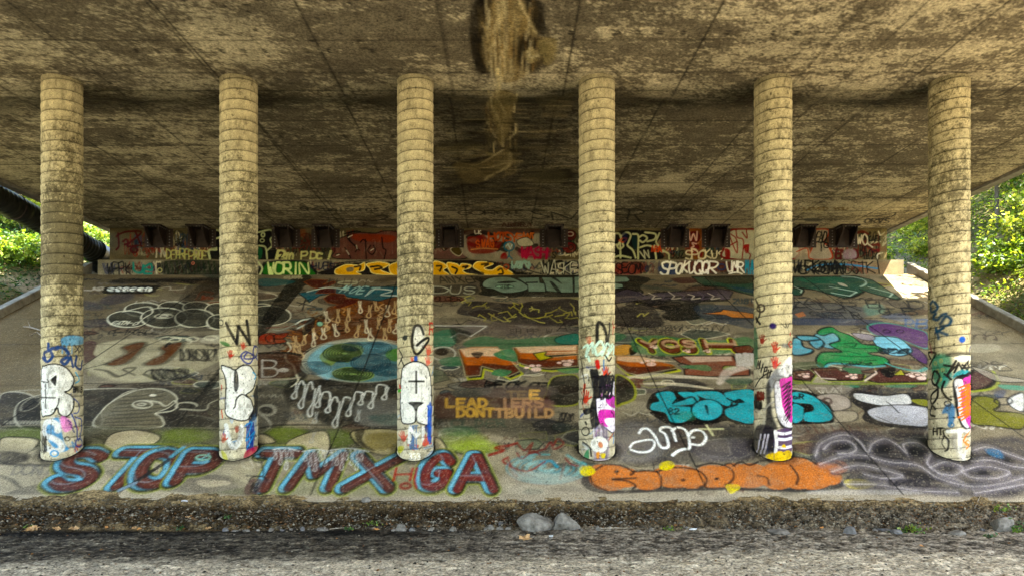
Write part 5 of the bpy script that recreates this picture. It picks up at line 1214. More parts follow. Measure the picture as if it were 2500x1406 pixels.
Yc = 'c99a20'
for q in ('825,671 818,660 830,652 848,646 874,648 890,642 888,660 870,664 880,672', '895,645 925,640 950,645 942,652 930,660 960,672 912,668 902,655', '950,650 965,642 974,642 974,672 955,668', '1058,640 1080,642 1092,652 1082,660 1096,672 1058,672', '1092,642 1115,645 1122,650 1128,644 1150,648 1146,655 1130,660 1140,668 1165,672 1110,672 1096,660', '1155,652 1165,640 1190,640 1204,645 1182,655 1200,660 1218,650 1232,655 1250,666 1252,672 1190,672 1170,662'):
    lg.fl(q, Yc, soft=1, wear=.06, ol='e0cf8a', olw=1.6)
lg.fl('846,655 862,652 862,662 848,664', '6d6650', soft=1)
for q in ('905,652 925,650 932,655 915,658', '1066,650 1078,650 1074,662', '1104,652 1116,658 1112,668', '1130,652 1142,650 1136,655', '1176,646 1192,645 1184,650', '1160,662 1180,668', '1216,660 1224,656 1228,668 1218,670', '866,652 880,650 878,660'): lg.st(q, 4.5, '1c120a')
lg.end()
lg.st('820,644 850,640 900,636', 2, K); lg.st('1190,640 1230,645 1270,650 1290,660 1325,670', 2.4, K); lg.ring(1236, 652, 6, 6, 3, 'a03a14'); lg.text('Gum Bazar', 1252, 664, 1300, 671, 1.8, K); lg.scrib(1250, 638, 1295, 655, 3, '7d9a8c', 2)
lg.text('WASKE', 1322, 640, 1412, 670, 6, '12110f', gap=.02); lg.text('WASKE', 1324, 642, 1412, 668, 2, 'a5a592', gap=.02)
lg.part('graffiti_lettering', 'red and orange scrawl with black loops right of the fourth column')
lg.fl('1502,645 1560,640 1575,655 1560,670 1502,672', '7a2214', a=.85, soft=4); lg.text('SEOM', 1505, 644, 1565, 668, 3, K, gap=.05); lg.ring(1550, 655, 20, 14, 2.4, K, 180, 380)
lg.end()
lg.text('eb', 1575, 645, 1596, 663, 3, '1d2c4a'); lg.fl('1605,642 1840,640 1840,672 1605,672', '4a3a34', a=.6, soft=4); lg.fl('1610,650 1640,645 1650,670 1612,670', '1d3a66', a=.8, soft=3); lg.fl('1660,640 1780,640 1800,660 1690,665', '5e1f18', a=.7, soft=4); lg.ring(1762, 652, 9, 7, 3, '1d3a66')
lg.part('graffiti_lettering', 'white looping script across the right of the ledge'); lg.text('SPOKUQQR', 1614, 641, 1745, 668, 4, 'd8d6c8', gap=.02, sk=5); lg.text('UMR', 1775, 640, 1815, 662, 3.4, 'd8d6c8', gap=.05); lg.st('1780,668 1800,665 1812,669', 2.6, 'd8d6c8'); lg.end()
lg.text('MA', 1820, 636, 1840, 668, 3.4, '1f7a96')
lg.fl('2080,640 2140,638 2190,645 2195,668 2120,670', '8a6a50', a=.45, soft=6)
lg.part('graffiti_lettering', 'dense black tags crossed by a blue stroke at the right of the ledge')
lg.st('1970,660 2000,648 2060,646 2100,650 2142,656', 3.4, '2a78a8'); lg.text('WERKSMAN', 1938, 638, 2060, 664, 3.6, '12100e', gap=.02); lg.text('KONN', 1985, 648, 2060, 670, 3.4, '12100e', gap=.02); lg.text('FSSTKI', 2045, 638, 2155, 668, 2.6, '1b1612', gap=.08, sk=-6)
lg.end()
lg.C = grade(lg.C, 1.3, 1.1)*.85; lg.C *= lin((1.0, .95, .86))
U3, V3 = np.meshgrid(lg.u, lg.v)
lg.build(np.stack([U3, np.full_like(U3, YTOP), V3], -1), M_wall, abut, 'ledge')
mb = MB(); mb.box(-15.77, 15.28, YTOP+.003, YW, 6.4, 7.297); mb.build('ledge_core', M_conc, abut)

# ---- riveted steel brackets
M_steel = plain('rusty_dark_steel', [(.3, (.012, .008, .006)), (.62, (.035, .02, .013)), (.8, (.12, .05, .025))], 5, .6, .5, .01, metal=.35)
M_bolt = plain('worn_bolt_heads', [(.3, (.05, .04, .03)), (.7, (.2, .18, .15))], 8, .5, .2, .003, metal=.4)
brk = [(388, 'under the deck near the left end of the wall'), (493, 'just left of the second column'), (698, 'between the peace sign and the second column'), (795, 'left of the pink wall letters'), (1098, 'just right of the third column'),
       (1352, 'just left of the fourth column'), (1648, 'right of the cream outlined letters'), (1748, 'beside the big red outlined letters'), (1958, 'just right of the fifth column'), (2058, 'nearest the right end of the wall')]
for i, (px, lb) in enumerate(brk):
    x = (px-CX)/F*YW; zt = float(soffit_z(26.4))-.004
    root = empty('steel_bracket', (x, YW, 7.9), 'dark riveted steel bracket '+lb, 'bracket', 'steel brackets tying the deck to the abutment')
    def L(m): m.v = [(a-x, b-YW, c-7.9) for a, b, c in m.v]; return m
    z0, z1 = 7.92, 8.66
    L(MB().box(x-.56, x-.30, YW-.022, YW-.002, z0, z1)).build('side_plate', M_steel, root); L(MB().box(x+.30, x+.56, YW-.022, YW-.002, z0, z1)).build('side_plate', M_steel, root)
    L(MB().box(x-.298, x+.298, YW-.012, YW-.002, z0, z1)).build('back_plate', M_steel, root)
    for sx in (-.27, .27):
        m = MB(); a0, a1 = x+sx-.02, x+sx+.02
        prof = [(YW-.014, z0+.05), (YW-.014, zt-.06), (YW-.62, zt-.06), (YW-.60, zt-.22), (YW-.16, z0+.12)]
        V = [(a0, p, q) for p, q in prof]+[(a1, p, q) for p, q in prof]; n = 5
        m.add(V, [tuple(range(n)), tuple(range(2*n-1, n-1, -1))]+[(k, k+n, (k+1) % n+n, (k+1) % n) for k in range(n)])
        L(m).build('web', M_steel, root)
    L(MB().box(x-.36, x+.36, YW-.66, YW-.02, zt-.058, zt-.0)).build('top_flange', M_steel, root)
    B = [(x+sx, YW-.024, z0+.08+k*.115, 0, -.026, 0) for sx in (-.43, .43) for k in range(6)]
    B += [(x-.3+k*.12, YW-.6, zt-.06, 0, 0, -.03) for k in range(6)]+[(x+sx, YW-.5+k*.12, zt-.06, 0, 0, -.03) for sx in (-.32, .32) for k in range(4)]
    for bx, by, bz, ax_, ay_, az_ in B: L(MB().tube([(bx, by, bz), (bx+ax_, by+ay_, bz+az_)], .024, 6)).build('bolt_head', M_bolt, root)

# ================================================================== bridge deck
def px_soff(x, y):
    v = (CY-y)/F; Y = (8.72-E)/v
    if Y > 15.5:
        for _ in range(8): Y = (float(soffit_z(max(Y, 15.51)))-E)/v
    return ((x-CX)/F*Y, Y)
so = Surf('d', XL, XR, 4.4, 27.9, .045, .045, px_soff, lambda x, y: px_soff(x, y)[1]/F, 99)
so.wear = .2; so.wk = 1.7; so.anf = lambda y: 1.6
sh = so.C.shape[:2]
b1 = vnoise(sh, (2.2/.045, 2.6/.045), 101, 7, .74); b2 = vnoise(sh, (.16/.045, .45/.045), 102, 4, .75); b3 = vnoise(sh, (4/.045, 6/.045), 103, 3)
b4 = vnoise(sh, (.30/.045, .55/.045), 104, 5, .85)
b5 = vnoise(sh, (.07/.045, .25/.045), 106, 3, .9); b6 = vnoise(sh, (.05/.045, .06/.045), 107, 2, .9); patch = (sstep(.475, .56, b1*.42+b4*.28+b5*.14+b6*.16))[..., None]
so.C[:] = lin('736b5a')
so.C = so.C*(.74+.32*b3[..., None]); so.C = so.C*(1-patch*.62)+lin('b3aa90')*patch*.72
so.C *= (.72+.56*b2)[..., None]
US, VS = np.meshgrid(so.u, so.v)
bn = np.random.default_rng(9).uniform(.86, 1.12, (24, 16)); so.C *= bn[((VS+.9)/1.22).astype(int) % 24, ((US+18.5+.02*VS)/2.46).astype(int) % 16][..., None]
# shade painted dark behind the column line and heads, plus staining round the leak
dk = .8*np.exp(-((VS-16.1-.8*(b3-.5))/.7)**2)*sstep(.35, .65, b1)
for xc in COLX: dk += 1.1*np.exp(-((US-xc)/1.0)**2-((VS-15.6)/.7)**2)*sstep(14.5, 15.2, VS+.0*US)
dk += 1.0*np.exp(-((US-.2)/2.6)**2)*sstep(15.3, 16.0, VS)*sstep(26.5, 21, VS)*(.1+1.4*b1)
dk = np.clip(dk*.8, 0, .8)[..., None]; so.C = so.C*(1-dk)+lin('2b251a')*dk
LN = '1e190f'
for y in (98, 178, 222, 295, 355, 402, 447, 483, 515, 537): so.st([(-600, y+1), (3100, y-1)], 1.7, LN, sm=False, a=.8, wear=.4)
for x in np.arange(-13.6, 15, 2.46):
    so.line(np.array([(x+.1, 6), (x+.1, 15.4)]), .045, LN, .85, .4, .3); so.line(np.array([(x, 15.5), (x-.25, 27.2)]), .045, LN, .85, .4, .3)
so.line(np.array([(-6.2, 6), (-6.2, 27)]), .03, LN, .9, .4, .2); so.line(np.array([(7.25, 6), (7.2, 17), (6.0, 25.5)]), .035, LN, .9, .4, .2)
# rows of paired form-tie holes
random.seed(8)
for v_ in (7.2, 9.0, 11.6, 12.7, 13.35, 16.9, 17.9, 19.2, 20.4, 22.0):
    x0 = random.uniform(-13, 1.0); n = random.randint(10, 26)
    for k in range(n):
        if random.random() < .8:
            for d in (0, .09): so.line(np.array([(x0+k*.42, v_+d-.01), (x0+k*.42+.05, v_+d)]), .055, '0e0b07', .9, .4, 0)
for _ in range(500):
    x = random.uniform(XL+.2, XR-.2); v_ = random.uniform(9, 27); so.line(np.array([(x, v_), (x+random.uniform(-.08, .08), v_+.02)]), random.uniform(.03, .07), '17120b', .8, .4, 0)
for _ in range(70):                                        # pale scrubbed marks
    x = random.uniform(XL+1, XR-1); v_ = random.uniform(12.5, 26); so.st  # noqa
    so.line(np.array([(x, v_), (x+random.uniform(-.8, .8), v_+random.uniform(-.1, .1))]), random.uniform(.03, .12), 'a89d80', .35, .9, .8)
# the leak: lime streaks and dark wet margins
Z = lambda p: ' '.join('%g,%g' % (1040+.4268*float(a.split(',')[0]), .4268*float(a.split(',')[1])) for a in p.split())
so.part('leak_stain', 'long lime and rust stain down the middle of the soffit')
so.fl(Z('290,0 640,0 680,120 690,200 560,205 400,400 290,400 250,200'), '1d160b', a=.8, soft=6)
so.fl(Z('390,0 540,0 620,150 640,205 740,230 720,330 620,400 520,460 440,470 380,400 330,300 360,150'), '8c7c58', a=.85, soft=5)
so.fl(Z('400,520 500,520 530,560 500,650 480,700 520,760 480,850 420,850 380,750 330,620 380,560'), '6a5c42', a=.6, soft=10)
so.fl(Z('380,870 470,850 500,900 480,960 400,1010 340,1030 240,1040 160,1000 300,930'), '625740', a=.6, soft=10)
so.end()
random.seed(44)
for _ in range(70):
    t0 = random.random(); x = 1040+.4268*(300+340*t0); y = random.uniform(-20, 120); ln = random.uniform(30, 110)
    so.st([(x, y), (x+random.uniform(-8, 8), y+ln*.5), (x+random.uniform(-10, 10)+(1222-x)*.25, y+ln)], random.uniform(1.5, 6), random.choice(['b5a67c', '9a8558', '75603a', '4c3c22', '8a7448', 'c0b48c']), a=random.uniform(.15, .45), soft=1)
for _ in range(45):
    x = random.uniform(1185, 1260); y = random.uniform(222, 360)
    so.st([(x, y), (x+random.uniform(-6, 6), y+14), (x+random.uniform(-10, 10), y+30)], random.uniform(1.5, 5), random.choice(['a8986c', '6e5a38', '2a1f10', '8c7c56']), a=random.uniform(.15, .45), soft=1)
for _ in range(50):
    x = random.uniform(1100, 1250); y = random.uniform(375, 440)
    so.st([(x, y), (x+random.uniform(10, 40), y-random.uniform(2, 14)), (1240+random.uniform(-8, 8), random.uniform(370, 410))], random.uniform(2, 6), random.choice(['a8986c', '6e5a38', '2a1f10', '8c7c56']), a=random.uniform(.12, .35), soft=1)
for q, w_ in (('430,0 445,80 400,180 390,260', 6), ('405,0 415,100 370,200', 4), ('530,0 590,120 630,190', 4), ('410,400 415,500 405,560', 6), ('440,300 450,400 430,470', 4), ('385,530 375,600 430,720 440,840', 3.5), ('400,560 450,650', 3), ('520,540 500,640', 3),
              ('480,880 470,950 360,1010 340,1030', 5), ('440,860 300,940 180,930', 3), ('470,930 350,960 260,950', 3), ('350,700 400,790', 3), ('515,710 510,760 470,800', 3)):
    so.st(Z(q), w_*1.0, 'c2b48c', a=.8, soft=.7)
for q in ('290,200 300,300 310,400', '560,230 520,300 560,380', '600,40 640,150', '330,0 310,100', '560,235 600,225 640,250 680,320 650,370 620,400'): so.st(Z(q), 16, '1a130a', a=.75, soft=.9)
random.seed(46)
so.el(1292, 128, 27, 34, '1d150b', a=.85, soft=7); so.el(1296, 136, 11, 20, 'a3936a', a=.85, soft=4)
for _ in range(90):                                        # fine lime runs following the fall of the water
    x = random.uniform(1178, 1312); y = random.uniform(-30, 150); ln = random.uniform(20, 90); q = (1225-x)*.12
    so.st([(x, y), (x+q*.5+random.uniform(-2, 2), y+ln*.5), (x+q+random.uniform(-3, 3), y+ln)], random.uniform(.6, 1.6), random.choice(['d8cda6', 'c4b488', 'e0d6b4', '8a6a3c', '4a3418', 'a98448']), a=random.uniform(.15, .55), soft=.6)
for _ in range(60):
    x = random.uniform(1185, 1262); y = random.uniform(215, 350); ln = random.uniform(8, 30)
    so.st([(x, y), (x+random.uniform(-4, 4), y+ln)], random.uniform(.6, 1.4), random.choice(['c4b488', 'a3936a', '2a1e10', '1a120a', '8a6a3c']), a=random.uniform(.35, .8), soft=.6)
for _ in range(160):                                       # sideways seepage along the board marks
    x = random.uniform(1070, 1390); y = random.uniform(225, 520); ln = random.uniform(15, 70)
    so.st([(x, y), (x+ln, y+random.uniform(-1, 1))], random.uniform(.8, 3), random.choice(['14100a', '14100a', '1f180e', 'a69a76', '8a7d5c']), a=random.uniform(.25, .65), soft=.8)
so.st(Z('585,300 600,330 640,320'), 4, 'd8cfae'); so.fl(Z('560,300 640,290 650,340 590,360'), '8f8360', a=.7, soft=5); so.fl(Z('395,395 420,395 425,430 400,435'), 'd0c294', a=.7, soft=3)
so.fl(Z('640,240 740,225 745,330 690,380 660,320'), '8c8058', a=.7, soft=5)
random.seed(13)
for _ in range(26):
    x = random.uniform(1085, 1400); y = random.uniform(245, 470); so.el(x, y, random.uniform(25, 70), random.uniform(6, 16), '120e08', rot=random.uniform(-.2, .2), a=random.uniform(.3, .6), soft=14)
so.fl(Z('400,530 470,525 520,560 490,650 470,760 430,840 410,740 370,640'), '85764f', a=.7, soft=6); so.fl(Z('160,940 300,930 420,880 470,860 490,930 420,990 340,1035 230,1045'), '7a6c4a', a=.6, soft=7)
so.fl(Z('560,980 760,960 800,1040 600,1050'), '8d835f', a=.25, soft=16); so.fl(Z('60,830 260,820 300,870 80,900'), '7d7355', a=.25, soft=16); so.fl(Z('640,550 830,560 800,620 700,640'), '6d6448', a=.4, soft=12)
random.seed(12)
for _ in range(60):
    x = random.uniform(1060, 1410); y = random.uniform(215, 520); so.st([(x, y), (x+random.uniform(20, 70), y+random.uniform(-2, 2))], random.uniform(2, 9), random.choice(['171108', '1f1810', '8a7d5c', '6f6448']), a=random.uniform(.3, .6), soft=.9)
# tags on the soffit
tg = dict(a=.9)
so.part('graffiti_lettering', 'thin black looping tag on the soffit left of the third column')
so.st('733,508 745,504 752,512 740,514 733,508 760,512 775,506 765,512 790,510', 2.2, K); so.text('unicorns', 790, 506, 925, 516, 2, K, gap=.15); so.st('780,530 900,540 945,532 935,526 920,528', 2.2, K); so.end()
so.text('wesk', 832, 543, 900, 553, 2, '2b140e'); so.text('GOROT', 1118, 514, 1275, 525, 2.2, '14110d', gap=.05); so.text('SENS', 1190, 524, 1265, 534, 2, '9a937c')
so.part('graffiti_lettering', 'large thin black letters on the soffit around the fourth column'); so.st('1330,516 1305,514 1303,520 1340,530 1320,535 1300,532', 2.6, K); so.st('1350,537 1346,518 1395,535', 2.6, K, sm=False); so.st('1395,535 1412,515', 2.6, K, sm=False); so.st('1532,535 1535,512 1500,514 1505,524 1540,526 1572,520 1560,512 1535,511', 2.6, K); so.st('1550,526 1562,540 1572,543', 2.6, K); so.st('1512,534 1528,532 1532,540 1510,545', 2.2, K); so.end()
so.text('ARORA', 1225, 545, 1298, 554, 1.8, '4a140c'); so.text('GAMY', 1645, 509, 1690, 516, 2, K); so.text('I LOVED YOU', 1938, 507, 2070, 513, 1.8, '6d5420', gap=.1); so.text('JAYME', 1945, 515, 2010, 520, 1.6, 'a89f7c')
so.text('ORVS', 2110, 534, 2170, 545, 2.2, K, sk=4); so.st('2140,528 2185,520 2175,530 2150,535 2260,505', 2, K); so.text('OKD', 243, 533, 300, 540, 2, K); so.text('CS', 420, 531, 442, 537, 1.6, K); so.st('1935,528 1950,532 1935,540', 2, K); so.fl('1965,534 2000,533 2005,540 1970,541', '4a4a44', a=.8)
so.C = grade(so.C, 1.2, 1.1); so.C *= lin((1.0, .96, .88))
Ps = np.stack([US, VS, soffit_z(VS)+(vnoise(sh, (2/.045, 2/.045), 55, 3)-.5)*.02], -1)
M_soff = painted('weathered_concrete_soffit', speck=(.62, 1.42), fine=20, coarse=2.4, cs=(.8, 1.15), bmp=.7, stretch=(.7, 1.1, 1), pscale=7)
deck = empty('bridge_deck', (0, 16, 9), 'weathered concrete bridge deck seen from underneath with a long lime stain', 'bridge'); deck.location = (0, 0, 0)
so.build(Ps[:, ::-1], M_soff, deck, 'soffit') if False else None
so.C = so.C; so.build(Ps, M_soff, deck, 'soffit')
MB().box(XL, XR, -8, 4.396, 8.725, 9.4).build('front_slab', M_conc, deck); MB().box(XL-.01, XR+.01, -8, 27.95, 9.35, 10.3).build('deck_slab', M_conc, deck)
MB().box(XL-.03, XL-.004, 4.37, 27.96, 8.84, 9.349).box(XR+.004, XR+.03, 4.37, 27.96, 8.84, 9.349).box(XL, XR, 4.35, 4.375, 8.86, 9.349).build('edge_beam', M_conc, deck)

# the lower edge of the deck runs straight, a little below the soffit
bpy.data.objects.remove(bpy.data.objects['edge_beam'])
def edge_bottom(Y): return 8.69-(max(Y, 15.5)-15.5)*.004
for a0, a1 in ((XL-.32, XL-.004), (XR+.004, XR+.32)):
    m = MB()
    for y0, y1 in ((-8, 15.5), (15.5, 27.96)):
        z0, z1 = edge_bottom(y0), edge_bottom(y1)
        m.add([(a0,y0,z0),(a1,y0,z0),(a1,y1,z1),(a0,y1,z1),(a0,y0,10.2),(a1,y0,10.2),(a1,y1,10.2),(a0,y1,10.2)], [(0,3,2,1),(4,5,6,7),(0,1,5,4),(1,2,6,5),(2,3,7,6),(3,0,4,7)])
    m.build('edge_beam', M_conc, deck)
MB().box(XL, XR, -8.03, -8.004, 8.69, 10.2).build('end_beam', M_conc, deck)

# ================================================================== ground in front
def ground_z(X, Y):
    X = np.asarray(X, float); Y = np.asarray(Y, float)
    t = np.clip((Y-11.45)/(12.95-11.45), 0, 1)
    return -.30+.27*(t**.8)
gx0, gx1, gy0, gy1, gd = -16.2, 16.2, 6.5, 13.42, .034
gu = np.linspace(gx0, gx1, int((gx1-gx0)/gd)); gv = np.linspace(gy0, gy1, int((gy1-gy0)/(gd*.8)))
sh = (len(gv), len(gu)); GU, GV = np.meshgrid(gu, gv); dv_ = gv[1]-gv[0]
h1 = vnoise(sh, (.5/dv_, .9/gd), 201, 6, .62); h2 = vnoise(sh, (.11/dv_, .11/gd), 202, 4, .75); h3 = vnoise(sh, (.07/dv_, .16/gd), 203, 4, .8); h4 = vnoise(sh, (1.4/dv_, 3.5/gd), 204, 4)
onb = sstep(11.15, 11.6, GV+1.0*(h4-.5)+.5*(h1-.5))                         # 1 on the gravel bank, 0 on the track
GZ = ground_z(GU, GV+.6*(h4-.5)*(GV < 12.6)) + (h2-.5)*(.05+.12*onb)+(h1-.5)*(.05+.20*onb)
tz = np.maximum(slope_z(GV), -.03)+(h1-.53)*.16+(h4-.5)*.10+(h2-.5)*.03-.22*np.clip(GV-13.1, 0, 1)
kk = sstep(12.6, 12.95, GV); GZ = GZ*(1-kk)+tz*kk; GZ += .02*(1-onb)*h3
mid = sstep(11.3, 11.7, GV)*sstep(12.85, 12.2, GV+.4*(h1-.5))
colg = np.zeros(sh+(3,))
lft = sstep(1.5, -3.0, GU+2*(h4-.5))[..., None]; H1, H2, H3 = h1[..., None], h2[..., None], h3[..., None]
grit = sstep(.38, .62, .55*h2+.45*h3)[..., None]
trR = lin('3c3833')*(1-grit)+lin('98928a')*grit; trL = lin('23201d')*(1-grit)+lin('5a564f')*grit
colg[:] = trR*(1-lft)+trL*lft
band = sstep(9.75, 8.9, GV+.7*(h4-.5)-.25*np.clip((GU+2)/5, -1, 1.2))          # dry pale dust nearest the camera
dust = np.clip(band*1.15*sstep(.28, .52, .6*h2+.4*h3+.12*band), 0, 1)
dust = np.maximum(dust, .55*sstep(.58, .72, h3*.6+h1*.4)*sstep(11, 10.4, GV))[..., None]
colg = colg*(1-dust*.88)+lin('b9b2a4')*(.5+1.1*H2)*dust*.88
wet = (sstep(12.05, 11.6, GV)*sstep(10.5, 11.2, GV)*sstep(.30, .5, h1*.5+h4*.5)*sstep(2, -4, GU+4*(h4-.5)))[..., None]
colg = colg*(1-wet*.93)+lin('0d0b0a')*(.6+H2)*wet*.93
bank = lin('4f4330')*(1-H1)+lin('87785c')*H1; gritb = sstep(.40, .62, .75*h2+.25*h1)[..., None]
bank = bank*(.42+.95*gritb)
md = np.clip(mid*(.45+.9*h1), 0, .9)[..., None]*(1-.35*sstep(1, 5, GU)[..., None]); bank = bank*(1-md)+lin('1c140c')*(.5+1.6*gritb)*md
rg = sstep(1, 7, GU)[..., None]*sstep(12.9, 11.9, GV)[..., None]; bank = bank*(1-rg*.75)+lin('57524b')*(.35+1.2*gritb)*rg*.75
ob = onb[..., None]; colg = colg*(1-ob)+bank*ob
colg = np.minimum(colg*np.array([.93, .82, .66]), .8)
M_grd = painted('gravelly_soil', speck=(.35, 1.75), fine=26, coarse=5, cs=(.7, 1.25), bmp=1.0, pits=False, rough=.95)
idx = np.arange(sh[0]*sh[1]).reshape(sh); q = np.stack([idx[:-1, :-1], idx[:-1, 1:], idx[1:, 1:], idx[1:, :-1]], -1)
isb = (onb[:-1, :-1] > .5)
PG = np.stack([GU, GV, GZ], -1).reshape(-1, 3); CG = np.concatenate([colg.reshape(-1, 3), np.zeros((len(PG), 1))], 1)
for nm, msk in (('dirt_track', ~isb), ('gravel_bank', isb)):
    f = q[msk]; us, inv = np.unique(f, return_inverse=True)
    tag(mesh_obj(nm, PG[us], inv.reshape(-1, 4), M_grd, None, True, CG[us]), kind='structure')

def bank_z(x, y):
    i = int(np.clip((x-gx0)/(gu[1]-gu[0]), 0, len(gu)-1)); j = int(np.clip((y-gy0)/dv_, 0, len(gv)-1)); return float(GZ[j, i])
def gpt(px, py):
    v = (CY-py)/F; Y = 11.
    for _ in range(12): Y = (float(ground_z(0, Y))-E)/v
    X = (px-CX)/F*Y; return X, Y, bank_z(X, Y)

# ================================================================== land around the bridge
def land_z(X, Y):
    X = np.asarray(X, float); Y = np.asarray(Y, float)
    base = np.clip(S*(Y-YT), -.3, 6.75)+.24*np.clip(Y-26.8, 0, 60)
    base = np.where(Y < YT, -.3, base)
    side = np.clip(np.abs(X)-16.4, 0, 60)
    g_ = np.where(X > 0, .62, .42)*np.clip((Y-9)/8, .12, 1)
    z = base+np.minimum(side*g_, 22)
    z = np.minimum(z, 30)
    under = (np.abs(X+.2) < 16.35) & (Y > 6.3) & (Y < 26.9)
    return np.where(under, z-.75, z)
t = np.linspace(-1, 1, 260); ax = 30*t+370*t**5
ty = np.linspace(-1, 1, 260); ay = 18+30*ty+370*ty**5
LX, LY_ = np.meshgrid(ax, ay); ls = LX.shape
LZ = land_z(LX, LY_)+(vnoise(ls, (6, 6), 301, 5)-.5)*.5*np.clip(np.abs(LX)-16.5, 0, 2)/2*np.clip((LY_-6)/4, 0, 1)
ln_ = vnoise(ls, (8, 8), 302, 6, .7)[..., None]
LC = lin('3a3a1c')*(1-ln_)+lin('6f6544')*ln_
LC = np.where((LY_ < 12.5)[..., None] & (LY_ > -12)[..., None], lin('8d867a')*(.6+.8*ln_), LC)
rb = (np.exp(-((LX-16.4)/1.6)**2)+np.exp(-((LX+16.6)/1.2)**2))[..., None]*.8*(LY_ > 24)[..., None]; LC = LC*(1-np.clip(rb, 0, 1))+lin('a3947a')*np.clip(rb, 0, 1)
idx = np.arange(ls[0]*ls[1]).reshape(ls); q = np.stack([idx[:-1, :-1], idx[:-1, 1:], idx[1:, 1:], idx[1:, :-1]], -1).reshape(-1, 4)
M_land = painted('leaf_litter_soil', speck=(.6, 1.3), fine=12, coarse=1.2, cs=(.6, 1.3), bmp=.8, pits=False, rough=.95)
tag(mesh_obj('ground', np.stack([LX, LY_, LZ], -1).reshape(-1, 3), q, M_land, None, True, np.concatenate([LC.reshape(-1, 3), np.zeros((ls[0]*ls[1], 1))], 1)), kind='structure')

# ---- kerbs on both sides of the paved slope
for x0, x1, lb in ((-16.62, -16.34, 'concrete kerb climbing beside the slope below the ivy on the left'), (15.74, 16.0, 'concrete kerb climbing beside the slope under the bushes on the right')):
    root = empty('concrete_kerb', ((x0+x1)/2, 13, 0), lb, 'kerb'); root.location = (0, 0, 0)
    Y0, n = 12.9, 7; L_ = (26.9-Y0)/n
    for k in range(n):
        a, b = Y0+k*L_+.006, Y0+(k+1)*L_-.006
        m = MB(); za, zb = slope_z(a), slope_z(b); c = .02
        pr = lambda z: [(x0, z-.3), (x0, z+.26), (x0+c, z+.29), (x1-c, z+.29), (x1, z+.26), (x1, z-.3)]
        V = [(p, a, q_) for p, q_ in pr(za)]+[(p, b, q_) for p, q_ in pr(zb)]; N_ = 6
        m.add(V, [tuple(range(N_)), tuple(range(2*N_-1, N_-1, -1))]+[(i, (i+1) % N_, (i+1) % N_+N_, i+N_) for i in range(N_)])
        m.build('kerb_segment', M_conc, root)

# ---- big drain pipe along the left edge of the deck
M_pipe = plain('black_corrugated_metal', [(.35, (.008, .008, .007)), (.6, (.03, .03, .02)), (.8, (.11, .12, .04))], 2.2, .42, .3, .01, stretch=(1, 2.5, .6), metal=.3)
pr = empty('drain_pipe', (-16.35, 22, 8.4), 'large black drain pipe hung along the left edge of the deck', 'pipe'); off = Vector((-16.35, 22, 8.4))
def pz(Y): return 8.38-(Y-22)*.112
pts, rad = [], []
Y = 6.0
while Y < 27.0:
    for d, r in ((0, .40), (.05, .425), (.10, .40)):
        pts.append(Vector((-16.36, Y+d, pz(Y+d)))-off); rad.append(r)
    Y += .2
m = MB(); m.tube(pts, rad, 28); m.build('pipe_barrel', M_pipe, pr, True)
el_ = [Vector((-16.36, 27.06, pz(27.06)))-off, Vector((-16.37, 27.4, pz(27.4)-.03))-off, Vector((-16.4, 27.75, pz(27.4)-.3))-off, Vector((-16.42, 27.95, pz(27.4)-.75))-off, Vector((-16.43, 28.0, pz(27.4)-1.5))-off]
m = MB(); m.tube(el_, [.47, .47, .47, .46, .45], 28); m.build('pipe_elbow', M_pipe, pr, True)
for Yh in (10, 14, 18, 22.6, 26.0):
    z = pz(Yh); m = MB()
    m.tube([Vector((-16.36+.45*math.cos(t), Yh, z+.45*math.sin(t)))-off for t in np.linspace(0, 2*math.pi, 25)], .018, 6, False)
    m.tube([Vector((-16.36, Yh, z+.45))-off, Vector((-16.36, Yh, 10.0))-off], .022, 6)
    m.tube([Vector((-16.36, Yh, 9.98))-off, Vector((-16.02, Yh, 9.98))-off], .03, 6)
    m.build('pipe_hanger', M_steel, pr)

# ================================================================== rocks, stones, leaves, twigs
M_rock = plain('pale_grey_stone', [(.3, (.05, .042, .03)), (.5, (.135, .115, .09)), (.72, (.235, .205, .165))], 9, .9, .8, .02, detail=12)
M_rockd = plain('dark_grey_stone', [(.3, (.05, .045, .04)), (.7, (.16, .145, .13))], 9, .9, .8, .02)
def rock_mesh(size, seed, sub=3, facet=.5):
    import bmesh
    r = np.random.default_rng(seed); bm = bmesh.new(); bmesh.ops.create_icosphere(bm, subdivisions=sub, radius=1)
    pl = [(Vector(r.normal(0, 1, 3)).normalized(), r.uniform(.5, .8)) for _ in range(14)]
    for v in bm.verts:
        p = v.co.normalized(); d = 1.0
        for n_, h in pl:
            k = p.dot(n_)
            if k > .05: d = min(d, h/k)
        d *= 1+r.normal(0, .008)
        v.co = Vector((p.x*d*size[0], p.y*d*size[1], p.z*d*size[2]))
    V = [tuple(v.co) for v in bm.verts]; Fc = [[v.index for v in f.verts] for f in bm.faces]; bm.free(); return V, Fc
def rock(name, px, py, wpx, hpx, seed, label, mat=M_rock, group=None, rz=0, sub=3):
    """px,py = middle of its foot in the photograph"""
    X, Y, z = gpt(px, py); k = Y/F; sx, sz = wpx*k/2/.78, hpx*k/.78*.62
    V, Fc = rock_mesh((sx, sx*.75, sz), seed, sub)
    o = mesh_obj(name, V, Fc, mat); o.location = (X, Y+sx*.4, z+sz*.12); o.rotation_euler = (random.uniform(-.1, .1), random.uniform(-.1, .1), rz)
    tag(o, label, 'rock', group); return o
random.seed(3)
rock('boulder', 1312, 1297, 88, 48, 12, 'large pale angular boulder leaning against its darker neighbour on the gravel bank', sub=4)
rock('boulder', 1376, 1292, 78, 52, 31, 'large boulder with a rounded back just right of the pale angular one', sub=4)
rock('boulder', 2458, 1284, 66, 44, 47, 'squat grey boulder among green weeds at the right end of the bank', rz=.5, sub=4)
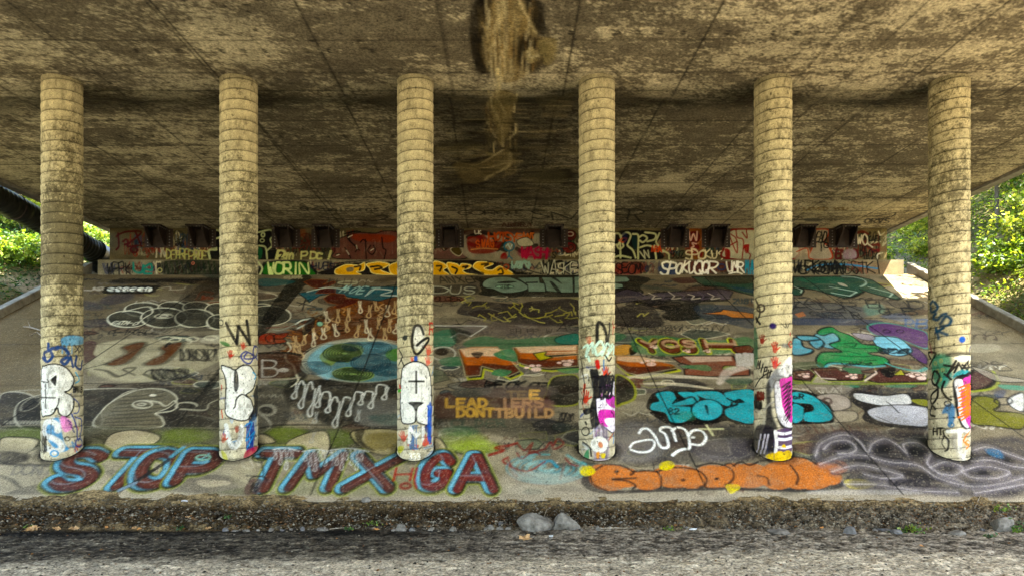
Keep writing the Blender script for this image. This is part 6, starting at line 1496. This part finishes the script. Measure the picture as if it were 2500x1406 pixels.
rock('boulder', 2080, 1303, 34, 20, 51, 'small dark pointed rock left of the green weed clump', M_rockd)
rock('boulder', 2192, 1303, 38, 14, 52, 'low dark rock touching the weed clump', M_rockd)
rock('boulder', 2342, 1306, 34, 12, 53, 'low flat grey rock right of the weed clump', M_rock)
rock('boulder', 1912, 1306, 60, 10, 54, 'long flat pale stone half buried at the edge of the track', M_rock)
rock('boulder', 2165, 1255, 44, 12, 57, 'dark flat slab lying on the upper right of the bank', M_rockd)
rock('boulder', 788, 1282, 30, 12, 55, 'brick shaped pale stone at the foot of the bank', M_rock)
rock('boulder', 893, 1222, 28, 16, 56, 'pale broken concrete lump on top of the bank below the toe', M_rock)
st_list = [(738, 1281, 14, 12), (792, 1268, 10, 8), (792, 1256, 11, 9), (980, 1272, 30, 18), (960, 1268, 12, 8), (1006, 1276, 16, 9), (1008, 1263, 12, 8), (1052, 1277, 16, 10), (962, 1230, 12, 7), (1104, 1258, 20, 12), (1222, 1248, 22, 12),
           (1198, 1275, 18, 12), (1220, 1282, 16, 11), (1186, 1268, 12, 8), (1242, 1296, 18, 10), (548, 1268, 16, 9), (572, 1266, 16, 7), (601, 1271, 17, 8), (660, 1275, 18, 9), (628, 1272, 10, 6), (688, 1274, 12, 6), (710, 1280, 10, 6),
           (1462, 1262, 14, 13), (1490, 1287, 11, 9), (1516, 1247, 12, 7), (1636, 1270, 12, 9), (1736, 1241, 10, 9), (1838, 1296, 9, 7), (1880, 1270, 12, 7), (1778, 1297, 8, 5), (1676, 1254, 7, 5), (1345, 1314, 14, 8), (2138, 1255, 14, 8),
           (2140, 1292, 14, 7), (2290, 1300, 10, 6), (2400, 1270, 12, 8), (1590, 1280, 12, 7), (1420, 1270, 10, 6), (1560, 1300, 12, 6), (1050, 1250, 9, 6), (400, 1224, 8, 5), (320, 1222, 8, 4), (652, 1225, 10, 4), (740, 1222, 12, 4)]
protos = []
for i, (x, y, w_, h) in enumerate(st_list):
    o = rock('stone', x, y, w_*1.1, h*1.2, 100+i, 'fist sized pale stone scattered on the gravel bank', M_rock if i % 5 else M_rockd, 'loose stones on the gravel bank', random.uniform(0, 3), 2)
    o['category'] = 'stone'
# gravel: one object, nobody could count it
r = np.random.default_rng(17); n = 17000
X = r.uniform(-11.5, 11.5, n); Yg = np.where(r.random(n) < .72, r.triangular(11.25, 11.75, 13.0, n), r.uniform(8, 13, n)); sz = .006+.018*r.random(n)**2.5+.006*(Yg > 11.4)
ii = np.clip(((X-gx0)/(gu[1]-gu[0])).astype(int), 0, len(gu)-1); jj = np.clip(((Yg-gy0)/dv_).astype(int), 0, len(gv)-1); zz = GZ[jj, ii]
octa = np.array([(1,0,0),(0,1,0),(-1,0,0),(0,-1,0),(0,0,.75),(0,0,-.75)], float); of = np.array([(0,1,4),(1,2,4),(2,3,4),(3,0,4),(1,0,5),(2,1,5),(3,2,5),(0,3,5)])
an = r.random(n)*6.28; c_, s_ = np.cos(an), np.sin(an)
V = octa[None]*(sz[:, None, None]*(.6+.8*r.random((n, 6, 1))))*np.array([1.3, .9, 1.0]); Vx = V[..., 0]*c_[:, None]-V[..., 1]*s_[:, None]; Vy = V[..., 0]*s_[:, None]+V[..., 1]*c_[:, None]
V = np.stack([Vx+X[:, None], Vy+Yg[:, None], V[..., 2]+zz[:, None]+sz[:, None]*.2], -1)
cc = lin('7d7260')[None]*(.2+1.15*r.random((n, 1))**2.2); cc = np.where(r.random((n, 1)) < .12, lin('6a4a2c')[None], cc)
M_grv = painted('loose_gravel', pits=False, fine=80)
g_ = mesh_obj('gravel', V.reshape(-1, 3), (of[None]+6*np.arange(n)[:, None, None]).reshape(-1, 3), M_grv, None, False, np.concatenate([np.repeat(cc, 6, 0), np.zeros((n*6, 1))], 1))
tag(g_, kind='stuff')

M_dead = plain('dry_brown_leaf', [(.3, (.22, .10, .03)), (.7, (.46, .28, .12))], 20, .7, .3, .004)
M_deado = plain('dry_orange_leaf', [(.3, (.34, .12, .02)), (.7, (.5, .24, .07))], 20, .7, .3, .004)
def leaf(px, py, wpx, label, mat=M_dead, seed=0, group=None):
    X, Y, z = gpt(px, py); k = Y/F*wpx/2; rr = random.Random(seed)
    out = [(-1, 0), (-.75, .22), (-.62, .5), (-.3, .42), (-.1, .75), (.12, .45), (.45, .55), (.5, .25), (1, .05), (.6, -.2), (.55, -.5), (.2, -.38), (-.05, -.7), (-.25, -.4), (-.6, -.45), (-.7, -.15)]
    V = [(0, 0, .12*k)]+[(a*k*rr.uniform(.85, 1.1), b*k*rr.uniform(.85, 1.1), k*rr.uniform(.1, .55)) for a, b in out]; n_ = len(out)
    V += [(a, b, c-.003) for a, b, c in V]
    Fc = [(0, 1+i, 1+(i+1) % n_) for i in range(n_)]+[(n_+1, n_+2+(i+1) % n_, n_+2+i) for i in range(n_)]+[(1+i, n_+2+i, n_+2+(i+1) % n_, 1+(i+1) % n_) for i in range(n_)]
    o = mesh_obj('fallen_leaf', V, Fc, mat); o.location = (X, Y, z+.02); o.rotation_euler = (.35, rr.uniform(-.3, .3), rr.uniform(-.6, .6))
    tag(o, label, 'leaf', group)
for i, (x, y, w_, lb) in enumerate([(75, 1264, 27, 'curled brown fallen leaf nearest the left edge of the bank'), (139, 1267, 24, 'brown fallen leaf between two larger ones on the left'), (182, 1263, 28, 'pale tan fallen leaf at the foot of the bank on the left'),
                                    (80, 1281, 36, 'dark brown fallen leaf on the track at the far left'), (452, 1245, 25, 'large tan fallen leaf on the bank below the letter P'), (510, 1260, 17, 'orange tan fallen leaf standing at the foot of the bank'),
                                    (328, 1285, 18, 'small curled pale leaf on the dark track'), (1282, 1320, 40, 'long pale brown leaf on the track below the two boulders')]): leaf(x, y, w_, lb, M_dead, i)
for i, (x, y, w_, lb) in enumerate([(919, 1276, 15, 'orange fallen leaf beside a grey stone at the foot of the bank'), (260, 1255, 10, 'tiny orange leaf on the left of the bank'), (2007, 1290, 10, 'small orange leaf on the right of the bank'),
                                    (340, 1266, 13, 'small orange leaf half way along the left bank'), (2250, 1338, 12, 'small orange leaf on the right of the track')]): leaf(x, y, w_, lb, M_deado, 50+i)
M_twig = plain('grey_brown_twig', [(.3, (.12, .09, .06)), (.7, (.34, .28, .2))], 20, .9)
def twig(pts, r_, lb):
    P = []
    for x, y in pts:
        X, Y, z = gpt(x, y); P.append((X, Y, z+.03))
    m = MB(); m.tube(P, [r_]*(len(P)-1)+[r_*.4], 6); tag(m.build('twig', M_twig, None, True), lb, 'twig')
twig([(1460, 1282), (1490, 1279), (1535, 1283)], .011, 'straight grey twig right of the boulders'); twig([(1500, 1296), (1525, 1289), (1542, 1292)], .009, 'short bent twig below the straight one')
twig([(805, 1291), (822, 1288), (842, 1292)], .008, 'yellowish twig on the dark track below the brick shaped stone'); twig([(1325, 1240), (1335, 1234), (1345, 1231)], .006, 'thin pale twig on top of the bank above the boulders')
twig([(2380, 1232), (2390, 1222), (2396, 1216)], .007, 'pale broken twig on top of the bank on the right'); twig([(2385, 1378), (2415, 1380)], .008, 'short pale stick lying on the track at the right')
# litter
M_paper = plain('dirty_white_paper', [(.3, (.45, .43, .4)), (.7, (.75, .73, .7))], 10, .7)
def scrap(px, py, w_, lb, seed):
    X, Y, z = gpt(px, py); k = Y/F*w_/2; V, Fc = rock_mesh((k*1.2, k*.6, k*.35), seed, 2); o = mesh_obj('paper_scrap', V, Fc, M_paper); o.location = (X, Y, z+k*.3); tag(o, lb, 'litter')
scrap(1345, 1311, 14, 'crumpled white paper scrap below the boulders', 5); scrap(1693, 1280, 20, 'flattened white paper scrap in the middle of the bank', 6); scrap(447, 1224, 20, 'white scrap lying along the top of the bank on the left', 7)

# ================================================================== plants
M_leafR = leafmat('sunlit_leaves', (.06, .13, .012), (.26, .34, .04), (.54, .56, .13), .5)  # leaf colour brightened to stand in for stronger sun
M_leafL = leafmat('green_leaves', (.035, .09, .012), (.12, .21, .02), (.30, .36, .05), .45)
M_ivy = leafmat('ivy_leaves', (.012, .045, .012), (.03, .09, .015), (.09, .18, .03), .3)
M_fern = leafmat('fern_leaves', (.07, .12, .015), (.16, .22, .03), (.28, .30, .05), .45)
M_bark = plain('brown_bark', [(.3, (.04, .03, .02)), (.7, (.15, .12, .085))], 8, .95, .8, .03, stretch=(1, 1, .3))
def leaf_quads(Cn, size, r, flat=.0, normal=None):
    """Cn (n,3) centres -> pointed leaf faces"""
    n = len(Cn); a = r.normal(0, 1, (n, 3)); a[:, 2] -= flat*0; a /= np.linalg.norm(a, axis=1)[:, None]
    nn = r.normal(0, 1, (n, 3)); nn[:, 2] = np.abs(nn[:, 2])+flat; nn /= np.linalg.norm(nn, axis=1)[:, None]
    a = np.cross(nn, a); a /= np.linalg.norm(a, axis=1)[:, None]+1e-9; b = np.cross(nn, a)
    s_ = size*(.55+.9*r.random((n, 1)))
    V = np.stack([Cn-a*s_, Cn+b*s_*.55-nn*s_*.12, Cn+a*s_, Cn-b*s_*.55-nn*s_*.12], 1)
    return V.reshape(-1, 3), np.arange(n*4).reshape(-1, 4)
def crown_pts(c, rad, ncl, per, r, spread=.32):
    cl = r.normal(0, 1, (ncl, 3)); cl /= np.linalg.norm(cl, axis=1)[:, None]; cl *= (.35+.65*r.random((ncl, 1))**.5)
    cl[:, 2] = np.where(cl[:, 2] < -.5, cl[:, 2]*.6, cl[:, 2])
    P = (cl[:, None, :]+r.normal(0, spread, (ncl, per, 3))*np.array([1, 1, .55])*(.5+.8*r.random((ncl, 1, 1)))).reshape(-1, 3)
    return P*np.array(rad)+np.array(c), cl*np.array(rad)+np.array(c)
def tree(x, y, h, rad, label, mat, seed, ncl=34, per=95, lsz=.13, name='tree', cat='tree', group='trees around the bridge', lean=0):
    r = np.random.default_rng(seed); z0 = float(land_z(x, y))-.2
    root = empty(name, (x, y, z0), label, cat, group)
    cc = (lean*h*.3, 0, h*.64); P, cl = crown_pts(cc, rad, ncl, per, r)
    V, Fc = leaf_quads(P, lsz, r, .3); mesh_obj('crown', V, Fc, mat, root)
    m = MB(); tr = .03+h*.007
    tp_ = [(0, 0, 0), (lean*h*.08, r.normal(0, .06), h*.25), (lean*h*.2, r.normal(0, .12), h*.5), (lean*h*.3, 0, h*.85)]
    m.tube(tp_, [tr, tr*.8, tr*.55, tr*.2], 8)
    for k in range(min(9, ncl)):
        e = cl[k]; b0 = Vector(tp_[1]).lerp(Vector(tp_[2]), r.random()); e = Vector(e); md = b0.lerp(e, .5)+Vector((0, 0, -.1*h*.3))
        m.tube([b0, md, e], [tr*.45, tr*.3, tr*.1], 6)
    m.build('trunk', M_bark, root, True); return root
# right of the bridge, on the rising bank
tr_r = [(19.4, 27.0, 7.5, 'light green leafy tree just right of the sixth column above the kerb'), (22.5, 29.5, 8.5, 'tall yellow green tree filling the right edge of the view'), (20.2, 33.5, 7.5, 'bright tree seen between the wing wall and the sixth column'),
        (25.8, 33.5, 9.5, 'pale sunlit tree behind the first row on the right'), (24.0, 38.5, 9.0, 'dense tree high on the right bank'), (18.6, 37.5, 8.0, 'tree behind the right end of the abutment'), (29.5, 37, 10, 'tall tree at the top right of the bank'),
        (22.0, 24.6, 8.0, 'tree nearest the right edge with drooping branches'), (28.0, 43.5, 10, 'distant tree on the right skyline'), (21.5, 44.0, 9, 'distant tree behind the abutment on the right'), (32.5, 31, 9, 'tree beyond the right edge of the bank'), (34, 45, 11, 'tree far back on the right')]
for i, (x, y, h, lb) in enumerate(tr_r): tree(x, y, h, (2.3, 2.1, h*.42), lb, M_leafR if i % 2 else M_leafL, 500+i, 44, 110, .12 if y < 34 else .16)
for i, (x, y, h) in enumerate([(18.9, 12.2, 17), (18.7, 15.4, 16), (18.9, 18.3, 14.5), (21.5, 14.0, 18)]):
    tree(x, y, h, (2.4, 2.1, h*.24), ['tall tree outside the bridge shading the right end of the slope', 'tree beside the lower right kerb', 'tree beside the middle of the right kerb', 'tall tree behind the shade trees on the right'][i], M_leafL, 540+i, 60, 80, .2)
tr_l = [(-18.8, 29.5, 6.5, 'bright young tree beside the end of the drain pipe'), (-20.5, 26.8, 7.5, 'green tree hanging over the ivy at the left edge'), (-23.5, 31.0, 8.5, 'tall tree behind the drain pipe on the left'), (-21.0, 35.0, 8.0, 'yellow green tree behind the left end of the abutment'),
        (-26.5, 35.5, 9.5, 'tall tree at the left edge of the view'), (-25.5, 41.0, 9.5, 'distant tree on the left skyline'), (-19.5, 42.0, 8.5, 'distant tree behind the left end of the abutment'), (-31, 43, 11, 'tree far back on the left'), (-30, 32, 9, 'tree beyond the left edge of the bank')]
for i, (x, y, h, lb) in enumerate(tr_l): tree(x, y, h, (2.1, 2.0, h*.40), lb, M_leafL if i in (1, 4) else M_leafR, 560+i, 42, 105, .12 if y < 34 else .16)
# undergrowth on the banks
def shrub(x, y, h, w_, label, mat, seed, n=16, per=60, lsz=.09, group='bushes on the banks'):
    r = np.random.default_rng(seed); z0 = float(land_z(x, y))-.08; root = empty('bush', (x, y, z0), label, 'bush', group)
    P, cl = crown_pts((0, 0, h*.5), (w_, w_, h*.55), n, per, r, .3); V, Fc = leaf_quads(P, lsz, r, .4); mesh_obj('foliage', V, Fc, mat, root)
    m = MB()
    for k in range(6): m.tube([(r.normal(0, .05), r.normal(0, .05), 0), tuple(np.array(cl[k])*.5+[0, 0, .1]), tuple(cl[k])], [.02, .014, .006], 5)
    m.build('stem', M_bark, root, True)
bush = [(17.6, 24.2, 1.5, .9, 'leafy bush spilling over the right kerb'), (18.4, 21.6, 1.6, 1.0, 'bush on the right bank below the light green tree'), (17.3, 20.0, 1.0, .7, 'low bush over the lower right kerb'), (19.2, 24.6, 2.2, 1.2, 'tall bush behind the fern clump'),
        (20.8, 26.8, 2.4, 1.3, 'dense bush in the middle of the right bank'), (17.5, 28.5, 1.8, 1.0, 'sunlit bush behind the wing wall'), (18.8, 31.0, 2.4, 1.3, 'bright bush between the wing wall and the sixth column'), (16.6, 31.5, 1.3, .9, 'low pale bush by the right end of the abutment'),
        (21.5, 23.4, 2.6, 1.4, 'tall bush at the right edge of the view'), (-18.0, 25.2, 1.2, .9, 'low bush in the ivy on the left bank'), (-19.4, 23.8, 1.8, 1.1, 'bush at the left edge above the ivy'), (-18.0, 28.6, 1.6, .9, 'bush below the end of the drain pipe'), (-20.4, 28.8, 2.3, 1.2, 'sunlit bush on the upper left bank'), (-17.4, 27.2, .9, .5, 'small bush beside the left end of the ledge')]
for i, b in enumerate(bush): shrub(*b[:4], b[4], M_leafR if i in (3, 5, 6, 7, 12) else M_leafL, 600+i, 24, 80, .085)
def fern(x, y, label, seed, L0=1.0):
    r = np.random.default_rng(seed); z0 = float(land_z(x, y)); root = empty('fern', (x, y, z0), label, 'fern', 'ferns on the right bank')
    for k in range(13):
        a = k*2.4+r.random(); L_ = L0*r.uniform(.7, 1.1); d = Vector((math.cos(a), math.sin(a), 0)); sd = Vector((-math.sin(a), math.cos(a), 0)); V, Fc = [], []
        for j in range(16):
            t = j/15; p = d*(L_*t*.85)+Vector((0, 0, L_*(1.1*t-.9*t*t))); wd = .13*L_*math.sin(math.pi*min(1, t*.9+.1))
            for sg in (-1, 1):
                b = len(V); q1 = p+sd*sg*wd+d*.03-Vector((0, 0, wd*.3)); V += [p-d*.014, q1-d*.004, q1+d*.012, p+d*.02]; Fc.append((b, b+1, b+2, b+3))
        mesh_obj('frond', V, Fc, M_fern, root)
for i, (x, y, lb) in enumerate([(17.9, 22.8, 'big pale fern nearest the sixth column'), (18.9, 23.4, 'fern higher up behind the big pale one'), (17.2, 26.0, 'fern just above the right kerb'), (18.3, 20.6, 'fern low on the right bank')]): fern(x, y, lb, 650+i, 1.25 if i == 0 else 1.0)
# ivy and ground cover: one uncountable sheet on each bank
for nm, x0, x1, y0, y1, n, mt, sz_ in (('ivy', -27, -16.75, 17, 34, 30000, M_ivy, .065), ('ground_cover', 16.15, 27, 15, 36, 34000, M_leafL, .06)):
    r = np.random.default_rng(700+n); X = r.uniform(x0, x1, n); Y = r.uniform(y0, y1, n); Zc = land_z(X, Y)
    dens = .5+.5*np.sin(X*1.7+np.sin(Y*1.3)*2)*np.cos(Y*1.1+X*.4)
    k = r.random(n) < (.45+.55*dens) if nm == 'ground_cover' else np.ones(n, bool)
    Pn = np.stack([X, Y, Zc+.05+.32*r.random(n)*(.4+dens)], 1)[k]
    V, Fc = leaf_quads(Pn, sz_, r, 1.2); tag(mesh_obj(nm, V, Fc, mt), kind='stuff')
# weeds on the gravel bank
def weed(px, py, s_, lb, seed, n=60):
    X, Y, z = gpt(px, py); r = np.random.default_rng(seed); root = empty('weed', (X, Y, z), lb, 'weed', 'green weeds on the gravel bank')
    P = r.normal(0, 1, (n, 3))*np.array([s_, s_*.7, s_*.35])+np.array([0, 0, s_*.55]); P[:, 2] = np.maximum(P[:, 2], .01); V, Fc = leaf_quads(P, .022+s_*.05, r, .5); mesh_obj('leaves', V, Fc, M_ivy if seed % 2 else M_leafL, root)
    m = MB()
    for k in range(5): m.tube([(0, 0, 0), tuple(P[k])], [.004, .002], 4)
    m.build('stem', M_bark, root)
for i, (x, y, s_, lb) in enumerate([(2228, 1298, .13, 'largest green weed clump on the right of the bank'), (2195, 1296, .06, 'small weed just left of the largest clump'), (2178, 1280, .05, 'tiny weed above the small dark rock'), (2485, 1255, .15, 'weed beside the squat boulder at the right edge'),
                                    (2445, 1238, .1, 'weed above the squat boulder'), (2420, 1312, .05, 'small weed at the right edge of the track'), (2480, 1300, .04, 'tiny weed at the far right of the track'), (558, 1243, .05, 'small bright weed on the left of the bank'), (912, 1248, .07, 'weed sprig right of the middle of the left bank'),
                                    (440, 1262, .05, 'dull weed by the large tan leaf'), (1636, 1266, .05, 'small yellow green weed in the middle of the bank'), (850, 1262, .04, 'tiny weed near the brick shaped stone'), (72, 1250, .05, 'weed sprig at the far left of the bank')]): weed(x, y, s_, lb, 800+i, 90 if s_ > .1 else 40)
# dead branch on the left of the slope
m = MB()
def spt(x, y, dz=.04):
    u, t_ = px_slope(x, y); Y = YT+t_/SL; return (u, Y, slope_z(Y)+dz)
m.tube([spt(57, 800), spt(75, 808, .12), spt(104, 812, .06)], [.02, .03, .02], 6); m.tube([spt(75, 808, .1), spt(68, 800, .2)], [.015, .006], 5); m.tube([spt(72, 822), spt(90, 818, .1), spt(105, 826)], [.02, .02, .01], 6)
tag(m.build('fallen_branch', M_twig, None, True), 'dead branch lying on the slope beside the leftmost column', 'branch')
